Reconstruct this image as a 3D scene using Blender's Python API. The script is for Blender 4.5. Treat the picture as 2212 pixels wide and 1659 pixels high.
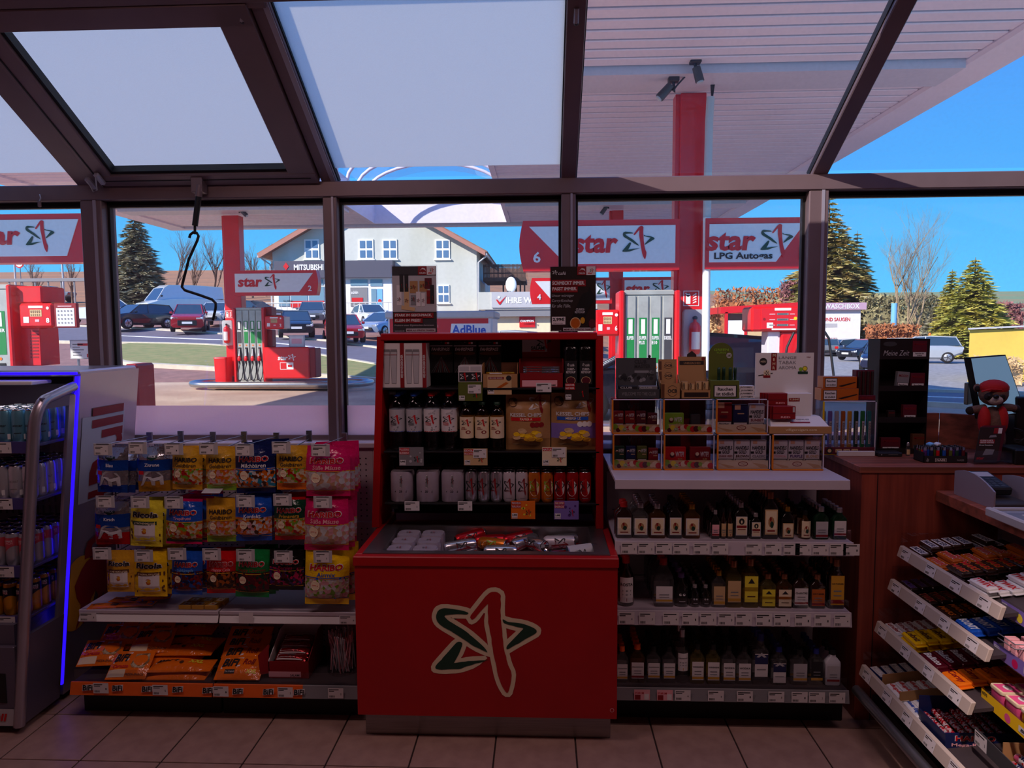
import bpy, bmesh, math, random
from mathutils import Vector, Matrix
random.seed(7)
for o in list(bpy.data.objects): bpy.data.objects.remove(o)
SC = bpy.context.scene
COL = SC.collection
V = Vector
PI = math.pi
# ---------------------------------------------------------------- camera
IW, IH, FPX = 2212,1659,1526.5
PITCH, YAW, ROLL, CZ = 0.07705,0.04248,-0.00597,1.6
_f=V((-math.sin(YAW), math.cos(YAW),0)); _r=V((math.cos(YAW), math.sin(YAW),0)); _u = V((0,0,1))
CF=_f*math.cos(PITCH) - _u*math.sin(PITCH); _u2 = _u*math.cos(PITCH) + _f*math.sin(PITCH)
CR=_r*math.cos(ROLL) + _u2*math.sin(ROLL); CU = _u2*math.cos(ROLL) - _r*math.sin(ROLL)
cam=bpy.data.cameras.new('camera'); camo=bpy.data.objects.new('camera', cam); COL.objects.link(camo)
cam.sensor_width=36; cam.lens=FPX/IW*36; cam.clip_start=0.05; cam.clip_end = 3000
camo.matrix_world = Matrix(((CR.x, CU.x, -CF.x, 0),(CR.y, CU.y, -CF.y, 0),(CR.z, CU.z, -CF.z, CZ),(0,0,0,1)))
SC.camera = camo
# ---------------------------------------------------------------- sky, sun, lamps, exposure
SC.view_settings.view_transform='Standard'; SC.view_settings.look = 'None'
SC.view_settings.gamma=1; SC.view_settings.use_curve_mapping = False
SC.view_settings.exposure = 0.0
wd=bpy.data.worlds.new('sky'); SC.world=wd; wd.use_nodes = True
wn=wd.node_tree.nodes; wl = wd.node_tree.links
bg=wn['Background']; bg.inputs[1].default_value = 1.3
tc=wn.new('ShaderNodeTexCoord'); sx=wn.new('ShaderNodeSeparateXYZ'); rp = wn.new('ShaderNodeValToRGB')
wl.new(tc.outputs['Generated'], sx.inputs[0]); wl.new(sx.outputs[2], rp.inputs[0]); wl.new(rp.outputs[0], bg.inputs[0])
els = rp.color_ramp.elements
els[0].position=0.0; els[0].color = (0.125,0.58,0.92,1)
els[1].position=0.9; els[1].color = (0.06,0.19,0.62,1)
e=els.new(0.16); e.color = (0.08,0.43,0.90,1)
e=els.new(0.42); e.color = (0.068,0.25,0.80,1)
sun=bpy.data.lights.new('sun', 'SUN'); sun.energy=7.0; sun.angle=0.009; sun.color = (1,0.93,0.84)
suno=bpy.data.objects.new('sun', sun); COL.objects.link(suno)
suno.rotation_euler=V((1.6,1.42,-1.32)).to_track_quat('-Z', 'Y').to_euler(); suno.location = (-20,-30,20)
def area_lamp(name, loc, sx_, sy_, power, col, rot=(0,0,0)):
    l=bpy.data.lights.new(name, 'AREA'); l.shape='RECTANGLE'; l.size=sx_; l.size_y=sy_; l.energy=power; l.color = col
    o=bpy.data.objects.new(name, l); COL.objects.link(o); o.location=loc; o.rotation_euler = rot
    return o
area_lamp('added_fill_lamp', (-1.3,1.7,2.795),1.2,0.3,9.5,(1,0.66,0.66))  # unseen fill lamp, added to brighten and redden the dark interior
area_lamp('added_fill_lamp', (1.1,1.7,2.795),1.2,0.3,9.5,(1,0.66,0.66))  # second added fill lamp, also out of view
# ---------------------------------------------------------------- pixel -> place helpers (photo is 2212 x 1659)
def ray(x, y): return CF*FPX + CR*(x-IW/2) - CU*(y-IH/2)
def aY(x, y, Y): d=ray(x, y); d=d*(Y/d.y); d.z += CZ; return d
def aZ(x, y, Z): d=ray(x, y); d=d*((Z-CZ)/d.z); d.z += CZ; return d
def aX(x, y, X): d=ray(x, y); d=d*(X/d.x); d.z += CZ; return d
# ---------------------------------------------------------------- materials
MATS = {}
def lin(c): return tuple(((v/255)/12.92 if v/255 <= 0.04045 else ((v/255+0.055)/1.055)**2.4) for v in c)
def mat(name, col, rough=0.5, metal=0.0, noise=0.0, scale=20.0, bump=0.0, bscale=60.0, emit=0.0, coat=0.0, trans=0.0, stretch=None, col2=None):
    if name in MATS: return MATS[name]
    m=bpy.data.materials.new(name); m.use_nodes = True
    nt=m.node_tree; b = nt.nodes['Principled BSDF']
    c=lin(col); b.inputs['Base Color'].default_value = (*c, 1)
    b.inputs['Roughness'].default_value=rough; b.inputs['Metallic'].default_value = metal
    if coat: b.inputs['Coat Weight'].default_value = coat
    if trans: b.inputs['Transmission Weight'].default_value = trans
    if emit:
        b.inputs['Emission Color'].default_value=(*c, 1); b.inputs['Emission Strength'].default_value = emit
    if noise or bump:
        t=nt.nodes.new('ShaderNodeTexCoord'); mp = nt.nodes.new('ShaderNodeMapping')
        nt.links.new(t.outputs['Object'], mp.inputs[0])
        if stretch: mp.inputs['Scale'].default_value = stretch
    if noise:
        n=nt.nodes.new('ShaderNodeTexNoise'); n.inputs['Scale'].default_value=scale; n.inputs['Detail'].default_value = 4
        nt.links.new(mp.outputs[0], n.inputs['Vector'])
        mx=nt.nodes.new('ShaderNodeMix'); mx.data_type = 'RGBA'
        c2 = lin(col2) if col2 else tuple(v*(1-noise) for v in c)
        c1 = c if col2 else tuple(min(1, v*(1+noise)) for v in c)
        mx.inputs[6].default_value=(*c1,1); mx.inputs[7].default_value = (*c2,1)
        rpn=nt.nodes.new('ShaderNodeValToRGB'); rpn.color_ramp.elements[0].position=.35; rpn.color_ramp.elements[1].position = .65
        nt.links.new(n.outputs[0], rpn.inputs[0]); nt.links.new(rpn.outputs[0], mx.inputs[0]); nt.links.new(mx.outputs[2], b.inputs['Base Color'])
    if bump:
        n2=nt.nodes.new('ShaderNodeTexNoise'); n2.inputs['Scale'].default_value=bscale; n2.inputs['Detail'].default_value = 3
        nt.links.new(mp.outputs[0], n2.inputs['Vector'])
        bp=nt.nodes.new('ShaderNodeBump'); bp.inputs['Strength'].default_value=bump; bp.inputs['Distance'].default_value = 0.01
        nt.links.new(n2.outputs[0], bp.inputs['Height']); nt.links.new(bp.outputs[0], b.inputs['Normal'])
    MATS[name] = m; return m
def glassy(name, tint=(1,1,1), refl=0.9, rough=0.0, ior=1.45, dust_lift=0.0, dust_lift_col=(0.75,0.65,0.72)):
    """thin clear sheet: straight-through light plus fresnel reflection, optional pale film"""
    m=bpy.data.materials.new(name); m.use_nodes=True; nt=m.node_tree; nt.nodes.clear()
    out=nt.nodes.new('ShaderNodeOutputMaterial'); tr=nt.nodes.new('ShaderNodeBsdfTransparent'); gl = nt.nodes.new('ShaderNodeBsdfGlossy')
    tr.inputs[0].default_value=(*tint, 1); gl.inputs['Roughness'].default_value = rough
    fr=nt.nodes.new('ShaderNodeFresnel'); ge=nt.nodes.new('ShaderNodeNewGeometry'); mr = nt.nodes.new('ShaderNodeMapRange')
    mr.inputs[3].default_value=ior; mr.inputs[4].default_value=1/ior; nt.links.new(ge.outputs['Backfacing'], mr.inputs[0]); nt.links.new(mr.outputs[0], fr.inputs[0])
    ml=nt.nodes.new('ShaderNodeMath'); ml.operation='MULTIPLY'; ml.inputs[1].default_value = refl
    nt.links.new(fr.outputs[0], ml.inputs[0])
    mx=nt.nodes.new('ShaderNodeMixShader'); nt.links.new(ml.outputs[0], mx.inputs[0]); nt.links.new(tr.outputs[0], mx.inputs[1]); nt.links.new(gl.outputs[0], mx.inputs[2])
    last = mx
    if dust_lift:
        df=nt.nodes.new('ShaderNodeBsdfDiffuse'); df.inputs[0].default_value = (*dust_lift_col, 1)
        tl=nt.nodes.new('ShaderNodeBsdfTranslucent'); tl.inputs[0].default_value = (*dust_lift_col, 1)
        ad=nt.nodes.new('ShaderNodeMixShader'); nt.links.new(df.outputs[0], ad.inputs[1]); nt.links.new(tl.outputs[0], ad.inputs[2])
        t=nt.nodes.new('ShaderNodeTexCoord'); n=nt.nodes.new('ShaderNodeTexNoise'); n.inputs['Scale'].default_value=70; n.inputs['Detail'].default_value = 5
        nt.links.new(t.outputs['Object'], n.inputs['Vector'])
        r=nt.nodes.new('ShaderNodeMapRange'); r.inputs[1].default_value=.35; r.inputs[2].default_value=.8; r.inputs[3].default_value=dust_lift*.4; r.inputs[4].default_value = dust_lift*1.8
        nt.links.new(n.outputs[0], r.inputs[0])
        m2=nt.nodes.new('ShaderNodeMixShader'); nt.links.new(r.outputs[0], m2.inputs[0]); nt.links.new(mx.outputs[0], m2.inputs[1]); nt.links.new(ad.outputs[0], m2.inputs[2])
        last = m2
    nt.links.new(last.outputs[0], out.inputs[0]); MATS[name] = m; return m
def frosted(name, col, t=0.75, tl_share=0.8, clear=0.0):
    m=bpy.data.materials.new(name); m.use_nodes=True; nt=m.node_tree; nt.nodes.clear()
    out=nt.nodes.new('ShaderNodeOutputMaterial'); df=nt.nodes.new('ShaderNodeBsdfDiffuse'); tl=nt.nodes.new('ShaderNodeBsdfTranslucent'); mx = nt.nodes.new('ShaderNodeMixShader')
    tcn=nt.nodes.new('ShaderNodeTexCoord'); n=nt.nodes.new('ShaderNodeTexNoise'); n.inputs['Scale'].default_value=260; n.inputs['Detail'].default_value = 3
    nt.links.new(tcn.outputs['Object'], n.inputs['Vector'])
    mc=nt.nodes.new('ShaderNodeMix'); mc.data_type='RGBA'; mc.inputs[6].default_value=(*[v*.93 for v in col],1); mc.inputs[7].default_value = (*[min(1, v*1.05) for v in col],1)
    nt.links.new(n.outputs[0], mc.inputs[0]); nt.links.new(mc.outputs[2], tl.inputs[0]); df.inputs[0].default_value = (*col, 1)
    mx.inputs[0].default_value = tl_share
    nt.links.new(df.outputs[0], mx.inputs[1]); nt.links.new(tl.outputs[0], mx.inputs[2])
    last = mx
    if clear:
        tr=nt.nodes.new('ShaderNodeBsdfTransparent'); m2=nt.nodes.new('ShaderNodeMixShader'); m2.inputs[0].default_value = clear
        nt.links.new(mx.outputs[0], m2.inputs[1]); nt.links.new(tr.outputs[0], m2.inputs[2]); last = m2
    nt.links.new(last.outputs[0], out.inputs[0]); MATS[name] = m; return m
P_ = {  # plain print / plastic colours: sRGB, roughness
 'p_white': ((236,236,236),.5), 'p_card': ((225,222,222),.6), 'p_black': ((14,14,15),.45), 'p_ink': ((30,30,34),.6), 'p_grey': ((130,130,134),.5),
 'p_lgrey': ((188,188,192),.5), 'p_dgrey': ((62,62,66),.5), 'p_red': ((205,14,24),.45), 'p_dred': ((140,12,22),.5), 'p_green': ((22,130,62),.5),
 'p_dgreen': ((20,62,44),.5), 'p_olive': ((92,104,36),.5), 'p_lime': ((140,190,50),.5), 'p_yellow': ((250,204,20),.45), 'p_lemon': ((240,225,60),.45),
 'p_gold': ((214,160,40),.4), 'p_orange': ((240,120,24),.45), 'p_kraft': ((176,132,84),.7), 'p_brown': ((92,52,28),.6), 'p_choc': ((52,28,18),.45),
 'p_blue': ((28,84,190),.45), 'p_lblue': ((120,185,235),.45), 'p_navy': ((20,32,84),.45), 'p_cyan': ((40,160,200),.45), 'p_purple': ((82,40,130),.5),
 'p_pink': ((236,90,150),.45), 'p_lpink': ((244,178,186),.5), 'p_magenta': ((208,20,96),.45), 'p_maroon': ((92,14,34),.5), 'p_cream': ((238,222,186),.6),
 'p_tan': ((214,180,130),.6), 'p_teal': ((20,120,120),.5), 'p_amber': ((190,96,24),.4), 'p_silver': ((196,198,204),.3), 'p_skin': ((226,176,140),.6),
 'p_violet': ((130,110,190),.5), 'p_dbrown': ((40,24,20),.5)}
def M(n):
    if n in MATS: return MATS[n]
    c, r=P_[n]; return mat(n, c, r)
# ---------------------------------------------------------------- mesh builder
TEXT = {}
def text_geo(s, bold=0.0, shear=0.0):
    k = (s, bold, shear)
    if k in TEXT: return TEXT[k]
    cu=bpy.data.curves.new('t', 'FONT'); cu.body=s; cu.resolution_u=2; cu.offset=bold; cu.shear = shear
    ob=bpy.data.objects.new('t', cu); me = bpy.data.meshes.new_from_object(ob)
    vs=[v.co.copy() for v in me.vertices]; fs = [tuple(p.vertices) for p in me.polygons]
    bpy.data.objects.remove(ob); bpy.data.curves.remove(cu); bpy.data.meshes.remove(me)
    x0=min(v.x for v in vs); x1=max(v.x for v in vs); y0=min(v.y for v in vs); y1 = max(v.y for v in vs)
    g = ([((v.x-x0)/max(x1-x0,1e-6),(v.y-y0)/max(y1-y0,1e-6)) for v in vs], fs, (x1-x0)/max(y1-y0,1e-6))
    TEXT[k] = g; return g
def plane(o, r, u):
    o, r, u=V(o), V(r).normalized(), V(u).normalized(); n = r.cross(u)
    return lambda a, b, w=0: o + r*a + u*b + n*w
def front(o):   # vertical plane facing the room (-Y)
    return plane(o, (1,0,0),(0,0,1))
def cylf(c, R, a0=0.0):   # cylinder skin facing -Y, u is arc length, v height
    c = V(c)
    def fn(u, v, w=0):
        a = u/R + a0
        return V((c.x + (R+w)*math.sin(a), c.y - (R+w)*math.cos(a), c.z + v))
    return fn
class MB:
    def __init__(s, T=None): s.v=[]; s.f=[]; s.m=[]; s.s=[]; s.T = T
    def add(s, vs, fs, m, smooth=False):
        b=len(s.v); T = s.T
        s.v += [tuple(T @ V(p)) if T else tuple(p) for p in vs]
        for f in fs: s.f.append(tuple(i+b for i in f)); s.m.append(m); s.s.append(smooth)
        return s
    def box(s, x0, x1, y0, y1, z0, z1, m, b=0.0):
        if x0 > x1: x0, x1 = x1, x0
        if y0 > y1: y0, y1 = y1, y0
        if z0 > z1: z0, z1 = z1, z0
        return s.obox(V((x0, y0, z0)), V((x1-x0,0,0)), V((0, y1-y0,0)), V((0,0, z1-z0)), m, b)
    def obox(s, o, a, b, c, m, bv=0.0):
        o, a, b, c = V(o), V(a), V(b), V(c)
        if not bv:
            p = [o, o+a, o+a+b, o+b, o+c, o+a+c, o+a+b+c, o+b+c]
            return s.add(p, [(0,3,2,1),(4,5,6,7),(0,1,5,4),(1,2,6,5),(2,3,7,6),(3,0,4,7)], m)
        L=[a.length, b.length, c.length]; ax=[a/L[0], b/L[1], c/L[2]]; bv = min(bv, *[l*.45 for l in L])
        vs=[]; idx = {}
        for i in (0,1):
            for j in (0,1):
                for k in (0,1):
                    for q in range(3):
                        t = [bv if (i, j, k)[w] == 0 else L[w]-bv for w in range(3)]
                        t[q] = 0 if (i, j, k)[q] == 0 else L[q]
                        idx[i, j, k, q] = len(vs); vs.append(o + ax[0]*t[0] + ax[1]*t[1] + ax[2]*t[2])
        fs = []
        for q in range(3):
            e1, e2 = (q+1) % 3,(q+2) % 3
            for sgn in (0,1):
                cyc = []
                for (p, r) in ((0,0),(1,0),(1,1),(0,1)):
                    t=[0,0,0]; t[q] = sgn; t[e1] = p; t[e2] = r; cyc.append(idx[(*t, q)])
                fs.append(tuple(cyc) if sgn else tuple(reversed(cyc)))
            for p in (0,1):
                for r in (0,1):
                    t0=[0,0,0]; t0[e1] = p; t0[e2] = r; t1=list(t0); t1[q] = 1
                    f = (idx[(*t0, e1)], idx[(*t1, e1)], idx[(*t1, e2)], idx[(*t0, e2)])
                    fs.append(f if (p == r) else tuple(reversed(f)))
        for i in (0,1):
            for j in (0,1):
                for k in (0,1):
                    f=(idx[i, j, k, 0], idx[i, j, k, 1], idx[i, j, k, 2]); fs.append(f if (i+j+k) % 2 else tuple(reversed(f)))
        return s.add(vs, fs, m)
    def quad(s, a, b, c, d, m): return s.add([a, b, c, d],[(0,1,2,3)], m)
    def tube(s, pts, r, m, n=8, cap=True):
        pts=[V(p) for p in pts]; rs = r if isinstance(r, (list, tuple)) else [r]*len(pts)
        vs=[]; fs=[]; prev = None
        for i, p in enumerate(pts):
            t = (pts[min(i+1, len(pts)-1)] - pts[max(i-1,0)]).normalized()
            ref = prev if prev is not None else (V((0,0,1)) if abs(t.z) < .9 else V((1,0,0)))
            x = t.cross(ref).normalized() if prev is None else (prev - t*prev.dot(t)).normalized()
            if prev is None: x = t.cross(ref).normalized()
            prev=x; y = t.cross(x)
            for k in range(n): a=2*PI*k/n; vs.append(p + (x*math.cos(a) + y*math.sin(a))*rs[i])
        for i in range(len(pts)-1):
            for k in range(n): k2=(k+1) % n; fs.append((i*n+k, i*n+k2,(i+1)*n+k2,(i+1)*n+k))
        s.add(vs, fs, m, True)
        if cap: s.add(vs[:n],[tuple(reversed(range(n)))], m); s.add(vs[-n:],[tuple(range(n))], m)
        return s
    def lathe(s, prof, m, c=(0,0,0), n=16, sx=1.0, sy=1.0, axis='z', cap=True, smooth=True):
        """prof: list of (radius, height)"""
        c=V(c); vs=[]; fs = []
        for (r, h) in prof:
            for k in range(n):
                a=2*PI*k/n; q = (r*math.cos(a)*sx, r*math.sin(a)*sy, h)
                if axis == 'y': q = (q[0], q[2],-q[1])
                elif axis == 'x': q = (q[2], q[0], q[1])
                vs.append(c + V(q))
        for i in range(len(prof)-1):
            for k in range(n): k2=(k+1) % n; fs.append((i*n+k, i*n+k2,(i+1)*n+k2,(i+1)*n+k))
        s.add(vs, fs, m, smooth)
        if cap:
            s.add(vs[:n],[tuple(reversed(range(n)))], m); s.add(vs[-n:],[tuple(range(n))], m)
        return s
    def rlathe(s, prof, m, c=(0,0,0), rnd=.35, n=4):
        """rounded-box loft: prof list of (half width, half depth, z)"""
        c=V(c); vs=[]; fs=[]; N = 4*(n+1)
        for (hx, hy, z) in prof:
            r = rnd*min(hx, hy)
            for q, (sx_, sy_) in enumerate(((1,1),(-1,1),(-1,-1),(1,-1))):
                for k in range(n+1):
                    a=PI/2*(q + k/n); vs.append(c + V((sx_*(hx-r) + r*math.cos(a), sy_*(hy-r) + r*math.sin(a), z)))
        for i in range(len(prof)-1):
            for k in range(N): k2=(k+1) % N; fs.append((i*N+k, i*N+k2,(i+1)*N+k2,(i+1)*N+k))
        s.add(vs, fs, m, True); s.add(vs[:N],[tuple(reversed(range(N)))], m); s.add(vs[-N:],[tuple(range(N))], m)
        return s
    def ball(s, c, rx, ry, rz, m, n=12, k=8, R=None):
        vs=[]; fs=[]; c = V(c)
        for i in range(k+1):
            t = PI*i/k
            for j in range(n):
                a=2*PI*j/n; q = V((rx*math.sin(t)*math.cos(a), ry*math.sin(t)*math.sin(a), rz*math.cos(t)))
                vs.append(c + (R @ q if R else q))
        for i in range(k):
            for j in range(n): j2=(j+1) % n; fs.append((i*n+j, (i+1)*n+j, (i+1)*n+j2, i*n+j2))
        return s.add(vs, fs, m, True)
    def rect(s, fn, u0, v0, u1, v1, m, w=.0006, nu=1, nv=1, smooth=False):
        vs = [fn(u0+(u1-u0)*i/nu, v0+(v1-v0)*j/nv, w) for j in range(nv+1) for i in range(nu+1)]
        fs = [(j*(nu+1)+i, j*(nu+1)+i+1,(j+1)*(nu+1)+i+1,(j+1)*(nu+1)+i) for j in range(nv) for i in range(nu)]
        return s.add(vs, fs, m, smooth)
    def poly(s, fn, pts, m, w=.0008):
        """flat print polygon, triangulated"""
        from mathutils.geometry import tessellate_polygon
        tri = tessellate_polygon([[V((p[0], p[1],0)) for p in pts]])
        ar = sum(pts[i-1][0]*pts[i][1]-pts[i][0]*pts[i-1][1] for i in range(len(pts)))
        fs = []
        for t in tri:
            a, b, c = [pts[i] for i in t]
            cr = (b[0]-a[0])*(c[1]-a[1]) - (b[1]-a[1])*(c[0]-a[0])
            fs.append(tuple(t) if cr > 0 else tuple(reversed(t)))
        return s.add([fn(p[0], p[1], w) for p in pts], fs, m)
    def disc(s, fn, u, v, r, m, w=.0008, n=20, ry=None):
        ry = ry or r
        return s.add([fn(u+r*math.cos(2*PI*k/n), v+ry*math.sin(2*PI*k/n), w) for k in range(n)],[tuple(range(n))], m)
    def text(s, fn, t, u, v, w_, h, m, lift=.0012, bold=.012, shear=0.0, rot=0.0):
        """lettering stretched to fill the box (u, v, w_, h); rot turns it a quarter up"""
        vs, fs, asp = text_geo(t, bold, shear)
        if rot: q = [fn(u + h*(1-y), v + w_*x, lift) for x, y in vs]
        else: q = [fn(u + w_*x, v + h*y, lift) for x, y in vs]
        return s.add(q, fs, m)
    def textf(s, fn, t, u, v, w_, h, m, lift=.0012, bold=.012, shear=0.0, center=True):
        """lettering of height h kept in proportion, no wider than w_"""
        a=text_geo(t, bold, shear)[2]; ww=min(w_, a*h); hh = ww/a
        uu = u + (w_-ww)/2 if center else u
        return s.text(fn, t, uu, v+(h-hh)/2, ww, hh, m, lift, bold, shear)
    def extr(s, pts, fn, d, m, w0=0.0):
        """prism from 2d outline pts along the frame normal by d"""
        n=len(pts); vs = [fn(p[0], p[1], w0) for p in pts] + [fn(p[0], p[1], w0+d) for p in pts]
        ar = sum(pts[i-1][0]*pts[i][1]-pts[i][0]*pts[i-1][1] for i in range(n))
        fl = (ar > 0) == (d > 0)
        fs = [tuple(range(n)) if not fl else tuple(reversed(range(n))), tuple(range(n, 2*n)) if fl else tuple(reversed(range(n, 2*n)))]
        for i in range(n):
            j=(i+1) % n; q=(i, j, j+n, i+n); fs.append(q if fl else tuple(reversed(q)))
        return s.add(vs, fs, m)
    def build(s, name, parent=None, **kw):
        me = bpy.data.meshes.new(name)
        off = wloc(parent) if parent else V((0,0,0))
        loc = V(kw.pop('loc', (0,0,0)))
        if kw.pop('local', False): off = V((0,0,0))
        elif not parent: off = loc
        me.from_pydata([(p[0]-off.x, p[1]-off.y, p[2]-off.z) for p in s.v],[], s.f)
        names = []
        for m in s.m:
            if m not in names: names.append(m)
        for n in names: me.materials.append(M(n))
        idx = {n: i for i, n in enumerate(names)}
        me.polygons.foreach_set('material_index', [idx[m] for m in s.m])
        me.polygons.foreach_set('use_smooth', s.s); me.update()
        o=bpy.data.objects.new(name, me); COL.objects.link(o)
        if parent: o.parent = parent
        else: o.location = loc
        tag(o, **kw); return o
def tag(o, label=None, cat=None, group=None, kind=None):
    if label: o['label'] = label
    if cat: o['category'] = cat
    if group: o['group'] = group
    if kind: o['kind'] = kind
    return o
def wloc(o):
    p = V((0,0,0))
    while o: p=p + o.location; o = o.parent
    return p
def thing(name, label=None, cat=None, loc=(0,0,0), group=None, kind=None, rz=0.0):
    o=bpy.data.objects.new(name, None); COL.objects.link(o); o.location=loc; o.rotation_euler=(0,0, rz); o.empty_display_size = .05
    return tag(o, label, cat, group, kind)
def dup(root, loc, rot=None, label=None, group=None, scale=None):
    def cp(o, par):
        c=o.copy(); COL.objects.link(c); c.parent = par
        for ch in o.children: cp(ch, c)
        return c
    r=cp(root, None); r.location = loc
    if rot is not None: r.rotation_euler = rot
    if scale: r.scale = scale
    tag(r, label, group=group); return r
def sharp(o, ang=40):
    for p in o.data.polygons: p.use_smooth = True
    o.data.set_sharp_from_angle(angle=math.radians(ang)); return o
# brush-stroke star emblem, traced in a unit box (x right, y up, 0..1)
STAR_RED = [(.352,.735),(.500,.925),(.545,.965),(.600,.968),(.640,.940),(.633,.800),(.640,.700),(.650,.560),(.672,.400),(.700,.290),(.735,.215),(.725,.120),(.700,.030),(.680,.030),(.640,.095),(.610,.180),(.580,.330),(.560,.450),(.545,.560),(.520,.680),(.522,.860),(.400,.720),(.370,.705)]
STAR_G1 = [(.345,.770),(.290,.790),(.110,.812),(.060,.790),(.040,.735),(.050,.690),(.080,.655),(.240,.560),(.400,.455),(.500,.410),(.515,.402),(.490,.445),(.420,.510),(.340,.580),(.150,.700),(.110,.745),(.200,.755),(.330,.755)]
STAR_G2 = [(.650,.720),(.700,.690),(.850,.672),(.935,.640),(.965,.615),(.960,.590),(.900,.555),(.770,.480),(.690,.430),(.685,.455),(.700,.480),(.850,.635),(.780,.645),(.660,.680)]
STAR_G3 = [(.235,.500),(.270,.500),(.285,.480),(.250,.390),(.200,.300),(.330,.322),(.540,.335),(.400,.300),(.250,.245),(.080,.235),(.030,.245),(.028,.265),(.100,.350)]
def star(b, fn, u, v, w, h, red='p_red', green='p_dgreen', lift=.0014):
    for pts, m in ((STAR_G1, green),(STAR_G2, green),(STAR_G3, green),(STAR_RED, red)):
        b.poly(fn, [(u+w*x, v+h*y) for x, y in pts], m, lift + (.0002 if m == red else 0))
def outline(pts, d):
    """grown copy of an outline"""
    n=len(pts); ar=sum(pts[i-1][0]*pts[i][1]-pts[i][0]*pts[i-1][1] for i in range(n)); sg = 1 if ar > 0 else -1
    out = []
    for i in range(n):
        a, p, c = V(pts[i-1]), V(pts[i]), V(pts[(i+1) % n])
        n1=V(((p-a).y, -(p-a).x)).normalized()*sg; n2 = V(((c-p).y, -(c-p).x)).normalized()*sg
        k=(n1+n2); l = k.length
        k = k/l if l > .3 else n1
        out.append(tuple(p + k*d/max(.55, k.dot(n1))))
    return out
def tagcard(b, fn, u, v, w, h, lift=.0008):
    """white price ticket with small print, price and barcode"""
    b.rect(fn, u, v, u+w, v+h, 'p_card', lift)
    b.rect(fn, u+w*.06, v+h*.80, u+w*random.uniform(.6,.85), v+h*.88, 'p_ink', lift+.0004)
    b.rect(fn, u+w*.06, v+h*.66, u+w*random.uniform(.3,.5), v+h*.73, 'p_ink', lift+.0004)
    b.text(fn, random.choice('12345'), u+w*.80, v+h*.34, w*.07, h*.18, 'p_ink', lift+.0004)
    x = u+w*.08
    while x < u+w*.42:
        q=w*random.uniform(.012,.03); b.rect(fn, x, v+h*.08, x+q, v+h*.28, 'p_ink', lift+.0004); x += q + w*random.uniform(.012,.025)
# ================================================================ STRUCTURE
mat('grout', (58,44,42),.9, noise=.2, scale=40)
mat('tile', (178,146,134),.38, noise=.10, scale=14, bump=.02, bscale=300, col2=(162,130,120))
mat('floor_far', (140,120,108),.5, noise=.1)
mat('alu', (128,108,110),.42,.35, noise=.04, scale=8)
mat('alu_light', (176,172,184),.35,.3)
mat('rubber', (10,9,12),.6)
mat('plaster', (196,150,146),.8, noise=.05, scale=6)
mat('ceiling_paint', (150,84,84),.8, noise=.05, scale=6)
mat('sill_white', (206,200,214),.4, noise=.03)
glassy('pane_glass', (.97,.97,.985),1.0, dust_lift=.028)
glassy('roof_glass', (.95,.93,.965),.4, dust_lift=.02, dust_lift_col=(.72,.62,.74))
frosted('frost_roof', (1.0,.97,.86), tl_share=.95)
frosted('frost_band', (1.0,.74,.78), tl_share=.92, clear=.18)
def PX(b, x0, y0, x1, y1, Y, d, m, bv=0.0):
    """box whose front face at depth Y fills the pixel rectangle"""
    xm, ym = (x0+x1)/2,(y0+y1)/2
    l, r, t, bt = aY(x0, ym, Y).x, aY(x1, ym, Y).x, aY(xm, y0, Y).z, aY(xm, y1, Y).z
    return b.box(l, r, Y, Y+d, bt, t, m, bv)
def PXB(x0, y0, x1, y1, Y):
    xm, ym = (x0+x1)/2,(y0+y1)/2
    return aY(x0, ym, Y).x, aY(x1, ym, Y).x, aY(xm, y1, Y).z, aY(xm, y0, Y).z
def pr(b, x0, y0, x1, y1, Y, m, w=.004):
    l, r, bt, t=PXB(x0, y0, x1, y1, Y); b.rect(front((0, Y, 0)), l, bt, r, t, m, w)
def ptx(b, s, x0, y0, x1, y1, Y, m, w=.006, bold=.012, shear=0.0):
    l, r, bt, t=PXB(x0, y0, x1, y1, Y); b.text(front((0, Y, 0)), s, l, bt, r-l, t-bt, m, w, bold, shear)
def pst(b, x0, y0, x1, y1, Y, w=.006, red='p_red', green='p_dgreen'):
    l, r, bt, t=PXB(x0, y0, x1, y1, Y); star(b, front((0, Y, 0)), l, bt, r-l, t-bt, red, green, w)
# floor: grout bed with single tiles
b=MB(); b.box(-3.4,3.4,-4,3.55,-.2,-.006, 'grout')
floor = b.build('floor', kind='structure', label='beige square floor tiles with dark joints', loc=(0,0,0))
TS=.31; b=MB(); b.box(-TS/2+.003, TS/2-.003,-TS/2+.003, TS/2-.003,-.006,0, 'tile', .0015)
tile0=b.build('tile', floor, local=True); first = True
for i in range(-6,10):
    for j in range(-5,2):
        x, y = -1.114 + TS*(i+.5) + .0,2.771 + TS*(j+.5)
        if first: t=tile0; first = False
        else: t=tile0.copy(); COL.objects.link(t); t.parent = floor
        t.location = (x, y, 0)
b = MB()
for (x0, x1, y0, y1) in ((-3.4,3.4,-4,1.221),(-3.4,-2.974,1.221,3.39),(1.986,3.4,1.221,3.39)): b.box(x0, x1, y0, y1,-.006,-.0002, 'floor_far')
b.build('floor_margin', floor, kind='stuff')
b=MB(); b.box(-3.4,3.4,3.42,3.56,0,1.03, 'plaster'); b.build('wall_front', kind='structure', label='low wall below the shop windows')
b=MB(); b.box(-3.55,-3.4,-4,3.56,-.2,2.35, 'plaster'); b.box(-3.55,-3.4,-4,2.5,2.35,2.80, 'plaster'); b.build('wall_left', kind='structure')
b=MB(); b.box(3.4,3.55,-4,3.56,-.2,2.35, 'plaster'); b.box(3.4,3.55,-4,2.5,2.35,2.80, 'plaster'); b.build('wall_right', kind='structure')
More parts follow.
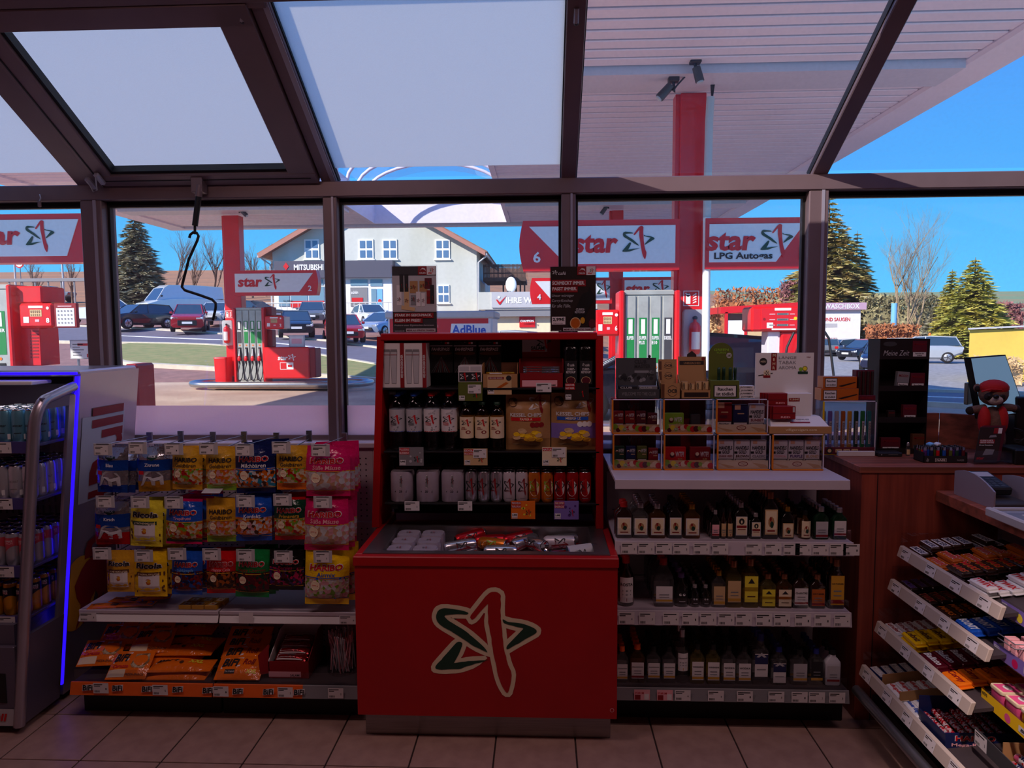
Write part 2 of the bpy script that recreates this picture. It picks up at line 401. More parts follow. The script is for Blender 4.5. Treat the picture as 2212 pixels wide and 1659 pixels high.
b=MB(); b.box(-3.55,3.55,-4.15,-4,-.2,2.80, 'plaster'); b.build('wall_rear', kind='structure')
b=MB(); b.box(-3.55,3.55,-4.15,2.36,2.80,2.87, 'ceiling_paint'); b.build('ceiling', kind='structure')
b=MB(); b.box(-3.4,3.4,3.33,3.6,1.03,1.062, 'sill_white', .006); b.build('trim_1', kind='structure', label='white window sill board')
# window frames: posts, beam, sloped rafters
MX = [-3.33,-2.17,-1.005,.127,1.28,2.42,3.33]
YW = 3.40
for i, x in enumerate(MX):
    b=MB(); hw = .052 if i == 1 else (.045 if i == 4 else .034)
    b.box(x-hw, x+hw, YW-.03, YW+.09,1.062,2.232, 'alu', .004)
    b.box(x-hw-.012, x+hw+.012, YW+.02, YW+.05,1.062,2.232, 'rubber')
    b.box(x+hw*.25, x+hw*.55, YW-.034, YW-.03,1.062,2.232, 'alu_light')
    b.build('trim_%d' % (i+2), kind='structure', label='grey aluminium window post')
b=MB(); b.box(-3.4,3.4, YW-.035, YW+.09,2.232,2.305, 'alu', .004); b.box(-3.4,3.4, YW+.02, YW+.05,2.222,2.315, 'rubber')
b.build('trim_9', kind='structure', label='grey aluminium cross beam under the sloped glazing')
CS, SN = .865,.502
TV, NV = V((0,-CS, SN)), V((0,-SN, -CS))       # up the slope, inward normal
def RF(x, s, n=0.0): return V((x, YW-.012,2.292)) + TV*s + NV*n
def rbar(b, x0, x1, s0, s1, n0, n1, m, bv=0.0):
    b.obox(RF(x0, s0, n0), V((x1-x0,0,0)), TV*(s1-s0), NV*(n1-n0), m, bv)
SL = 1.10
for i, x in enumerate(MX):
    b=MB(); hw = .06 if i == 1 else .036
    rbar(b, x-hw, x+hw, -.02, SL, -.052,.0, 'alu', .004)
    rbar(b, x+hw-.012, x+hw+.004,-.02, SL, -.05,-.02, 'rubber'); rbar(b, x-hw-.004, x-hw+.012,-.02, SL, -.05,-.02, 'rubber')
    if i == 2: rbar(b, x+hw*.3, x+hw*.9,.0, SL, -.002,.003, 'alu_light')
    b.build('trim_%d' % (i+10), kind='structure', label='grey aluminium sloped rafter')
b=MB(); rbar(b, -3.4,3.4,.955,1.20,-.05,.02, 'alu', .004); rbar(b, -3.4,-.98,.93,.96,-.05,.012, 'alu'); b.build('trim_17', kind='structure', label='aluminium header at the top of the sloped glazing')
# panes
for i in range(6):
    x0, x1 = MX[i]+.03, MX[i+1]-.03
    w = thing('window_%d' % (i+1), kind='structure', loc=(x0, YW, 1.06))
    b=MB(); b.box(x0, x1, YW+.03, YW+.036,1.062,2.24, 'pane_glass'); b.build('pane', w)
    b=MB(); b.box(x0, x1, YW+.015, YW+.055,1.062,1.085, 'alu'); b.box(x0, x1, YW+.022, YW+.05,2.205,2.232, 'rubber'); b.build('gasket', w)
    b=MB(); b.box(x0, x1, YW+.024, YW+.028,1.085,1.232 if i < 3 else 1.10, 'frost_band'); b.build('privacy_film', w)
for i in range(6):
    x0, x1 = MX[i]+.03, MX[i+1]-.03
    w = thing('window_%d' % (i+7), kind='structure', loc=(x0, YW, 2.3))
    b=MB(); rbar(b, x0, x1,0, SL, -.045,-.04, 'roof_glass'); b.build('pane', w)
    if i in (0,1,2):
        s0 = .06 if i == 1 else .075
        b=MB(); rbar(b, x0, x1, s0, SL, -.036,-.034, 'frost_roof'); b.build('frosted_film', w)
    if i == 1:   # opening vent sash
        b=MB(); a0, a1 = x0+.03, x1-.01
        for q in ((a0, a0+.095,.03,.95),(a1-.13, a1,.03,.95)): rbar(b, *q, -.03,.018, 'alu', .004)
        rbar(b, a0, a1,.03,.10,-.03,.02, 'alu', .004); rbar(b, a0, a1,.86,.95,-.03,.018, 'alu', .004)
        rbar(b, a0+.095, a0+.11,.10,.86,-.03,.006, 'rubber'); rbar(b, a0+.1, a1-.13,.10,.117,-.03,.006, 'rubber')
        rbar(b, a0+.02, a0+.026,.03,.95,.018,.021, 'rubber'); rbar(b, a0+.03, a1-.03,.066,.070,.02,.022, 'rubber')
        b.build('vent_sash', w)
        b=MB(); rbar(b, a0-.03, a0-.005,.03,.10,.018,.04, 'alu_light', .006); rbar(b, a0+.03, a0+.055,.06,.13,.018,.04, 'alu_light', .006)
        b.tube([RF(a0-.015,.09,.04), RF(a0-.02,.03,.05), RF(a0+.01,.05,.055), RF(a0+.04,.12,.04)],.003, 'p_lgrey', 6)
        b.build('contact_sensor', w)
# small sprinkler-like pegs on rafters
for (x, s) in ((-1.085,.93),(.127,.89)):
    b=MB(); b.tube([RF(x, s, 0), RF(x, s-.05,.012)],.010, 'alu_light', 8); b.ball(RF(x, s-.05,.012),.010,.010,.010, 'p_dgrey', 8,6)
    b.build('rafter_peg', label='small grey peg on the %s rafter' % ('frosted vent' if x < 0 else 'middle'), cat='peg', loc=RF(x, s, 0))
# vent crank hanging from the sash
cr = thing('vent_crank', 'black bent crank rod hanging from the roof vent sash', 'crank', loc=aY(430,400,3.33))
b=MB(); b.box(*[aY(418,400,3.33).x, aY(442,400,3.33).x],3.30,3.36, aY(430,418,3.33).z, aY(430,385,3.33).z, 'alu', .004); b.ball(aY(432,384,3.32),.012,.012,.012, 'alu_light', 10,6); b.build('gearbox', cr)
b=MB(); b.tube([aY(432,400,3.31), aY(429,425,3.31)],.016, 'alu', 10); b.tube([aY(429,425,3.31), aY(421,488,3.31)],.0135, 'rubber', 10); b.build('socket', cr)
b=MB(); b.tube([aY(*p, 3.31) for p in ((409,514),(411,507),(417,502),(425,503),(429,510),(426,520),(408,560),(395,610),(393,620),(399,627),(430,637),(458,647),(466,655),(466,665),(460,692))],.0065, 'rubber', 8)
b.tube([aY(421,486,3.31), aY(421,506,3.31)],.006, 'rubber', 6); b.build('crank_rod', cr)
# small hook on the left beam
b=MB(); b.tube([aY(86,420,3.36), aY(88,428,3.35), aY(85,436,3.355)],.003, 'alu_light', 6); b.box(aY(82,440,3.355).x, aY(88,440,3.355).x, 3.35,3.362, aY(85,447,3.355).z, aY(85,434,3.355).z, 'alu', .002)
b.build('beam_hook', label='tiny metal hook hanging from the window beam', cat='hook', loc=aY(86,436,3.355))
# ================================================================ GROUND OUTSIDE
def sm(a, b_, x): t=max(0, min(1,(x-a)/(b_-a))); return t*t*(3-2*t)
PROF = [(-50,0),(21,0),(27,.42),(33,.93),(40,1.36),(44,1.86),(55,2.6),(70,4.0),(120,9.5),(200,19),(320,24),(700,20)]
PRR = [(-50,0),(14,0),(24,-.35),(36,-.62),(47,-.75),(70,-.85),(110,1.0),(200,9),(320,17.5),(700,14)]
def interp(pf, y):
    for (a, za),(c, zc) in zip(pf, pf[1:]):
        if y <= c: return za + (zc-za)*(y-a)/(c-a)
    return pf[-1][1]
def GH(x, y):
    w = 1 - sm(-16,9, x)*(1 if True else 0)
    if y > 60: w = 1 - sm(-16,9 + (y-60)*.4, x)
    return interp(PROF, y)*w + interp(PRR, y)*(1-w)
def ground_strip(name, poly_lo, poly_hi, m, dz, n=24, k=6, skirt=.25, label=None):
    """surface between two polylines (near edge, far edge), following the terrain; a thin slab"""
    def samp(pl, t):
        L = [0]
        for p, q in zip(pl, pl[1:]): L.append(L[-1] + math.dist(p, q))
        d = t*L[-1]
        for i in range(len(pl)-1):
            if d <= L[i+1]+1e-9:
                f=(d-L[i])/(L[i+1]-L[i]); return (pl[i][0]+(pl[i+1][0]-pl[i][0])*f, pl[i][1]+(pl[i+1][1]-pl[i][1])*f)
        return pl[-1]
    vs=[]; fs = []
    for j in range(k+1):
        for i in range(n+1):
            a, c=samp(poly_lo, i/n), samp(poly_hi, i/n); t = j/k
            x, y=a[0]+(c[0]-a[0])*t, a[1]+(c[1]-a[1])*t; vs.append((x, y, GH(x, y)+dz))
    for j in range(k):
        for i in range(n): q=j*(n+1)+i; fs.append((q, q+1, q+n+2, q+n+1))
    b=MB(); b.add(vs, fs, m, True)
    N=len(vs); edge = [i for i in range(n+1)] + [j*(n+1)+n for j in range(1, k+1)] + [k*(n+1)+i for i in range(n-1,-1,-1)] + [j*(n+1) for j in range(k-1,0,-1)]
    ev=[vs[i] for i in edge] + [(vs[i][0], vs[i][1], vs[i][2]-skirt) for i in edge]; E_ = len(edge)
    b.add(ev, [(i+E_, (i+1) % E_+E_, (i+1) % E_, i) for i in range(E_)], m)
    return b.build(name, kind='structure', label=label)
mat('concrete', (206,182,158),.85, noise=.10, scale=.35, bump=.05, bscale=4, col2=(172,142,122))
mat('asphalt', (112,108,122),.85, noise=.08, scale=3)
mat('gravel', (150,148,148),.9, noise=.25, scale=5)
mat('grass', (132,140,84),.95, noise=.3, scale=2.2, bump=.5, bscale=30, col2=(158,150,98))
mat('brick_paving', (150,112,104),.9, noise=.15, scale=3)
mat('kerb', (206,196,176),.85, noise=.08, scale=4)
mat('field', (182,128,88),.95, noise=.22, scale=.12, stretch=(.3,3,1), col2=(150,112,84))
mat('meadow', (120,150,110),.95, noise=.2, scale=.05, col2=(150,140,100))
mat('snow', (226,232,242),.8)
# wide terrain sheet
xs = [-260,-180,-120,-80,-60,-45,-35,-28,-22,-16,-11,-6,-2,2,6,10,15,20,28,38,55,80,120,190,300]
ys = [3.62,8,14,21,24,27,30,33,36.5,40,44,49,55,62,75,95,120,160,200,260,330,420]
b=MB(); vs=[(x, y, GH(x, y)-.04) for y in ys for x in xs]; nx = len(xs)
for j in range(len(ys)-1):
    for i in range(nx-1):
        cx, cy = (xs[i]+xs[i+1])/2,(ys[j]+ys[j+1])/2
        m = 'field' if (cy > 62 and cx < 60) else ('meadow' if cy > 62 else 'brick_paving' if cx < 9 else 'gravel')
        q=j*nx+i; b.add([vs[q], vs[q+1], vs[q+nx+1], vs[q+nx]],[(0,1,2,3)], m)
b.build('ground', kind='structure', label='brown field and paved ground rising beyond the forecourt')
ground_strip('forecourt', [(-13.0,3.6),(13,3.6)],[(-12.5,21.5),(10,23.5)], 'concrete', .0,14,10, label='pale concrete forecourt of the filling station')
KF = [(-60,55),(-30,45),(-19,40.5),(-10.5,36.5),(-3,31.5),(4,26),(11.3,19.2),(24,6)]
KN = [(-60,46),(-27,36),(-17,33.5),(-9.3,30.2),(-3,25),(2.5,20),(8.5,14.5),(19,3.8)]
ground_strip('road', KN, KF, 'asphalt', .02,40,4, label='grey asphalt road crossing behind the pumps')
ground_strip('grass_verge', [(-20.2,30.6),(-15.5,26.2),(-12.5,25.4),(-8.5,24.2),(-4.2,22.6)],[(-20.3,34.2),(-17,33.2),(-13,31.6),(-9.3,29.9),(-3.6,25.2)], 'grass', .06,16,4, label='frosty grass verge beside the road')
for (nm, pl, off) in (('kerb_far', KF, .45),('kerb_near', KN, -.3)):
    lo=pl; hi = [(x, y+off) for x, y in pl]
    if off < 0: lo, hi = hi, lo
    ground_strip(nm, lo, hi, 'kerb', .10,40,1, label='pale kerb stones along the road')
ground_strip('verge_kerb', [(-20.5,30.6),(-15.6,25.95),(-12.5,25.1),(-8.5,23.9),(-4.2,22.3)],[(-20.2,30.6),(-15.5,26.2),(-12.5,25.4),(-8.5,24.2),(-4.2,22.6)], 'kerb', .09,16,1, label='pale kerb around the grass verge')
ground_strip('road_line', [(-27,41.0),(-19,37.1),(-15.6,35.6)],[(-27,41.25),(-19,37.35),(-15.6,35.85)], 'p_white', .04,8,1,.02, label='white centre line on the road')
ground_strip('road_line', [(-13.5,34.6),(-9.6,32.6)],[(-13.5,34.85),(-9.6,32.85)], 'p_white', .04,8,1,.02, label='white centre line on the road')
ground_strip('road_line', [(9.2,17.7),(11.2,15.6)],[(9.32,17.82),(11.32,15.72)], 'p_white', .04,4,1,.02, label='white centre line on the road')
# ================================================================ CANOPY
ZC = 5.0
cl, crt, yf, yn = aZ(355,490, ZC).x, aZ(1740,385, ZC).x, 23.3,7.2
mat('canopy_white', (236,222,234),.5, noise=.04, scale=.6)
mat('canopy_dark', (36,30,38),.6)
glassy('dome_glass', (.86,.93,1),.5)
can = thing('canopy', 'large white corrugated forecourt roof with a barrel skylight on red columns', 'canopy', loc=((cl+crt)/2,(yf+yn)/2, ZC))
sk0, sk1, skn, skf = aZ(818,487, ZC).x, aZ(1097,487, ZC).x, 7.6,22.6
b=MB(); b.box(cl, crt, yn, yn+.35, ZC-.05, ZC+.75, 'canopy_white'); b.box(cl, crt, yf-.3, yf, ZC-.06, ZC+.75, 'canopy_white')
b.box(cl, cl+.6, yn+.35, yf-.3, ZC-.05, ZC+.75, 'canopy_white'); b.box(crt-.6, crt, yn+.35, yf-.3, ZC-.05, ZC+.75, 'canopy_white', .04)
b.box(cl+.6, sk0-.12, yn+.35, yf-.3, ZC+.10, ZC+.2, 'canopy_dark'); b.box(sk1+.12, crt-.6, yn+.35, yf-.3, ZC+.10, ZC+.2, 'canopy_dark'); b.box(sk0-.12, sk1+.12, yn+.35, skn-.12, ZC+.10, ZC+.2, 'canopy_dark'); b.box(sk0-.12, sk1+.12, skf+.1, yf-.3, ZC+.1, ZC+.2, 'canopy_dark')
b.build('roof_deck', can)
b=MB(); b.box(sk0-.12, sk0, skn, skf, ZC-.02, ZC+.75, 'canopy_white'); b.box(sk1, sk1+.12, skn, skf, ZC-.02, ZC+.75, 'canopy_white'); b.box(sk0-.12, sk1+.12, skf, skf+.1, ZC-.02, ZC+.62, 'canopy_white'); b.box(sk0-.12, sk1+.12, skn-.12, skn, ZC-.02, ZC+.75, 'canopy_white')
b.build('skylight_curb', can)
cx, hw = (sk0+sk1)/2,(sk1-sk0)/2
def arc(y, z0=ZC+.7, h=.9, n=16): return [V((cx-hw*math.cos(PI*i/n), y, z0+h*math.sin(PI*i/n))) for i in range(n+1)]
b=MB(); A0, A1 = arc(skn), arc(skf)
for i in range(16): b.quad(A0[i], A0[i+1], A1[i+1], A1[i], 'dome_glass')
b.build('skylight_dome', can)
yy = skn+.2
while yy < skf: b=MB(); b.tube(arc(yy),.05, 'canopy_white', 6); b.build('skylight_rib', can); yy += 1.06
beams = [(9.55,10.25),(19.3,20.0)]
for (y0, y1) in beams:
    for (a, c) in ((cl+.6, sk0-.12),(sk1+.12, crt-.6)): b=MB(); b.box(a, c, y0, y1, ZC-.10, ZC+.12, 'sill_white'); b.build('cross_beam', can)
pit=.283; meshes = {}
def lamella(a, c, y):
    k = round(c-a, 3)
    if k not in meshes:
        q=MB(); q.box(-(c-a)/2,(c-a)/2,.028, pit-.028,-.0,.06, 'canopy_white', .012); o=q.build('panel', can, local=True); meshes[k] = o
    else: o=meshes[k].copy(); COL.objects.link(o); o.parent = can
    o.location = V(((a+c)/2, y, ZC)) - can.location
y = yn+.35
while y < yf-.3-pit:
    if not any(y+pit > p and y < q for p, q in beams):
        if y+pit > skn-.12 and y < skf+.1: lamella(cl+.6, sk0-.12, y); lamella(sk1+.12, crt-.6, y)
        else: lamella(cl+.6, sk1+.12+(crt-.6-sk1-.12), y)
    y += pit
# ================================================================ PUMPS, SIGNS, COLUMNS
mat('pump_red', (214,16,22),.38, noise=.03, scale=3, coat=.2)
mat('pump_steel', (176,178,172),.4,.25, noise=.08, scale=6)
mat('sign_white', (222,222,230),.45)
mat('steel', (170,172,178),.3,.9, noise=.05, scale=10)
mat('chrome', (200,202,208),.15,1.0)
mat('black_plastic', (20,20,22),.45)
mat('rubber_hose', (22,22,24),.5)
glassy('cover_glass', (.9,.92,.94),1.0,.05)
def sign_panel(name, label, x0, y0, x1, y1, Y, num, left, group=None, lpg=False, txt=(0,0,0,0), st=(0,0,0,0), tri=0):
    """banner sign: red bowed shell, white face with slanted end, wording and emblem"""
    l, r, bt, t=PXB(x0, y0, x1, y1, Y); h = t-bt
    s = thing(name, label, 'sign', loc=((l+r)/2, Y+.15, bt), group=group)
    n=8; bow = .10*h
    if left: pts = [(r, bt),(r, t)] + [(l+bow*.2-bow*math.sin(PI*i/n)*.8, t-h*i/n) for i in range(n+1)]
    else: pts = [(l, t),(l, bt)] + [(r-bow*.2+bow*math.sin(PI*i/n)*.8, bt+h*i/n) for i in range(n+1)]
    b=MB(); b.extr(pts, front((0, Y, 0)),-.28, 'pump_red'); b.build('shell', s)
    a, c = bt+h*.13, t-h*.12
    if left: q = [(l+h*tri, a),(r-.06, a),(r-.06, c),(l+h*.14, c)]
    else: q = [(l+.05, a),(r-h*tri, a),(r-h*.14, c),(l+.05, c)]
    b=MB(); b.extr(q, front((0, Y, 0)),.012, 'sign_white'); b.build('face_panel', s)
    b = MB()
    if num: nx=l+h*.22 if left else r-h*.35; b.text(front((0, Y, 0)), num, nx, bt+h*.16, h*.15, h*.22, 'sign_white', .02,.02)
    ptx(b, 'star', *txt, Y, 'p_red', .02,.035,.1); pst(b, *st, Y, .02)
    if lpg: ptx(b, 'LPG Autogas', *lpg, Y, 'p_ink', .02,.03)
    b.build('lettering', s); return s
def pump(label, f, Y, num, prods, disp, group='fuel pumps'):
    """f: pixel box of the steel face; disp: pixel box of the red display"""
    l, r, bt, t=PXB(f[0], f[1], f[2], f[3], Y); bt=.14; w = r-l
    p = thing('fuel_pump', label, 'fuel pump', loc=((l+r)/2, Y+.2, bt), group=group)
    b=MB(); b.box(l, r, Y+.02, Y+.42, bt, t, 'pump_steel', .02)
    b.box(l, r, Y+.0, Y+.025, t-.07, t-.01, 'pump_steel', .01); b.build('cabinet', p)
    for (a, c) in ((l-.075, l),(r, r+.075)): b=MB(); b.box(a, c, Y-.06, Y+.45, bt, t-.01, 'pump_red', .02); b.build('side_post', p)
    n = len(prods)
    for i, (col, lines) in enumerate(prods):
        a, c=l+w*i/n, l+w*(i+1)/n; k = c-a
        b=MB(); b.box(a+.012, c-.012, Y-.004, Y+.02, bt+.08, t-.08, 'pump_steel', .008); b.build('column_panel', p)
        b=MB(); fn=front((0, Y-.004,0)); z1=t-.38; z0 = z1-.62
        b.rect(fn, a+k*.2, z0, c-k*.2, z1, col, .004); b.rect(fn, a+k*.34, z1-.22, c-k*.34, z1-.02, 'p_white', .007)
        for q, tx in enumerate(lines): b.text(fn, tx, a+k*.2, z1-.30-q*.065, k*.58*(1 if len(tx) > 4 else .75),.05, 'p_white', .008,.03)
        b.disc(fn, (a+c)/2, z0-.06,.022, 'p_orange', .006); b.build('grade_label', p)
        b=MB(); b.box(a+k*.25, c-k*.25, Y-.012, Y+.05, z0-.50, z0-.12, 'black_plastic', .01); b.build('holster', p)
        nz=MB(); m_ = (a+c)/2
        nz.tube([V((m_-.01, Y-.02, z0-.16)), V((m_, Y-.05, z0-.28)), V((m_, Y-.07, z0-.36))],[.014,.018,.03], 'p_lgrey', 8)
        nz.ball((m_, Y-.08, z0-.44),.055,.03,.085, 'p_red', 10,6); nz.tube([V((m_, Y-.08, z0-.5)), V((m_+.01, Y-.06, z0-.6))],[.03,.018], 'black_plastic', 8)
        nz.build('nozzle', p)
        hs=MB(); hs.tube([V((m_+.01, Y-.06, z0-.58)), V((m_-.03, Y-.14, z0-.85)), V((m_-.02, Y-.17, max(.25, z0-1.15))), V((m_+.04, Y-.15,.2)), V((m_+.07, Y-.08,.30)), V((m_+.075, Y-.02, z0-.8)), V((m_+.075, Y-.01, z0-.5))],.014, 'rubber_hose', 6)
        hs.build('hose', p)
    dl, dr, db, dt=PXB(*disp, Y-.05); fn=front((0, Y-.05,0)); dw, dh = dr-dl, dt-db
    b=MB(); b.box(dl, dr, Y-.05, Y+.3, db, dt, 'pump_red', .03)
    b.rect(fn, dl+dw*.3, db+dh*.8, dl+dw*.72, db+dh*.9, 'p_white', .003); b.rect(fn, dl+dw*.34, db+dh*.46, dl+dw*.68, db+dh*.74, 'p_tan', .003)
    for q in range(5): b.text(fn, '0', dl+dw*(.36+.06*q), db+dh*.6, dw*.04, dh*.11, 'p_brown', .005); b.text(fn, '0', dl+dw*(.36+.06*q), db+dh*.48, dw*.035, dh*.08, 'p_brown', .005)
    b.disc(fn, dl+dw*.86, db+dh*.8, dh*.06, 'p_white', .004); b.rect(fn, dl+dw*.48, db+dh*.24, dl+dw*.6, db+dh*.34, 'p_lpink', .004)
    b.rect(fn, dl+dw*.14, db+dh*.2, dl+dw*.3, db+dh*.45, 'p_white', .004)
    if num: b.text(fn, num, dl+dw*.8, db+dh*.2, dw*.1, dh*.2, 'p_white', .005,.03)
    b.build('display', p)
    return p
G, K = 'p_green', 'p_dgrey'
def column(label, x0, x1, Y, group):
    l, r, _, _=PXB(x0,400, x1,500, Y); c = thing('canopy_column', label, 'column', loc=((l+r)/2, Y+.15,.12), group=group)
    b=MB(); b.box(l, r, Y, Y+.34,.12, ZC-.10, 'pump_red', .01); b.build('shaft', c)
    b=MB(); b.box(l-.06, l+.02, Y+.06, Y+.28,.12, ZC-.10, 'pump_red', .004); b.build('flange', c)
    b=MB(); b.box(l-.02, r+.02, Y-.02, Y+.36,.12,.30, 'steel', .01); b.build('foot', c); return c
def island(label, x0, x1, Y, ym):
    l, r=aY(x0, ym, Y).x, aY(x1, ym, Y).x; i = thing('pump_island', label, 'kerb', loc=((l+r)/2, Y+.3,0))
    b=MB(); b.box(l, r, Y-.45, Y+.95,0,.12, 'concrete', .03); b.build('plinth', i)
    b=MB(); ring = []
    for k in range(9): a=PI/2+PI*k/8; ring.append(V((l+.02+.7*math.cos(a), Y+.25+.72*math.sin(a),.12)))
    ring += [V((r-.02-.7*math.cos(PI/2+PI*k/8), Y+.25-.72*math.sin(PI/2+PI*k/8)*1,.12)) for k in range(9)]
    b.tube(ring+[ring[0]],.085, 'steel', 8); b.build('guard_rail', i); return i
def extinguisher(label, x0, y0, x1, y1, Y):
    l, r, bt, t=PXB(x0, y0, x1, y1, Y); w=r-l; h=t-bt; e = thing('fire_extinguisher_box', label, 'extinguisher', loc=((l+r)/2, Y, bt))
    b=MB(); b.rlathe([(w*.46,.05,0),(w*.5,.06,.04),(w*.5,.06, h-.04),(w*.44,.05, h)], 'p_lgrey', ((l+r)/2, Y-.02, bt),.5); b.build('case_back', e)
    b=MB(); cx_=(l+r)/2; b.lathe([(w*.2,0),(w*.26,.03),(w*.26, h*.55),(w*.2, h*.62),(w*.07, h*.66),(w*.07, h*.7)], 'pump_red', (cx_, Y-.12, bt+h*.1),14)
    b.ball((cx_, Y-.12, bt+h*.83), w*.12, w*.1,.03, 'black_plastic', 8,6); b.rect(cylf((cx_, Y-.12, bt), w*.262),-w*.2, h*.2, w*.2, h*.55, 'p_white', .003,6); b.build('extinguisher', e)
    b=MB(); b.rlathe([(w*.5,.10,0),(w*.53,.12,.03),(w*.53,.12, h-.03),(w*.48,.10, h)], 'cover_glass', (cx_, Y-.11, bt),.55); b.build('clear_cover', e); return e
def firesign(b, x0, y0, x1, y1, Y):
    l, r, bt, t=PXB(x0, y0, x1, y1, Y); w, h=r-l, t-bt; fn = front((0, Y, 0))
    b.rect(fn, l, bt, r, t, 'p_white', .003); b.rect(fn, l+w*.05, bt+h*.05, r-w*.05, t-h*.05, 'p_red', .005)
    b.rect(fn, l+w*.16, bt+h*.14, l+w*.45, bt+h*.72, 'p_white', .007); b.disc(fn, l+w*.3, bt+h*.74, w*.13, 'p_white', .007); b.rect(fn, l+w*.12, bt+h*.80, l+w*.4, bt+h*.86, 'p_white', .007)
    for k in range(4): b.poly(fn, [(l+w*.58, bt+h*(.16+.16*k)),(l+w*.85, bt+h*(.26+.17*k)),(l+w*.8, bt+h*(.34+.17*k)),(l+w*.62, bt+h*(.24+.16*k))], 'p_white', .007)
Y1, Y2 = 9.8,19.6
S4 = [(G, ['SUPER']),(G, ['SUPER', 'PLUS']),(G, ['SUPER', 'E10']),(K, ['DIESEL'])]
# --- near row, right: pump 6
island('low steel-railed island under the pump beside the number six sign', 1250,1560, Y1,900)
column('thick red canopy column carrying the number six and gas signs', 1468,1523, Y1+.5, 'red canopy columns')
pump('four-hose fuel pump with red display below the number six sign', (1348,626,1456,900), Y1, '6', S4,(1285,669,1339,726))
extinguisher('fire extinguisher in clear case on the thick column by the four-hose pump', 1473,669,1521,775, Y1+.45)
b=MB(); firesign(b, 1476,628,1510,661, Y1+.495); b.build('fire_sign', label='red fire extinguisher pictogram sign on the thick column', cat='sign', loc=aY(1493,644, Y1+.495))
sign_panel('brand_banner', 'wide red and white banner numbered six left of the thick red column', 1128,475,1468,584, Y1+.12, '6', True, 'pump banners', txt=(1238,507,1335,547), st=(1342,486,1416,562), tri=.88)
sign_panel('gas_banner', 'red and white gas banner with black second line on the thick column', 1524,470,1752,580, Y1+.12, None, False, 'pump banners', lpg=(1542,545,1668,564), txt=(1525,502,1632,542), st=(1640,482,1715,558), tri=.68)
b=MB(); l, r, bt, t=PXB(1726,534,1760,562, Y1+.12); b.rect(front((0, Y1+.12,0)), l, bt, r, t, 'sign_white', .02); b.build('banner_patch', bpy.data.objects['gas_banner'])
b=MB(); b.tube([aY(1527,470, Y1+.2)*1.0, aY(1532,260, Y1+.2), aY(1535,210, Y1+.2)],.055, 'p_lgrey', 8); b.tube([aY(1524,800, Y1+.2), aY(1527,470, Y1+.2)],.055, 'p_white', 8)
for dx in (-6,2,10): b.tube([aY(1538,215, Y1+.2), aY(1540+dx, 132, Y1+.2)],.012, 'black_plastic', 5)
b.build('drain_pipe', label='grey drain pipe with cables rising beside the thick red column', cat='pipe', loc=(aY(1526,800, Y1+.2).x, Y1+.2,.9))
# LPG dispenser on the right
g = thing('gas_dispenser', 'red gas dispenser with three display windows under the gas banner', 'fuel pump', loc=(aY(1690,700, Y1).x, Y1+.2,0))
Yg=10.4; l, r, bt, t=PXB(1623,662,1760,716, Yg); fn=front((0, Yg, 0)); w, h = r-l, t-bt
b=MB(); b.box(l, r, Yg, Yg+.5, bt, t, 'pump_red', .03); b.build('display_head', g)
b=MB(); b.box(l+w*.15, r-w*.05, Yg-.012, Yg, bt+h*.08, t-h*.06, 'pump_red', .008); b.build('front_panel', g)
b=MB(); fn = front((0, Yg-.012,0))
for k in range(3): b.rect(fn, l+w*.40, bt+h*(.22+.22*k), l+w*.58, bt+h*(.30+.22*k), 'p_grey', .004); b.text(fn, '00000', l+w*.41, bt+h*(.235+.22*k), w*.15, h*.05, 'p_ink', .006); b.rect(fn, l+w*.28, bt+h*(.24+.22*k), l+w*.37, bt+h*(.27+.22*k), 'p_lpink', .004); b.rect(fn, l+w*.60, bt+h*(.24+.22*k), l+w*.68, bt+h*(.27+.22*k), 'p_lpink', .004)
b.rect(fn, l+w*.36, bt+h*.84, l+w*.62, bt+h*.94, 'p_white', .004); b.rect(fn, l+w*.24, bt+h*.14, l+w*.34, bt+h*.36, 'p_white', .004); b.rect(fn, l+w*.32, bt+h*.06, l+w*.7, bt+h*.12, 'p_white', .004); b.disc(fn, l+w*.69, bt+h*.52, h*.07, 'p_yellow', .005); b.disc(fn, l+w*.2, bt+h*.5, h*.05, 'p_dred', .005)
for k in range(4): b.disc(fn, l+w*.80, bt+h*(.3+.17*k), h*.06, 'p_white', .005)
b.build('display_windows', g)
b=MB(); b.box(l+w*.5, r-w*.02, Yg+.05, Yg+.45,0, bt, 'pump_red', .02); b.box(l+w*.3, l+w*.5, Yg+.1, Yg+.4,0, bt, 'sign_white', .01); b.build('stand', g)
for pts in (((1715,718),(1700,750),(1694,790),(1700,850)),((1742,716),(1730,745),(1722,790),(1720,840)),((1778,712),(1790,730),(1796,770),(1801,812),(1805,850))):
    b=MB(); b.tube([aY(*p, Yg-.1) for p in pts],.018, 'rubber_hose', 7); b.build('hose', g)
# --- near row, left: pump 8
island('low island under the pump with the big white eight', -140,205, Y1,900)
p8 = pump('fuel pump with the big white eight on its red display', (-70,614,25,900), Y1, '8', [(G, ['SUPER'])]*2,(40,655,114,708))
b=MB(); PX(b, 26,618,90,655, Y1+.05,.5, 'pump_red', .02); PX(b, 42,708,88,790, Y1+.1,.4, 'pump_red', .01)
for k in range(9): pr(b, 66,714+k*7,84,717+k*7, Y1+.1, 'p_dred', .004)
b.build('service_cabinet', p8)
b=MB(); PX(b, 116,655,166,708, Y1-.02,.06, 'p_dred', .01); fn=front((0, Y1-.02,0)); l, r, bt, t=PXB(116,655,166,708, Y1-.02); w, h = r-l, t-bt
b.rect(fn, l+w*.12, bt+h*.06, r-w*.1, t-h*.2, 'sign_white', .004)
for i in range(5):
    for j in range(4): b.disc(fn, l+w*(.22+.14*i), bt+h*(.2+.16*j), w*.04, 'p_grey', .006,8)
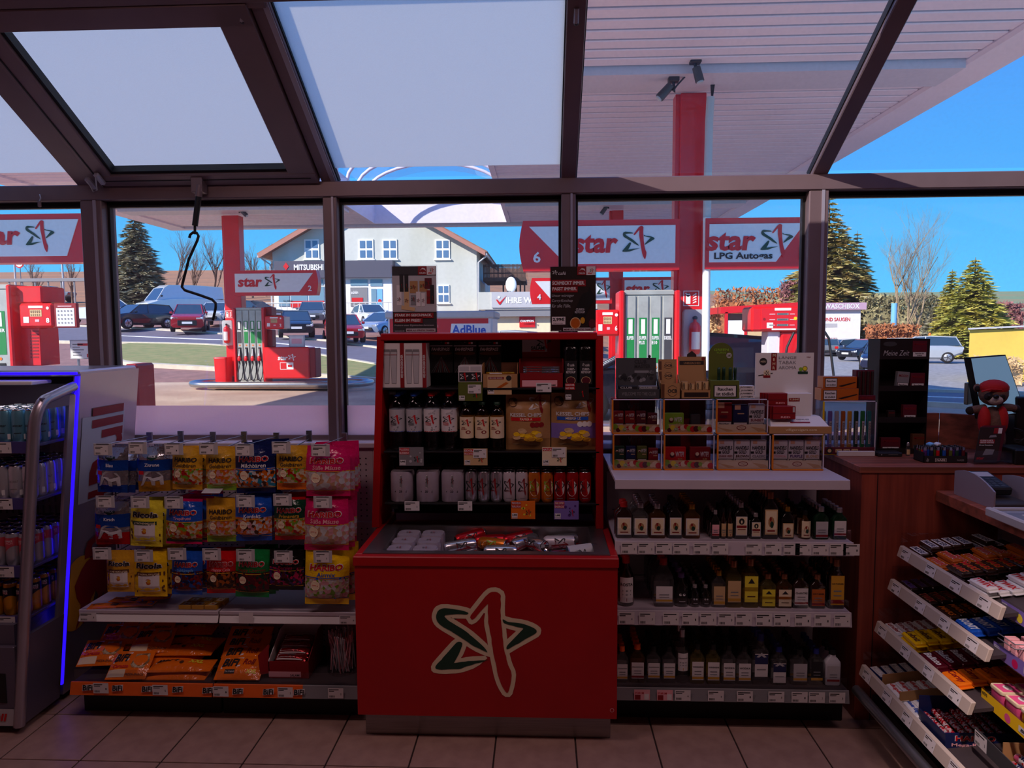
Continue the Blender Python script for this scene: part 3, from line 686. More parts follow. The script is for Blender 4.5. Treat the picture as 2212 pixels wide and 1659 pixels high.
b.rect(fn, l+w*.2, t-h*.14, r-w*.2, t-h*.1, 'p_lpink', .006); b.build('payment_board', p8)
b=MB(); PX(b, 40,795,200,800, Y1,.3, 'steel'); b.build('guard_tube', p8)
sign_panel('brand_banner', 'red and white banner above the pump with the big white eight', -190,463,186,568, Y1+.12, None, False, 'pump banners', txt=(-62,492,46,530), st=(55,474,122,547), tri=.42)
b=MB(); l, r, bt, t=PXB(151,734,200,776,11.5); b.box(l, r, 11.5,11.54, bt, t, 'p_lgrey', .004); fn=front((0,11.5,0)); b.rect(fn, l+.02, bt+.02, r-.02, t-.02, 'p_white', .003)
for k in range(5): b.rect(fn, l+.05, bt+.06+k*.045, l+.05+(r-l)*random.uniform(.3,.6), bt+.075+k*.045, 'p_grey', .005)
b.rect(fn, l+(r-l)*.35, t-.1, r-.04, t-.06, 'p_red', .005); b.rect(fn, r-.1, bt+.03, r-.03, bt+.09, 'p_red', .005)
b.tube([V((l+.1,11.56, bt)), V((l+.1,11.56,0))],.02, 'steel', 6); b.build('info_board', label='small white notice board on a post beyond the pump numbered eight', cat='notice', loc=((l+r)/2,11.5,0))
# --- far row, left: pump 2
island('low steel-railed island under the far pump with the big red tank cabinet', 462,745, Y2,830)
column('slim red canopy column above the far pump numbered two', 480,514, Y2+.55, 'red canopy columns')
p2 = pump('far fuel pump numbered two with green grade labels and big red cabinet', (511,664,568,820), Y2, '2', [(K, ['DIESEL']),(G, ['SUPER']),(G, ['SUPER']),(G, ['SUPER'])],(571,682,612,711))
b=MB(); PX(b, 570,750,668,818, Y2-.1,.6, 'pump_red', .03); PX(b, 668,752,682,816, Y2-.05,.5, 'p_dred', .02)
ptx(b, 'star', 600,769,622,778, Y2-.1, 'p_white', .006,.03,.1); pst(b, 622,764,640,780, Y2-.1,.006, 'p_white', 'p_white')
pr(b, 605,783,634,798, Y2-.1, 'p_white'); pr(b, 606,784,619,797, Y2-.1, 'p_red', .006); pr(b, 622,788,631,793, Y2-.1, 'p_red', .006); b.build('tank_cabinet', p2)
b=MB(); PX(b, 568,663,586,682, Y2+.1,.4, 'p_dred', .02); PX(b, 571,712,588,750, Y2+.15,.3, 'p_dred', .02); b.build('back_housing', p2)
b=MB(); PX(b, 612,684,626,710, Y2,.05, 'p_lgrey', .01); b.build('payment_board', p2)
b=MB(); l, r, bt, t=PXB(624,724,658,750, Y2+.2); b.box(l, r, Y2+.2, Y2+.24, bt, t, 'p_lgrey', .004); fn=front((0, Y2+.2,0)); b.rect(fn, l+.03, bt+.03, r-.03, t-.03, 'p_card', .004); b.rect(fn, l+.08, bt+.1, r-.08, t-.1, 'p_lpink', .006); b.build('notice', p2)
sign_panel('brand_banner', 'red and white banner numbered two on the slim red column', 504,584,684,638, Y2+.05, '2', False, 'pump banners', txt=(514,600,567,620), st=(571,591,607,627), tri=.72)
extinguisher('fire extinguisher in clear case on the slim red column', 482,692,505,746, Y2+.5)
b=MB(); firesign(b, 486,671,503,687, Y2+.545); b.build('fire_sign', label='red fire extinguisher pictogram sign on the slim column', cat='sign', loc=aY(494,679, Y2+.545))
tb = thing('litter_bin', 'small bright red litter bin at the end of the far island', 'bin', loc=(aY(476,820, Y2).x, Y2+.15,.12))
l, r, bt, t=PXB(462,772,490,820, Y2); b=MB(); b.rlathe([((r-l)/2*.92,.2,.12),((r-l)/2,.22, t-.04)], 'pump_red', ((l+r)/2, Y2+.2,0),.3); b.build('body', tb); b=MB(); b.rlathe([((r-l)/2*1.04,.23, t-.04),((r-l)/2*1.02,.22, t)], 'pump_red', ((l+r)/2, Y2+.2,0),.3); b.build('rim', tb)
# --- far row, right: pump 4 banners and column
column('slim red canopy column behind the number six banner', 1322,1347, Y2+.55, 'red canopy columns')
sign_panel('brand_banner', 'smaller red and white banner numbered four behind the number six banner', 1148,600,1322,656, Y2+.05, '4', True, 'pump banners', txt=(1205,616,1262,640), st=(1288,604,1320,645), tri=.8)
sign_panel('brand_banner', 'smaller red and white banner right of the far slim column', 1345,598,1520,655, Y2+.05, None, False, 'pump banners', txt=(1351,614,1404,636), st=(1408,604,1446,642), tri=.7)
island('low island under the far pump behind the number six pump', 1200,1500, Y2,830)
pump('far fuel pump behind the number six pump', (1360,664,1416,820), Y2, None, S4,(1318,682,1356,711))
b=MB(); b.box(-3.76,-3.64,6.2,6.5,0,1.31, 'p_dred', .02); b.rect(front((0,6.2,0)),-3.74,.1,-3.66,1.25, 'p_red', .004); b.build('guard_bollard', label='dark red square bollard just outside the window beside the drinks fridge', cat='bollard', loc=(-3.7,6.35,0))
# --- AdBlue tank
a = thing('additive_tank', 'white and red fluid tank with big blue lettering on the forecourt', 'tank', loc=(-2,14.6,0))
l, r, bt, t=PXB(838,674,1064,760,14); b=MB(); b.box(l, r, 14,15.6,0, t, 'sign_white', .03); b.build('housing', a)
b=MB(); b.box(l-.05, r+.05,13.95,15.65, t-.13, t+.02, 'p_lgrey', .03); b.build('lid', a)
b=MB(); fn=front((0,14,0)); l2, r2, b2, t2=PXB(842,686,1055,725,14); b.rect(fn, l2,.4, r2, t2, 'p_red', .004)
q=PXB(972,699,1060,722,14); b.poly(fn, [(q[0]-.12,.5),(q[1],.5),(q[1], q[3]),(q[0]+.03, q[3])], 'p_white', .007); ptx(b, 'AdBlue', 976,702,1050,722,14, 'p_blue', .01,.03); b.build('front_graphic', a)
# --- security cameras under the canopy
def cctv(label, mx, my, ex, ey, Y, sc=1.0):
    p, e=aY(mx, my, Y), aY(ex, ey, Y); c = thing('security_camera', label, 'camera', loc=p, group='security cameras under the canopy')
    d=(e-p); n = d.normalized()
    b=MB(); b.box(p.x-.07*sc, p.x+.07*sc, Y-.06, Y+.06, p.z+.0, p.z+.1*sc, 'black_plastic', .01); b.tube([p, p+V((.01,0,-.12*sc)), p+d*.25],.022*sc, 'black_plastic', 6); b.build('bracket', c)
    b=MB(); b.tube([p+d*.2, e],[.055*sc, .06*sc], 'p_dgrey', 8); b.tube([e, e+n*.02],[.045*sc, .045*sc], 'p_lgrey', 8); b.build('housing', c)
cctv('long security camera on the bracket left of the thick column', 1455,178,1424,212,9.7)
cctv('downward security camera at the top of the thick column', 1502,138,1512,176,9.4)
cctv('small security camera beside the far slim left column', 516,450,533,466,19.6)
cctv('small security camera beside the column behind the number six banner', 1314,441,1299,462,19.6)
b=MB(); b.tube([aY(1496,138,9.68), aY(1480,165,9.68), aY(1462,185,9.68), aY(1454,196,9.68)],.012, 'black_plastic', 5); b.build('camera_cable', label='black cable between the two cameras at the thick column', cat='cable', loc=aY(1480,165,9.68))
# ================================================================ CARS
mat('tyre', (22,22,24),.8); mat('rim', (176,178,184),.3,.8); mat('car_glass', (46,66,84),.08,0, coat=1.0); mat('headlight', (226,232,240),.1, coat=1.0); mat('taillight', (190,20,20),.2)
for n_, c_ in (('red', (176,12,26)),('black', (24,26,36)),('white', (222,226,230)),('silver', (168,174,184)),('navy', (28,34,66)),('skyblue', (150,172,206)),('grey', (112,118,128))): mat('car_'+n_, c_, .25,.2, coat=.8)
def car(label, color, loc, head, kind='suv', L=4.4, W=1.82, Hh=1.6, plate=True, group=None, two=None):
    """head: direction of the nose, degrees from +X; loc: ground point under the middle"""
    body = 'car_'+color
    c = thing('van' if kind == 'van' else 'car', label, 'car', loc=loc, group=group, rz=math.radians(head))
    S = {  # stations: x along length (-.5 rear .. .5 nose), belt height, roof height fraction
     'suv': ([(-.5,.50,.60),(-.485,.38,.62),(-.3,.36,.64),(0,.36,.64),(.2,.36,.64),(.32,.36,.63),(.46,.37,.56),(.5,.46,.50)],[(-.47,.64),(-.40,.97),(-.1,1.0),(.08,.97),(.27,.63)]),
     'hatch': ([(-.5,.50,.60),(-.485,.38,.62),(-.3,.36,.63),(0,.36,.63),(.2,.36,.62),(.3,.36,.61),(.46,.37,.54),(.5,.46,.48)],[(-.48,.63),(-.36,.94),(-.1,1.0),(.06,.96),(.28,.62)]),
     'estate': ([(-.5,.50,.60),(-.485,.38,.63),(-.3,.36,.64),(0,.36,.64),(.2,.36,.62),(.3,.36,.61),(.46,.37,.54),(.5,.46,.48)],[(-.49,.64),(-.44,.95),(-.1,1.0),(.06,.96),(.26,.62)]),
     'van': ([(-.5,.30,.62),(-.49,.2,.64),(-.3,.2,.64),(0,.2,.64),(.2,.2,.62),(.36,.2,.56),(.48,.22,.47),(.5,.3,.40)],[(-.495,.64),(-.49,.98),(-.1,1.0),(.2,.98),(.26,.90),(.37,.55)]),
     'pickup': ([(-.5,.50,.60),(-.485,.38,.62),(-.3,.36,.62),(0,.36,.64),(.2,.36,.64),(.32,.36,.63),(.46,.37,.58),(.5,.46,.52)],[(-.12,.64),(-.08,.96),(.04,1.0),(.12,.97),(.28,.64)])}[kind]
    b=MB(); st, ro=S; hw=W/2; vs=[]; N = 10
    for (x, lo, be) in st:
        k = .88 if abs(x) > .48 else (.95 if abs(x) > .44 else 1)
        zl, zb = lo*Hh if abs(x) > .48 else .30 if kind != 'van' else .3, be*Hh
        zl = max(.24, min(zl, zb-.12))
        for (y, z) in ((-hw*.86*k, zl-.05),(-hw*k, zl+.06),(-hw*1.0*k, (zl+zb)/2),(-hw*.97*k, zb-.08),(-hw*.86*k, zb),(hw*.86*k, zb),(hw*.97*k, zb-.08),(hw*k, (zl+zb)/2),(hw*k, zl+.06),(hw*.86*k, zl-.05)): vs.append((x*L, y, z))
    fs = []
    for i in range(len(st)-1):
        for j in range(N): j2=(j+1) % N; fs.append((i*N+j, (i+1)*N+j, (i+1)*N+j2, i*N+j2))
    fs += [tuple(range(N)), tuple(reversed(range((len(st)-1)*N, len(st)*N)))]
    b.add(vs, fs, body, True); o=b.build('body', c, local=True); sharp(o, 35)
    # greenhouse glass + roof
    b=MB(); vs=[]; n = len(ro)
    def wz(z): return hw*(.86-.17*(z-ro[0][1])/(1-ro[0][1]))
    gl = [(x*L, z*Hh) for x, z in ro]
    for (x, z),(xf, zf) in zip(gl, ro): vs += [(x, -wz(zf), z),(x, wz(zf), z)]
    zb = ro[0][1]*Hh-.02
    side = [(x, z) for x, z in gl]
    for sgn in (-1,1):
        pts = [(x, sgn*wz(zf), z) for (x, z),(xf, zf) in zip(gl, ro)]
        b.add(pts if sgn < 0 else list(reversed(pts)),[tuple(range(n))], 'car_glass' if not (kind == 'van') else body)
    for i in range(n-1): b.add([vs[2*i], vs[2*i+1], vs[2*i+3], vs[2*i+2]],[(0,1,2,3)], 'car_glass')
    b.build('windows', c, local=True)
    b = MB()
    for i in range(1, n-2):
        a, d=gl[i], gl[i+1]; wa, wd = wz(ro[i][1])+.012, wz(ro[i+1][1])+.012
        b.add([(a[0],-wa, a[1]+.015),(a[0], wa, a[1]+.015),(d[0], wd, d[1]+.015),(d[0],-wd, d[1]+.015),(a[0],-wa, a[1]-.05),(a[0], wa, a[1]-.05),(d[0], wd, d[1]-.05),(d[0],-wd, d[1]-.05)],[(0,3,2,1),(0,4,7,3),(1,2,6,5),(0,1,5,4),(3,7,6,2)], two or body)
    for sgn in (-1,1):   # pillars
        for i in ([0, n-2] if kind != 'van' else [n-2]):
            a, d = gl[i], gl[i+1]
            b.tube([V((a[0], sgn*wz(ro[i][1]), a[1])), V((d[0], sgn*wz(ro[i+1][1]), d[1]))],.035, body, 5)
        if kind != 'van': b.tube([V((-.02*L, sgn*(hw*.865), zb)), V((-.04*L, sgn*wz(1), Hh*.98))],.035, body, 5)
    b.build('roof', c, local=True)
    wr = .33 if kind != 'van' else .36
    if kind in ('suv', 'pickup'): wr = .36
    for (x, y) in ((-.31,-1),(-.31,1),(.33,-1),(.33,1)):
        b=MB(); yy = y*(hw-.09)
        b.lathe([(wr*.55,-.11),(wr*.97,-.11),(wr, -.06),(wr, .06),(wr*.97,.11),(wr*.55,.11)], 'tyre', (x*L, yy, wr),18, axis='y')
        w = b.build('wheel', c, local=True)
        q=MB(); s2 = 1 if y > 0 else -1
        q.lathe([(wr*.66,0),(wr*.6,.012),(.06,.02)], 'rim', (x*L, yy+s2*.112, wr),12, axis='y') if s2 > 0 else q.lathe([(.06,-.02),(wr*.6,-.012),(wr*.66,0)], 'rim', (x*L, yy-.112, wr),12, axis='y')
        for k in range(5): a_=2*PI*k/5; q.tube([V((x*L, yy+s2*.13, wr)), V((x*L+wr*.6*math.cos(a_), yy+s2*.124, wr+wr*.6*math.sin(a_)))],.02, 'tyre', 4)
        q.build('rim', w, local=True)
    zn = st[-2][2]*Hh
    for sgn in (-1,1):
        b=MB(); b.add([(L*.465, sgn*hw*.93, zn-.06),(L*.497, sgn*hw*.5, zn-.14),(L*.5, sgn*hw*.5, zn-.24),(L*.475, sgn*hw*.93, zn-.2)],[(0,1,2,3) if sgn < 0 else (3,2,1,0)], 'headlight')
        b.obox(V((L*.455, sgn*hw*.52-(.0 if sgn > 0 else hw*.38), zn-.22)), V((L*.045,0,0)), V((0, hw*.38,0)), V((0,0,.13)), 'headlight', .02); b.build('headlight', c, local=True)
        b=MB(); b.obox(V((-L*.503, sgn*hw*.62-.14, st[1][2]*Hh-.3)), V((.1,0,0)), V((0,.28,0)), V((0,0,.2)), 'taillight', .02); b.build('tail_light', c, local=True)
        b=MB(); b.obox(V((gl[-1][0]-.35, sgn*(hw+.03)-.08, ro[0][1]*Hh+.0)), V((.12,0,0)), V((0,.16,0)), V((0,0,.13)), body if kind != 'van' else 'black_plastic', .03); b.build('mirror', c, local=True)
    b=MB(); b.obox(V((L*.475,-hw*.55,.36)), V((L*.028,0,0)), V((0, hw*1.1,0)), V((0,0, zn-.62)), 'black_plastic', .02); b.build('grille', c, local=True)
    if plate: b=MB(); b.obox(V((L*.503,-.27,.46)), V((.012,0,0)), V((0,.54,0)), V((0,0,.12)), 'p_white'); b.build('plate', c, local=True)
    return c
def gpx(x, y, Y): p=aY(x, y, Y); return V((p.x, Y, GH(p.x, Y)+.02))
car('black crossover car with a sign in its windscreen beside the white van', 'black', gpx(300,700,43),-112, 'suv', 4.3,1.8,1.55)
car('red crossover car parked in front of the white van', 'red', gpx(412,705,41.5),-68, 'suv', 4.4,1.82,1.66)
car('tall white camper van parked behind the red crossover', 'white', gpx(392,690,52),-125, 'van', 6.0,2.05,2.6)
car('white pickup truck with red stripe behind the window post', 'white', gpx(226,690,48.5),-14, 'pickup', 5.2,1.85,1.8, two='car_black')
car('small white car parked right of the red crossover', 'white', gpx(470,695,46),-80, 'hatch', 4.0,1.75,1.5)
car('black hatchback parked by the dealership railing', 'black', gpx(640,718,38.5),-70, 'hatch', 4.1,1.78,1.48)
car('grey car behind the black hatchback', 'grey', gpx(676,700,46),-75, 'hatch', 4.1,1.78,1.5)
car('red estate car parked below the dealership door', 'red', gpx(742,730,37),-68, 'estate', 4.3,1.8,1.5)
car('pale blue car partly behind the drinks display', 'skyblue', gpx(834,728,42),-112, 'hatch', 4.2,1.78,1.48)
car('white car behind the red estate', 'white', gpx(800,705,47.5),-60, 'hatch', 4.2,1.78,1.48)
car('silver car beside the fluid tank', 'silver', gpx(1085,728,34),160, 'hatch', 4.2,1.78,1.48)
car('dark pickup driving along the embankment below the field', 'grey', V((aY(108,610,78).x, 78, GH(aY(108,610,78).x, 78)+.1)),180, 'pickup', 5.0,1.85,1.8)
car('blue car at the left edge of the dealership railing', 'navy', gpx(548,690,49.8),-20, 'estate', 4.4,1.8,1.5)
car('black car refuelling behind the green cigar stand', 'black', V((2.35,12.6,.0)),175, 'hatch', 4.5,1.82,1.52)
def gr(x, y):
    z = 0.0
    for _ in range(12): p=aZ(x, y, z); z = GH(p.x, p.y)
    return V((p.x, p.y, z+.02))
car('silver off-roader with orange roof lamp at the gravel lot', 'silver', gr(1990,783),155, 'suv', 4.6,1.85,1.75)
car('black hatchback with red roof on the gravel lot', 'black', gr(1866,778),-150, 'hatch', 4.1,1.75,1.5, two='car_red')
car('dark blue car beside the standing cigar display', 'navy', gr(1905,802),-120, 'hatch', 3.9,1.72,1.5)
car('silver saloon behind the black red-roofed hatchback', 'silver', gr(1846,767),12, 'hatch', 4.5,1.8,1.42)
car('small grey car at the corner of the white wash building', 'grey', gr(1790,768),70, 'hatch', 3.8,1.7,1.5)
car('grey car in front of the red carport', 'silver', gr(1708,768),-110, 'hatch', 4.0,1.75,1.45)
car('white estate car behind the standing cigar display', 'white', gr(1930,769),175, 'estate', 4.5,1.8,1.5)
b=MB(); q=gr(2006,783); b.lathe([(.08,0),(.08,.1),(.05,.16)], 'p_orange', (q.x, q.y, q.z+1.78),10); b.build('beacon', label='orange lamp on the roof of the silver off-roader', cat='lamp', loc=(q.x, q.y, q.z+1.78))
# ================================================================ BUILDINGS
mat('render_white', (206,208,202),.85, noise=.05, scale=.5, stretch=(1,1,.15), col2=(194,196,184)); mat('roof_tile', (150,110,92),.8, noise=.2, scale=2); mat('fascia', (176,120,104),.7); mat('slate', (76,76,92),.6)
mat('win_blue', (92,122,158),.1, coat=1.0); mat('shop_pane', (120,150,168),.08, coat=1.0); mat('wood_dark', (74,56,48),.8, noise=.15, scale=3)
YD=55.0; db = 2.55
d = thing('dealership', 'white gabled car dealership with dark sign band across the road', 'building', loc=(-13, YD, db))
xl, xr=aY(590,600, YD).x, aY(1030,600, YD).x; ez=aY(590,545, YD).z; xm=(xl+xr)/2; rz_ = ez + (xm-xl)*.55
b=MB(); b.extr([(xl, db-1.5),(xr, db-1.5),(xr, ez),(xm, rz_),(xl, ez)], front((0, YD, 0)),-14, 'render_white'); b.build('wall', d)
for sg, x0 in ((-1, xl),(1, xr)):
    b=MB(); ov=.75; p0=V((x0+sg*ov, YD-.9, ez-ov*.55)); p1=V((xm, YD-.9, rz_+.02)); up = V((sg*.28,0,.5)).normalized()*.28
    b.obox(p0, p1-p0, V((0,15.5,0)), up, 'roof_tile'); b.build('roof', d)
    b=MB(); b.obox(p0+V((0,-.05,-.12)), p1-p0, V((0,.12,0)), V((0,0,.34)), 'fascia'); b.build('bargeboard', d)
    b=MB(); b.tube([V((x0+sg*(ov+.05), YD-.9, ez-ov*.55)), V((x0+sg*(ov+.05), YD+14, ez-ov*.55))],.09, 'p_lgrey', 6); b.tube([V((x0+sg*(ov+.02), YD-.3, ez-.5)), V((x0+sg*.15, YD-.12, ez-.95)), V((x0+sg*.1, YD-.12, db))],.07, 'p_lgrey', 6); b.build('gutter', d)
def dwin(x0, y0, x1, y1, Y=YD, par=d):
    l, r, bt, t=PXB(x0, y0, x1, y1, Y); w, h = r-l, t-bt
    b=MB(); b.box(l, r, Y-.08, Y, bt, t, 'p_white'); b.box(l-.1, r+.1, Y-.16, Y, bt-.08, bt, 'p_white'); o = b.build('window', par)
    for i in (0,1):
        for j in (0,1):
            q=MB(); q.box(l+w*(.10+.46*i), l+w*(.44+.46*i), Y-.11, Y-.08, bt+h*(.08+.48*j), bt+h*(.44+.48*j), 'win_blue'); q.build('pane', o)
for x0 in (658,775,826,940): dwin(x0,517, x0+32,560)
dwin(945,615,971,655)
b=MB(); l, r, bt, t=PXB(592,563,848,600, YD-1); b.box(l, r, YD-1, YD, bt, t, 'slate'); b.build('sign_band', d)
b=MB(); ptx(b, 'MITSUBISHI', 635,571,699,584, YD-1, 'p_white', .03,.03)
l, r, bt, t=PXB(611,567,625,584, YD-1); cx, cz, s = (l+r)/2,(bt+t)/2,(t-bt)/2
b.poly(front((0, YD-1,0)),[(cx, cz-s),(cx+s*.75, cz),(cx, cz+s),(cx-s*.75, cz)], 'p_red', .03); b.build('lettering', d)
b=MB(); l, r, bt, t=PXB(592,600,850,684, YD-.5); b.box(l, r, YD-.5, YD, bt, t, 'p_white'); b.build('shopfront', d)
for (x0, y0, x1, y1, m) in ((602,604,640,616, 'shop_pane'),(644,604,698,616, 'shop_pane'),(602,619,625,662, 'shop_pane'),(628,619,664,662, 'shop_pane'),(667,619,700,662, 'shop_pane'),(736,604,745,662, 'shop_pane'),(757,604,794,617, 'shop_pane'),(757,621,794,662, 'p_grey'),(800,604,826,618, 'shop_pane'),(802,624,813,664, 'shop_pane'),(815,624,826,676, 'p_lblue')):
    b=MB(); PX(b, x0, y0, x1, y1, YD-.55,.08, m)
    if x0 == 757 and y0 == 621: ptx(b, 'schön', 759,628,774,635, YD-.55, 'p_white', .03,.03); pr(b, 760,643,784,652, YD-.55, 'p_red', .03)
    if x0 == 815: l, r, bt, t=PXB(815,624,826,676, YD-.55); b.disc(front((0, YD-.55,0)),(l+r)/2, bt+(t-bt)*.5,.14, 'p_red', .03)
    b.build('pane', d)
b=MB(); PX(b, 628,650,700,664, YD-.58,.02, 'p_red'); ptx(b, 'ALL ARENA', 612,648,632,652, YD-.58, 'p_ink', .03); b.build('window_sticker', d)
rl = thing('railing', 'pale metal railing in front of the dealership shop windows', 'railing', loc=(aY(670,680,52).x, 52,2.4))
l, r, bt, t=PXB(548,654,846,683,52); b=MB(); b.tube([V((l, 52, t)), V((r, 52, t))],.04, 'p_white', 6); b.tube([V((l, 52, bt+.1)), V((r, 52, bt+.1))],.03, 'p_white', 6); b.build('rail', rl)
x = l
b0 = None
while x < r:
    if b0 is None: b=MB(); b.tube([V((l, 52,2.0)), V((l, 52, t))],.022, 'p_white', 5); b0 = b.build('baluster', rl)
    else: o=b0.copy(); COL.objects.link(o); o.parent=rl; o.location.x += x-l
    x += .42
pl=thing('planter', 'orange flower planter beside the dealership door', 'planter', loc=(aY(783,680,50).x, 50,2.3)); b=MB(); b.rlathe([(.45,.3,0),(.55,.4,.7)], 'p_orange', wloc(pl),.3); b.build('tub', pl)
b = MB()
for k in range(60): a_, r_=random.uniform(0,6.28), random.uniform(0,.45); p=wloc(pl)+V((r_*math.cos(a_), r_*.6*math.sin(a_),.7)); b.quad(p, p+V((.08,.02,.1)), p+V((.02,.02,.45*random.random()+.1)), p+V((-.08,0,.1)), 'p_olive')
b.build('foliage', pl)
# annex with workshop sign
a = thing('workshop_annex', 'low white workshop annex with grey sign beside the dealership', 'building', loc=(0,50,1.2))
b=MB(); l, r, bt, t=PXB(1033,630,1290,668,50); b.box(l, r, 50,56, bt, t, 'render_white'); b.build('parapet', a)
b=MB(); l, r, bt, t=PXB(1050,668,1290,730,50.6); b.box(l, r, 50.6,56,-.5, t, 'p_cream'); b.box(l, r, 50.1,50.6, t-.5, t, 'p_grey'); b.build('wall', a)
b=MB(); PX(b, 1062,630,1260,664,49.9,.1, 'p_lgrey'); b.build('sign_board', a)
b=MB(); ptx(b, 'IHRE WERK', 1093,642,1180,655,49.9, 'p_white', .02,.035); l, r, bt, t=PXB(1071,638,1095,658,49.9); w, h = r-l, t-bt
b.poly(front((0,49.9,0)),[(l, bt+h*.55),(l+w*.15, bt+h*.55),(l+w*.35, bt+h*.25),(l+w, t),(l+w*.4, bt),(l+w*.3, bt)], 'p_red', .03); b.disc(front((0,49.9,0)), l+w*.28, bt+h*.8, w*.12, 'p_white', .03); b.build('lettering', a)
b=MB(); PX(b, 1122,684,1156,707,50.5,.1, 'p_red'); ptx(b, 'CHAMPION', 1124,691,1153,696,50.4, 'p_white', .12,.03); b.build('red_sign', a)
bc=thing('wooden_balcony', 'dark timber roof terrace with picket rail beside the dealership', 'balcony', loc=(aY(1085,600,58).x, 58,4.8)); l, r, bt, t = PXB(1044,571,1136,600,58)
b=MB(); b.box(l, r, 57.6,63, bt-.3, bt, 'wood_dark'); b.build('deck', bc)
k0=None; n_ = 34
for i in range(n_):
    if k0 is None: q=MB(); q.box(l, l+.08,57.7,57.75, bt, t, 'wood_dark'); k0 = q.build('picket', bc)
    else: o=k0.copy(); COL.objects.link(o); o.parent=bc; o.location.x += (r-l)*i/n_
b=MB(); b.box(l, r, 57.76,57.8, t-.2, t-.1, 'wood_dark'); b.box(l, r, 57.76,57.8, bt+.3, bt+.4, 'wood_dark'); b.build('rail', bc)
for k in range(6): b=MB(); x=l+(r-l)*(.45+.1*k); b.box(x, x+.12,58,58.12,1.5, bt-.3, 'wood_dark'); b.build('post', bc)
b=MB(); b.extr([(l+1.6, bt),(r+.2, bt),(r-.1, t+.15),(l+3.2, t+.3)], front((0,61,0)),-.2, 'roof_tile'); b.build('roof', bc)
ds=thing('satellite_dish', 'white satellite dish in front of the timber terrace', 'dish', loc=aY(1104,628,54)); p = aY(1104,615,54)
b=MB(); b.ball(p, .42,.12,.6, 'p_white', 14,8); b.build('reflector', ds); b=MB(); b.tube([p+V((0,.1,-.2)), p+V((0,.2,-.7)), p+V((0,.2,-.9))],.04, 'p_grey', 6); b.tube([p+V((0,0,-.5)), p+V((-.3,-.5,-.5))],.025, 'p_grey', 5); b.build('arm', ds)
# wash building
w_ = thing('wash_building', 'white car wash building with lilac roof band on the right', 'building', loc=(aY(1820,770,70).x, 70,-.9))
b=MB(); l, r, bt, t=PXB(1745,668,1858,770,70); b.box(l, r, 70,78,-1, t, 'p_white'); b.build('wall', w_)
b=MB(); l, r, bt, t=PXB(1742,654,1872,669,69.6); mat('lilac', (196,160,184),.6); b.box(l, r, 69.6,78.4, bt, t, 'lilac'); b.build('roof_band', w_)
b=MB(); ptx(b, '-WASCHBOX', 1777,656,1857,667,69.6, 'p_white', .03,.02); ptx(b, 'UND SAUGEN', 1779,686,1836,694,70, 'p_red', .03,.015); pr(b, 1782,699,1808,707,70, 'p_lgrey', .02); b.build('lettering', w_)
cp=thing('carport', 'red framed open carport left of the white wash building', 'carport', loc=(aY(1640,745,60).x, 60,-.5)); Yc = 60
b=MB(); l, r, bt, t=PXB(1557,660,1728,677, Yc); b.obox(V((l, Yc, bt)), V((r-l, 0,.35)), V((0,6,0)), V((0,0, t-bt-.1)), 'pump_red'); b.build('roof', cp)
for x0 in (1566,1608,1652,1700): b=MB(); l, r, _, t=PXB(x0,677, x0+6,745, Yc); b.box(l, r, Yc, Yc+.25,-1., t+.1, 'pump_red'); b.build('post', cp)
for (x0, x1, m, y0) in ((1572,1608, 'p_white', 692),(1614,1652, 'p_tan', 716),(1658,1700, 'p_tan', 716)): b=MB(); l, r, _, t=PXB(x0, y0, x1,745, Yc); b.box(l, r, Yc+.05, Yc+.15,-1., t, m); b.build('panel', cp)
b=MB(); l, r, _, t=PXB(1568,677,1704,700, Yc+5.5); b.box(l, r, Yc+5.5, Yc+5.6,-1., t, 'p_grey'); b.build('rear_wall', cp)
yw=thing('yellow_shed', 'yellow rendered wall with grey roof edge at the right', 'building', loc=(18,27,0)); mat('yellow_render', (222,190,84),.9, noise=.06, scale=1)
p0=aY(2095,712,27); b=MB(); b.obox(V((p0.x, 27,-1.)), V((9,-1.5,0)), V((4.5,6,0)), V((0,0, p0.z+1.)), 'yellow_render'); b.build('wall', yw); b=MB(); b.obox(V((p0.x-.15,26.85, p0.z)), V((9.2,-1.5,.42)), V((4.5,6.3,0)), V((0,0,.06)), 'p_lgrey'); b.build('roof_edge', yw)
b=MB(); b.tube([gr(1928,764), gr(1928,764)+V((0,0,4.6))],.26, 'p_lblue', 8); q=gr(1928,764); b.build('blue_post', label='pale blue steel post in front of the brown hedge', cat='post', loc=q)
for (x, y0, Y, nm) in ((33,500,70, 'grey lamp mast at the edge of the field left of the sign'),(136,560,70, 'slim grey mast behind the left window post'),(1529,560,60, 'slim white mast behind the thick red column')):
    b=MB(); p=aY(x, 600, Y); b.tube([V((p.x, Y, GH(p.x, Y))), V((p.x, Y, aY(x, y0, Y).z))],.09, 'p_lgrey', 6); b.build('mast', label=nm, cat='mast', loc=(p.x, Y, GH(p.x, Y)))
gd = thing('guard_rail', 'long grey crash barrier below the brown field', 'barrier', loc=(-55,66, GH(-55,66)))
l, r=aY(-40,610,66).x, aY(185,610,66).x; b=MB(); z=aY(90,604,66).z; b.box(l, r, 66,66.1, z-.2, z+.12, 'p_grey', .03); b.build('beam', gd)
k0 = None
for i in range(9):
    x = l+(r-l)*i/8
    if k0 is None: q=MB(); q.box(l, l+.12,66.1,66.2, GH(l, 66)-.3, z, 'p_grey'); k0 = q.build('post', gd)
    else: o=k0.copy(); COL.objects.link(o); o.parent=gd; o.location.x += x-l
sp=thing('speed_sign', 'round red-rimmed speed sign beside the brown field', 'sign', loc=(aY(42,600,66).x, 66.3, GH(aY(42,600,66).x, 66))); p = aY(42,569,66.3)
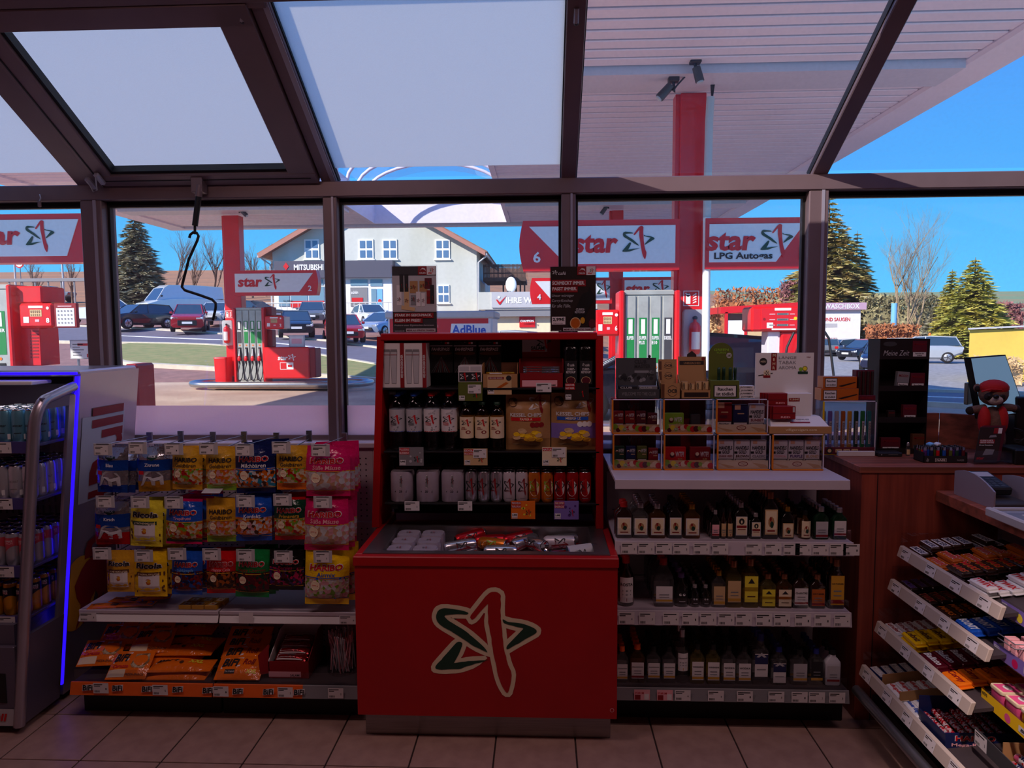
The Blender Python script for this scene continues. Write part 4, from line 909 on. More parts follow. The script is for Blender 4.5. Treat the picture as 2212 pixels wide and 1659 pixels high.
b=MB(); b.lathe([(.45,0),(.45,.03)], 'p_red', p+V((0,-.03,0)),20, axis='y'); b.disc(front((p.x, p.y-.03, p.z)),0,0,.34, 'p_white', .02); b.text(front((p.x, p.y-.03, p.z)), '70', -.2,-.14,.4,.28, 'p_ink', .04); b.build('disc', sp); b=MB(); b.tube([V((p.x, p.y+.05, GH(p.x, 66))), p+V((0,.05,.3))],.04, 'p_grey', 6); b.build('post', sp)
# ================================================================ TREES
mat('bark', (120,96,82),.9, noise=.2, scale=3); mat('bark_pale', (158,138,110),.9, noise=.2, scale=3)
mat('spruce_blue', (178,168,136),.9, noise=.3, scale=.9, col2=(138,138,112)); mat('spruce_green', (206,192,92),.9, noise=.3, scale=.9, col2=(158,160,70)); mat('spruce_dark', (172,170,100),.9, noise=.3, scale=.9, col2=(186,160,104)); mat('hedge_brown', (176,112,72),.95, noise=.3, scale=3)
def bare_tree(label, base, h, m='bark', seed=1, spread=.5, r0=.16, multi=1, lev=5, group='bare trees'):
    rn=random.Random(seed); t=thing('bare_tree', label, 'tree', loc=base, group=group); tr=MB(); br = MB()
    def grow(p, d, L, r, lv):
        n=3; pts=[p]; q=p; dd = d
        for i in range(n): dd=(dd + V((rn.uniform(-.12,.12), rn.uniform(-.12,.12), rn.uniform(0,.12)))).normalized(); q=q+dd*L/n; pts.append(q)
        (tr if lv == lev else br).tube(pts, [r*(1-.5*i/n) for i in range(n+1)], m, 5 if lv > 2 else 3, cap=False)
        if lv <= 0: return
        k = rn.randint(3,4) + (3 if lv == lev else 0)
        for i in range(k):
            f=rn.uniform(.3,1.0); w = pts[0]+(pts[-1]-pts[0])*f if lv < lev else pts[0]+(pts[-1]-pts[0])*rn.uniform(.3,1)
            a=rn.uniform(0,6.28); nd = (dd + V((math.cos(a), math.sin(a), rn.uniform(-.1,.5)))*spread*rn.uniform(.6,1.3)).normalized()
            grow(w, nd, L*rn.uniform(.48,.74), r*.45, lv-1)
    for k in range(multi): a=6.28*k/max(1, multi); grow(V(base)+V((.3*math.cos(a)*(multi > 1),.3*math.sin(a)*(multi > 1),-.2)), V((.25*math.cos(a)*(multi > 1),.25*math.sin(a)*(multi > 1),1)).normalized(), h*.5, r0, lev)
    tr.build('trunk', t); br.build('branches', t); return t
def spruce(label, base, h, rad, m, seed=1, group='spruce trees', tiers=30, top_thin=1.0):
    rn=random.Random(seed); t=thing('spruce_tree', label, 'tree', loc=base, group=group); base = V(base)
    b=MB(); b.tube([base-V((0,0,.3)), base+V((0,0, h))],[rad*.09,.02], 'bark', 6); b.build('trunk', t)
    b = MB()
    for k in range(tiers):
        f=(k+.3)/tiers; z=h*(.05+.94*f); R=rad*(1-f)**.75+.08; nb = max(5, int(15*(1-f)+4))
        for j in range(nb):
            a=6.283*(j+rn.random())/nb; Rr=R*rn.uniform(.7,1.12); dr=V((math.cos(a), math.sin(a),0)); o=base+V((0,0, z)); sag = Rr*rn.uniform(.18,.34)
            side=V((-dr.y, dr.x, 0)); ns = max(4, int(Rr/.28))
            for i in range(ns):
                s=(i+.6)/ns; c=o+dr*Rr*s+V((0,0,-sag*s*s+.06*rn.uniform(-1,1))); wl_ = Rr*.20*(1.15-s*.5)+.10
                for q in range(6):
                    ang=rn.uniform(-1.3,1.3); e1=(dr*math.cos(ang)+side*math.sin(ang)); tip=c+e1*wl_*rn.uniform(1.2,2.2)+V((0,0, rn.uniform(-.3,.12)*wl_*1.6)); wv = V((-e1.y, e1.x, rn.uniform(-.8,.8)))*wl_*.42
                    b.add([c+wv, tip, c-wv],[(0,1,2)], m)
    b.build('foliage', t); return t
def at(x, y, Y): p=aY(x, y, Y); return V((p.x, Y, GH(p.x, Y)))
Yt=60; q=at(298,640, Yt); spruce('big grey-green spruce behind the black crossover', q, aY(290,452, Yt).z-q.z, 2.75, 'spruce_blue', 3, tiers=34)
for i, (x, yt, Y, nm) in enumerate(((376,508,75, 'bare tree right of the grey-green spruce'),(421,515,80, 'bare tree behind the crank rod'),(462,500,78, 'bare tree left of the slim red column'),(545,545,85, 'bare tree above the number two banner'),(575,548,88, 'bare tree beside the dealership gable'),(72,560,72, 'bare tree behind the far embankment road'),(156,560,74, 'bare tree behind the left window post'))):
    q=at(x, 640, Y); bare_tree(nm, q, aY(x, yt, Y).z-q.z+.5, 'bark', 20+i, .42,.14)
q=at(1960,700,70); bare_tree('large pale bare tree behind the brown hedge', q, aY(1958,478,70).z-q.z+.5, 'bark_pale', 5,.46,.12,3,5)
for i, (x, xw, yt, yb, Y, m, nm) in enumerate(((1785,105,418,700,80, 'spruce_dark', 'tall spruce behind the right window post'),(1846,62,498,700,84, 'spruce_dark', 'pointed spruce right of the right window post'),(2098,84,556,775,56, 'spruce_green', 'yellow-green spruce left of the yellow wall'),(2050,42,582,765,60, 'spruce_green', 'slim yellow-green spruce beside the larger one'),(2020,34,655,750,66, 'spruce_blue', 'small grey conifer behind the silver off-roader'),(1735,30,590,690,82, 'spruce_dark', 'low spruce behind the gas banner'))):
    q=at(x, yb, Y); spruce(nm, q, aY(x, yt, Y).z-q.z, xw/1526*Y, m, 40+i, tiers=28)
def shrub(label, x0, y0, x1, y1, Y, m, n=700, group=None):
    l, r, bt, t=PXB(x0, y0, x1, y1, Y); cx=(l+r)/2; g0=GH(cx, Y); s=thing('hedge', label, 'hedge', loc=(cx, Y, g0), group=group); rn=random.Random(int(x0)); b=MB(); hh = max(.4, t-g0)
    for k in range(n):
        x, yv, z=rn.uniform(l, r), Y+rn.uniform(-.6,.6), g0+hh*(1-rn.random()**2*.95)*(1-.25*abs((rn.random()-.5)*2)**2); e = .18*Y/40
        p=V((x, yv, z)); b.add([p, p+V((rn.uniform(-e, e), rn.uniform(-e, e), rn.uniform(-e, e))), p+V((rn.uniform(-e, e), rn.uniform(-e, e), rn.uniform(0, e*1.4)))],[(0,1,2)], m)
    b.box(l+.2, r-.2, Y-.25, Y+.25, g0, g0+hh*.75, m); b.build('foliage', s); return s
shrub('brown clipped beech hedge behind the blue post', 1873,704,1980,745,65, 'hedge_brown', 1600)
shrub('reddish bare bushes on the far slope', 1545,625,1700,668,90, 'hedge_brown', 1200, 'far bushes')
mat('bush_red', (146,96,96),.95, noise=.3, scale=1); mat('bush_olive', (150,142,104),.95, noise=.3, scale=1)
shrub('dull red bush right of the yellow-green spruce', 2150,657,2212,700,78, 'bush_red', 900, 'far bushes')
shrub('olive brush between the wash building and the bare tree', 1862,640,2040,725,76, 'bush_olive', 2600, 'far bushes')
shrub('dry yellow grass at the foot of the yellow wall', 2110,775,2212,815,24.5, 'p_tan', 900)
shrub('dry bank of tan grass left of the carport', 1525,665,1552,750,66, 'p_tan', 500)
for i, (x, Y, y0, m) in enumerate(((1625,160,615, 'bark'),(1580,150,618, 'bark'),(2135,190,626, 'bark'))): q=at(x, 650, Y); bare_tree(['small far tree on the right ridge', 'small far tree left of the ridge', 'lone far tree on the green ridge'][i], q, max(3, aY(x, y0, Y).z-q.z), m, 70+i, .6,.2,1,4)
shrub('purple-brown bushes behind the gas dispenser', 1690,610,1760,670,80, 'bush_red', 1500, 'far bushes')
# ================================================================ SHOP FURNITURE
mat('shelf_white', (196,186,196),.4, noise=.03, scale=5); mat('shelf_dark', (58,50,54),.6, noise=.05); mat('plinth_black', (16,14,16),.6); mat('pegboard', (178,166,170),.55, noise=.03, scale=5)
mat('lip_orange', (236,104,30),.45, noise=.03); mat('cooler_red', (178,8,14),.42, noise=.05, scale=4, bump=.02, bscale=500); mat('cabinet_black', (18,14,16),.5); mat('brushed_steel', (150,146,146),.35,.9, noise=.1, scale=6, stretch=(1,1,30))
mat('wood', (160,74,56),.5, noise=.18, scale=2.5, stretch=(14,14,.7), col2=(126,54,42), bump=.03, bscale=30)
mat('wood_x', (168,90,70),.5, noise=.18, scale=2.5, stretch=(.7,14,14), col2=(120,68,50))
glassy('acrylic', (.93,.93,.95),.9); mat('wire', (150,150,156),.35,.9)
def holes(b, x0, x1, z0, z1, Y, p=.0262):
    fn=front((0, Y, 0)); nx, nz = int((x1-x0)/p), int((z1-z0)/p)
    for i in range(nx):
        for j in range(nz): b.rect(fn, x0+p*(i+.35), z0+p*(j+.35), x0+p*(i+.35)+.006, z0+p*(j+.35)+.006, 'p_black', .0006)
# ---- left candy unit
XL, XM, XR = -1.945,-1.345,-.745
gn = thing('candy_shelf_unit', 'white pegboard shelf unit with candy hooks between the drinks fridge and red cooler', 'shelf', loc=((XL+XR)/2,2.95,0))
for (a, c) in ((XL, XM),(XM, XR)):
    b=MB(); b.box(a+.004, c-.004,2.80,3.1,0,.108, 'plinth_black', .003); b.build('plinth', gn)
    for z0, z1 in ((.11,.42),(.424,.74),(.744,1.075)):
        b=MB(); b.box(a+.012, c-.012,3.10,3.112, z0, z1, 'pegboard', .002); o = b.build('back_panel', gn)
        b=MB(); holes(b, a+.02, c-.02, z0+.01, z1-.01,3.0995); b.build('peg_holes', o, kind='stuff')
    b=MB(); b.box(a+.003, c-.003,2.735,3.1,.135,.16, 'shelf_dark', .002); b.build('base_deck', gn)
    b=MB(); b.box(a+.003, c-.003,2.80,3.1,.425,.44, 'shelf_white', .002); b.build('shelf_deck', gn)
    b=MB(); b.obox(V((a+.003,2.792,.392)), V((c-a-.006,0,0)), V((0,.006,0)), V((0,.020,.048)), 'p_white', .002); o = b.build('shelf_lip', gn)
    q = MB()
    if a == XL: tagcard(q, front((0,2.791,0)), a+.012,.396,.072,.036)
    else: q.rect(front((0,2.791,0)), a+.09,.394, a+.15,.44, 'p_card', .001); tagcard(q, front((0,2.791,0)), c-.09,.396,.07,.036)
    q.build('price_ticket', o)
    b=MB(); b.box(a+.012, c-.012,2.738,2.741,.16,.212, 'acrylic'); b.build('front_guard', gn)
    b=MB(); b.box(a+.012, c-.012,2.804,2.807,.44,.468, 'acrylic'); b.build('front_guard', gn)
for x in (XL, XM, XR):
    b=MB(); b.box(x-.012, x+.012,3.098,3.13,0,1.09, 'pegboard', .002)
    for k in range(26): b.rect(front((0,3.098,0)), x-.004,.05+k*.04, x+.004,.072+k*.04, 'p_black', .0006)
    b.build('upright', gn)
b=MB(); b.box(XL-.01, XR+.02,3.085,3.14,1.075,1.10, 'shelf_white', .004); b.build('top_rail', gn)
def lipstrip(b, x0, x1, y0, y1, m, Y): PX(b, x0, y0, x1, y1, Y, .004, m)
b=MB(); b.obox(V((XL, 2.72,.112)), V((XM-XL-.004,0,0)), V((0,.006,0)), V((0,.012,.05)), 'lip_orange', .001); lip1 = b.build('base_lip', gn)
b=MB(); b.obox(V((XM, 2.72,.112)), V((.37,0,0)), V((0,.006,0)), V((0,.012,.05)), 'lip_orange', .001); b.obox(V((XM+.37,2.72,.112)), V((XR-XM-.37,0,0)), V((0,.006,0)), V((0,.012,.05)), 'p_grey', .001); lip2 = b.build('base_lip', gn)
YL = 2.718
for (xx, yy, par) in ((179,1479, lip1),(243,1480, lip1),(307,1482, lip1),(373,1483, lip1),(438,1485, lip1),(503,1487, lip2),(569,1488, lip2),(635,1489, lip2)):
    b=MB(); l, r, bt, t=PXB(xx, yy, xx+22, yy+12, YL); fn = front((0, YL, 0))
    b.poly(fn, [(l-.003, bt-.003),(r, bt+.002),(r+.003, t+.003),(l, t-.001)], 'p_white', .0015); b.text(fn, 'BiFi', l, bt, r-l, t-bt, 'p_ink', .0025,.03,.1); b.build('lettering', par)
for (xx, yy, par) in ((202,1475, lip1),(330,1479, lip1),(461,1482, lip2),(600,1484, lip2),(709,1486, lip2)):
    b=MB(); l, r, bt, t=PXB(xx, yy, xx+33, yy+22, YL); tagcard(b, front((0, YL, 0)), l, bt, r-l, t-bt, .002); b.build('price_ticket', par)
HOOKS = [[(222,958),(297,955),(375,957),(450,956),(528,959),(607,954),(692,960)],[(227,1071),(302,1072),(375,1073),(455,1066),(530,1070),(610,1067),(697,1072)],[(220,1183),(310,1188),(382,1184),(457,1185),(530,1187),(612,1190),(697,1190)]]
YT = 2.755
for rI, row in enumerate(HOOKS):
    for cI, (x, y) in enumerate(row):
        p = aY(x, y+2, YT)
        b=MB(); back=V((p.x+.0,3.1, p.z-.018)); b.tube([p+V((0,.004,-.002)), back],.0022, 'wire', 5); b.tube([back+V((0,-.004,-.02)), V((p.x, YT+.06, p.z-.045)), V((p.x, YT+.045, p.z-.035))],.0028, 'wire', 5)
        b.box(p.x-.012, p.x+.012,3.09,3.1, p.z-.05, p.z, 'wire'); h = b.build('hook', gn)
        l, r, bt, t=PXB(x-20, y, x+20, y+26, YT); fl = (rI, cI) == (1,3)
        b=MB(); fn = front((0, YT, 0)) if not fl else plane((0, YT, t),(1,0,0),(0,.85,.5))
        if fl: b.obox(V((l, YT, t)), V((r-l, 0,0)), V((0,.034,.012)), V((0,0,.002)), 'p_lgrey', .0005)
        else:
            b.box(l, r, YT, YT+.003, bt, t, 'p_lgrey', .0005); b.rect(fn, l+.012, t-.004, r-.012, t-.0015, 'p_ink', .0006); tagcard(b, fn, l+(r-l)*(.12 if rI else .06), bt+.002,(r-l)*.72,(t-bt)*.78)
        b.build('price_holder', h)
# ---- red promotional cooler
CX0, CX1, CY0, CY1 = -.721,.284,2.62,3.28
cl_ = thing('promo_cooler', 'red chest cooler with star emblem and tall open shelf cabinet on top', 'cooler', loc=((CX0+CX1)/2,2.95,0))
b=MB(); b.box(CX0+.018, CX1-.02,2.668,3.24,0,.105, 'brushed_steel', .002); b.build('base', cl_)
b = MB()
b.box(CX0, CX1, CY0, CY0+.03,.105,.70, 'cooler_red', .002); b.box(CX0, CX0+.03, CY0+.03, CY1,.105,.70, 'cooler_red', .002); b.box(CX1-.03, CX1, CY0+.03, CY1,.105,.70, 'cooler_red', .002); b.box(CX0+.03, CX1-.03, CY1-.03, CY1,.105,.70, 'cooler_red'); b.box(CX0+.03, CX1-.03, CY0+.03, CY1-.03,.105,.13, 'cooler_red'); b.build('chest', cl_)
WY0, WY1=2.685,3.03; WX0, WX1=CX0+.095, CX1-.085; ZT = .738
b=MB(); b.box(CX0-.004, CX1+.004, CY0-.006, CY0+.03,.70, ZT, 'cooler_red', .003); b.box(CX0-.004, CX0+.026, CY0+.03, CY1,.70, ZT, 'cooler_red', .003); b.box(CX1-.026, CX1+.004, CY0+.03, CY1,.70, ZT, 'cooler_red', .003); b.build('rim', cl_)
b=MB(); z = ZT+.003
for (a, c, d, e) in ((CX0+.026, CX1-.026, CY0+.03, WY0),(CX0+.026, WX0, WY0, WY1),(WX1, CX1-.026, WY0, WY1),(CX0+.026, CX1-.026, WY1, WY1+.02)): b.box(a, c, d, e, ZT-.02, z, 'brushed_steel')
for (a, c, d, e) in ((WX0-.004, WX0, WY0, WY1),(WX1, WX1+.004, WY0, WY1),(WX0, WX1, WY0-.004, WY0),(WX0, WX1, WY1, WY1+.004)): b.box(a, c, d, e, .50, ZT-.02, 'brushed_steel')
b.box(WX0, WX1, WY0, WY1,.495,.50, 'brushed_steel'); b.build('steel_well', cl_)
def chaikin(p):
    o = []
    for i in range(len(p)): a, c=p[i], p[(i+1) % len(p)]; o += [(a[0]*.78+c[0]*.22, a[1]*.78+c[1]*.22),(a[0]*.22+c[0]*.78, a[1]*.22+c[1]*.78)]
    return o
def rough(p):   # dry-brush edge: small jitter along the long sides
    rq=random.Random(5); o = []
    for i in range(len(p)):
        a, c=p[i], p[(i+1) % len(p)]; o.append(a); d = math.dist(a, c)
        if d > .10: o += [(a[0]+(c[0]-a[0])*t+rq.uniform(-.004,.004), a[1]+(c[1]-a[1])*t+rq.uniform(-.003,.003)) for t in (.3,.55,.8)]
    return o
# star emblem: pale outline then green and red strokes
fe=front((0, CY0,0)); l, r, bt, t = PXB(933,1270,1168,1502, CY0)
W_, H_ = r-l, t-bt
b = MB()
for i, pts in enumerate((STAR_G1, STAR_G2, STAR_G3, STAR_RED)): b.poly(fe, [(l+W_*x, bt+H_*y) for x, y in chaikin(outline(pts, .040))], 'p_cream', .0008+i*.00015)
[b.poly(fe, [(l+W_*x, bt+H_*y) for x, y in chaikin(rough(pts))], m_, w_) for pts, m_, w_ in ((STAR_G1, 'p_dgreen', .002),(STAR_G2, 'p_dgreen', .002),(STAR_G3, 'p_dgreen', .002),(STAR_RED, 'cooler_red', .0022))]; b.build('star_emblem', cl_)
b=MB(); p=aY(1322,1534, CY0); b.disc(fe, p.x, p.z, .008, 'p_lpink', .001); b.disc(fe, p.x, p.z, .006, 'cooler_red', .0015); b.build('lock', cl_)
SY = 3.0
for sd in (0,1):
    bx, tx = (aY(804,1170, SY).x, aY(814,722, SY).x) if sd == 0 else (aY(1303,1170, SY).x, aY(1303,722, SY).x)
    th = .03 if sd == 0 else -.03
    b=MB(); vs = []
    for z, x in ((ZT+.004, bx),(1.572, tx)):
        for yy in (SY, CY1): vs += [(x, yy, z),(x+th, yy, z)]
    f = [(0,2,3,1),(4,5,7,6),(0,1,5,4),(2,6,7,3),(0,4,6,2),(1,3,7,5)]
    b.add(vs, f if sd == 0 else [tuple(reversed(q)) for q in f], 'cooler_red'); b.build('side_panel', cl_)
b=MB(); b.box(-.70,.262,3.262, CY1, ZT, 1.572, 'cabinet_black'); b.build('back_panel', cl_)
zt0, zt1 = aY(1050,735, SY).z, aY(1050,719, SY).z
b=MB(); b.box(aY(822,728, SY).x, aY(1290,728, SY).x, SY-.005, CY1, zt0, zt1, 'cooler_red', .004); b.build('top_panel', cl_)
SZ = [aY(1050,838, SY).z, aY(1050,975, SY).z, aY(1050,1087, SY).z]
for z in SZ: b=MB(); b.box(-.685,.245, SY, 3.262, z-.008, z, 'cabinet_black', .001); b.build('shelf', cl_)
for z in SZ:
    for x in (-.66,.215): b=MB(); b.box(x, x+.03, SY+.01, SY+.2, z-.03, z-.009, 'black_plastic', .003); b.build('shelf_bracket', cl_)
def promo(x0, y0, x1, y1, style, price=None, lines=()):
    l, r, bt, t=PXB(x0, y0, x1, y1, SY-.012); w, h=r-l, t-bt; fn=front((0, SY-.012,0)); b = MB()
    bgc = {'cat': 'p_grey', 'fruit': 'p_tan', 'chips': 'p_cream', 'orange': 'p_orange', 'berry': 'p_violet', 'dark': 'p_dbrown', 'green': 'p_olive', 'plain': 'p_card'}[style]
    b.box(l, r, SY-.012, SY-.010, bt, t, bgc)
    if style == 'plain': tagcard(b, fn, l, bt, w, h, .0012)
    else:
        for k, tx in enumerate(lines): b.rect(fn, l+w*.02, t-h*(.2+.19*k), l+w*.42, t-h*(.04+.19*k), 'p_red', .0008); b.text(fn, tx, l+w*.03, t-h*(.18+.19*k), w*.37, h*.11, 'p_white', .0014)
        if price: b.rect(fn, l+w*.03, bt+h*.1, l+w*.27, bt+h*.32, 'p_white', .0008); b.text(fn, price, l+w*.05, bt+h*.15, w*.2, h*.13, 'p_ink', .0014,.03); b.rect(fn, l+w*.03, bt+h*.03, l+w*.27, bt+h*.08, 'p_card', .0008)
        star(b, fn, l+w*.6, bt+h*.15, w*.25, h*.4, 'p_red', 'p_dgreen', .0014)
        if style in ('fruit', 'chips', 'green'): b.rect(fn, l+w*.4, t-h*.55, l+w*.95, t-h*.02, 'p_card', .0016); tagcard(b, fn, l+w*.4, t-h*.55, w*.55, h*.53,.002)
        if style in ('berry', 'orange', 'cat'):
            for k in range(5): b.disc(fn, l+w*random.uniform(.45,.95), bt+h*random.uniform(.2,.85), w*random.uniform(.03,.06), {'berry': 'p_purple', 'orange': 'p_lemon', 'cat': 'p_lgrey'}[style],.0010)
    b.build('price_card', cl_)
for q in ((862,966,915,1006, 'cat', '0,99€', ('PLUSSIG', 'BLEIBEN!')),(1002,969,1053,1005, 'fruit', '1,79€', ('EDEL', 'FRUCHTIG')),(1171,966,1224,1006, 'chips', '2,79€', ('NATUR',)),(874,1083,906,1103, 'plain'),(989,1083,1020,1103, 'plain'),(1104,1082,1156,1121, 'orange', '1,49€', ('TRIPLE MELON', 'TRIPLE FUN?')),(1197,1082,1250,1122, 'berry', '1,49€', ('STARK LIMITIERT', 'ENERGIE')),(990,830,1042,866, 'green', '1,99€', ()),(1158,827,1191,847, 'plain'),(1220,827,1272,864, 'dark', '2,99€', ('SCHMECKT IMMER.', 'PASST IMMER.'))): promo(*q)
# ---- right bottle shelf
BX0, BX1, BY = .287,1.200,2.72
bs = thing('bottle_shelf_unit', 'white shelf unit of small spirit bottles between red cooler and wooden counter', 'shelf', loc=((BX0+BX1)/2,2.95,0))
b=MB(); b.box(BX0, BX1+.02,2.822,3.1,0,.115, 'plinth_black', .003); b.build('plinth', bs)
for z0, z1 in ((.12,.50),(.504,.80),(.804,.97)): b=MB(); b.box(BX0, BX1,3.10,3.112, z0, z1, 'pegboard', .002); b.build('back_panel', bs)
for x in (BX0+.01,1.085): b=MB(); b.box(x-.012, x+.012,3.085,3.10,.1,.97, 'pegboard'); b.build('upright', bs)
zt=aY(1580,1037, BY).z; zb = aY(1580,1058, BY).z
b=MB(); b.box(BX0-.004, BX1-.02, BY+.006,3.30, zt-.012, zt, 'shelf_white', .001); b.build('top_deck', bs)
b=MB(); b.obox(V((BX0-.004, BY, zb)), V((BX1-BX0-.016,0,0)), V((0,.006,0)), V((0,.004, zt-zb)), 'shelf_white', .002); b.build('top_lip', bs)
ZTOP=zt; LIPS = []
for k, (ya, yb) in enumerate(((1172,1200),(1323,1353),(1491,1517))):
    z1, z0=aY(1585, ya, BY).z, aY(1585, yb, BY).z; LIPS.append(z1)
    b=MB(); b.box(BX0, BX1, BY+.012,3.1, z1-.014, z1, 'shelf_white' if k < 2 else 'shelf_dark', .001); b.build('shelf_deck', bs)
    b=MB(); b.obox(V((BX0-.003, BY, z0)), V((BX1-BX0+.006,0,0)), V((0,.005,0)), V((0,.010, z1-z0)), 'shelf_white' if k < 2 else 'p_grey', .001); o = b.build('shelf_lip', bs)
    b=MB(); b.box(BX0+.005, BX1-.005, BY+.016, BY+.019, z1, z1+.048, 'acrylic'); b.build('front_guard', bs)
    fn=front((0, BY, 0)); cols = [.02,.087,.155,.222,.30,.372,.50,.575,.645,.69,.755,.82,.872] if k == 0 else ([.012,.092,.185,.26,.33,.40,.468,.545,.615,.695,.77,.845] if k == 1 else [.075,.165,.235,.365,.478,.60,.69,.757,.835])
    for i, x in enumerate(cols):
        q=MB(); tagcard(q, fn, BX0+x, z0+.004,.062, z1-z0-.006,.0015)
        if k == 2 and i < 2: q.rect(fn, BX0+x, z0+.004, BX0+x+.062, z1-.002, 'p_lpink', .0022); q.text(fn, 'STAR IM', BX0+x+.003, z1-.02,.035,.008, 'p_red', .003); q.rect(fn, BX0+x+.04, z0+.006, BX0+x+.058, z0+.03, 'p_white', .0028); q.rect(fn, BX0+x+.003, z0+.006, BX0+x+.025, z0+.026, 'p_dred', .0028)
        q.build('price_ticket', o)
# ---- wooden sales counter
ct = thing('sales_counter', 'wood veneer sales counter with raised screen at the right', 'counter', loc=(1.9,3.0,0))
KX, KY=1.272,2.832; ZK = 1.05
b=MB(); b.box(KX, 3.0, KY, 3.36,.0, ZK-.028, 'wood', .002); b.build('body', ct)
b=MB(); b.box(KX-.012,3.0, KY-.006,3.40, ZK-.028, ZK, 'wood_x', .003); b.build('worktop', ct)
b=MB(); b.box(KX+.06, KX+.063, KY-.001, KY+.002,0, ZK-.028, 'plinth_black'); b.build('panel_joint', ct)
xa=aY(2030,890,3.30).x; b=MB(); b.box(1.52, xa, 3.30,3.33, ZK, aY(2020,892,3.30).z, 'wood_x', .002); b.obox(V((xa, 3.30, ZK)), V((.9,-.55,0)), V((.02,.03,0)), V((0,0, aY(2020,892,3.30).z-ZK)), 'wood_x', .002); b.build('screen_panel', ct)
lz1, lz0 = .956,.913
b=MB(); b.box(1.556,3.0,1.6, KY-.008, lz0, lz1, 'wood_x', .003); b.build('service_ledge', ct)
# ---- candy rack under the ledge, facing the aisle
rk = thing('candy_rack', 'stepped candy rack with grey price rails under the wooden ledge', 'shelf', loc=(1.6,2.3,0))
RX=[1.404,1.372,1.326,1.272]; RZ=[.742,.608,.436,.256]; RY0, RY1=2.79,2.17; RD = .40
mat('rail_cream', (196,184,172),.5); mat('rack_panel', (150,138,142),.5, noise=.03)
b=MB(); b.box(1.80,1.83,1.4,2.82,.1,.91, 'rack_panel'); b.build('back_panel', rk)
b=MB(); b.box(1.33,1.83,1.4,2.81,.06,.12, 'plinth_black'); b.build('base', rk)
b=MB(); b.tube([aX(1850,1490,1.25), V((1.25,1.5, aX(1850,1490,1.25).z))],.02, 'steel', 10); b.build('bumper_tube', rk)
def rdeck(k, u, y, w=0.0):
    """point on sloped deck k: u from the rail inward, y along the aisle"""
    return V((RX[k]+.012+u, y, RZ[k]-.022+u*.13+w))
for k in range(4):
    y1 = RY1 if k < 3 else 1.5
    b=MB(); b.add([rdeck(k, 0, RY0), rdeck(k, RD, RY0), rdeck(k, RD, y1), rdeck(k, 0, y1), rdeck(k, 0, RY0,-.012), rdeck(k, RD, RY0,-.012), rdeck(k, RD, y1,-.012), rdeck(k, 0, y1,-.012)],[(0,3,2,1),(4,5,6,7),(0,4,7,3),(0,1,5,4),(1,2,6,5),(2,3,7,6)], 'shelf_dark'); b.build('deck', rk)
    b=MB(); hh=.042; o=V((RX[k]-.008, RY0, RZ[k]-hh)); b.obox(o, V((.016,0,.0)) + V((0,0,0)), V((0, y1-RY0,0)), V((.012,0, hh)), 'rail_cream', .002); ra = b.build('price_rail', rk)
    fn = plane(o, (0,-1,0),(.012,0, hh))
    n = 4 if k < 3 else 9
    for i in range(n):
        q=MB(); u0=.028+(RY0-y1)/n*i + (.02 if i else 0); tagcard(q, fn, u0,.003,.062, hh-.004,.0015); q.build('price_ticket', ra)
    b=MB(); b.box(RX[k]+.01, RX[k]+RD, RY0+.001, RY0+.004, RZ[k]-.03, RZ[k]+.05+k*0, 'acrylic'); b.build('end_guard', rk)
# ---- drinks fridge at the left
mat('fridge_silver', (178,172,182),.3,.75, noise=.04, scale=6); mat('fridge_grey', (104,98,116),.4,.3); mat('fridge_dark', (40,34,42),.5); mat('led_blue', (36,12,255),.4, emit=1.7); mat('fridge_blue', (70,64,130),.4)
glassy('fridge_glass', (.82,.82,.9),.9)
fr = thing('drinks_fridge', 'silver can fridge with glowing blue light strip and red vertical lettering', 'fridge', loc=(-2.4,2.9,0))
FXr = lambda z: -2.085 + .158*(z/1.43)         # right side leans outwards with height
FY0, FYL, FYB = 2.62,2.86,3.30
def fp(y, z, dx=0.0): return V((FXr(z)+dx, y, z))
def fpanel(b, y0, y1, z0, z1, th, m):
    a=[fp(y0, z0), fp(y1, z0), fp(y1, z1), fp(y0, z1)]; c = [p+V((-th, 0,0)) for p in a]
    b.add(a+c, [(0,1,2,3),(7,6,5,4),(0,4,5,1),(1,5,6,2),(2,6,7,3),(3,7,4,0)], m)
ZF = 1.435
b=MB(); fpanel(b, FYL+.012, FYB, .03, ZF-.01,.03, 'fridge_silver'); b.build('side_panel', fr)
b=MB(); fpanel(b, FYL, FYL+.010,.08, ZF-.02,.016, 'led_blue'); b.box(-2.95, FXr(ZF)-.012, FYL-.002, FYL+.008, ZF-.012, ZF-.002, 'led_blue'); b.build('light_strip', fr)
b=MB(); b.box(-3.0, FXr(ZF)-.01, FYL+.012, FYB, ZF-.02, ZF+.005, 'fridge_silver', .008); b.build('top', fr)
b=MB(); b.box(-3.0,-2.12, FYB-.02, FYB, .03, ZF-.02, 'fridge_dark'); b.build('back', fr)
b=MB(); b.box(-3.0,-2.10, FY0+.02, FYB-.02,.03,.44, 'fridge_grey'); b.box(-3.0,-2.14, FY0+.05, FYB-.02,0,.03, 'fridge_dark'); b.build('base', fr)
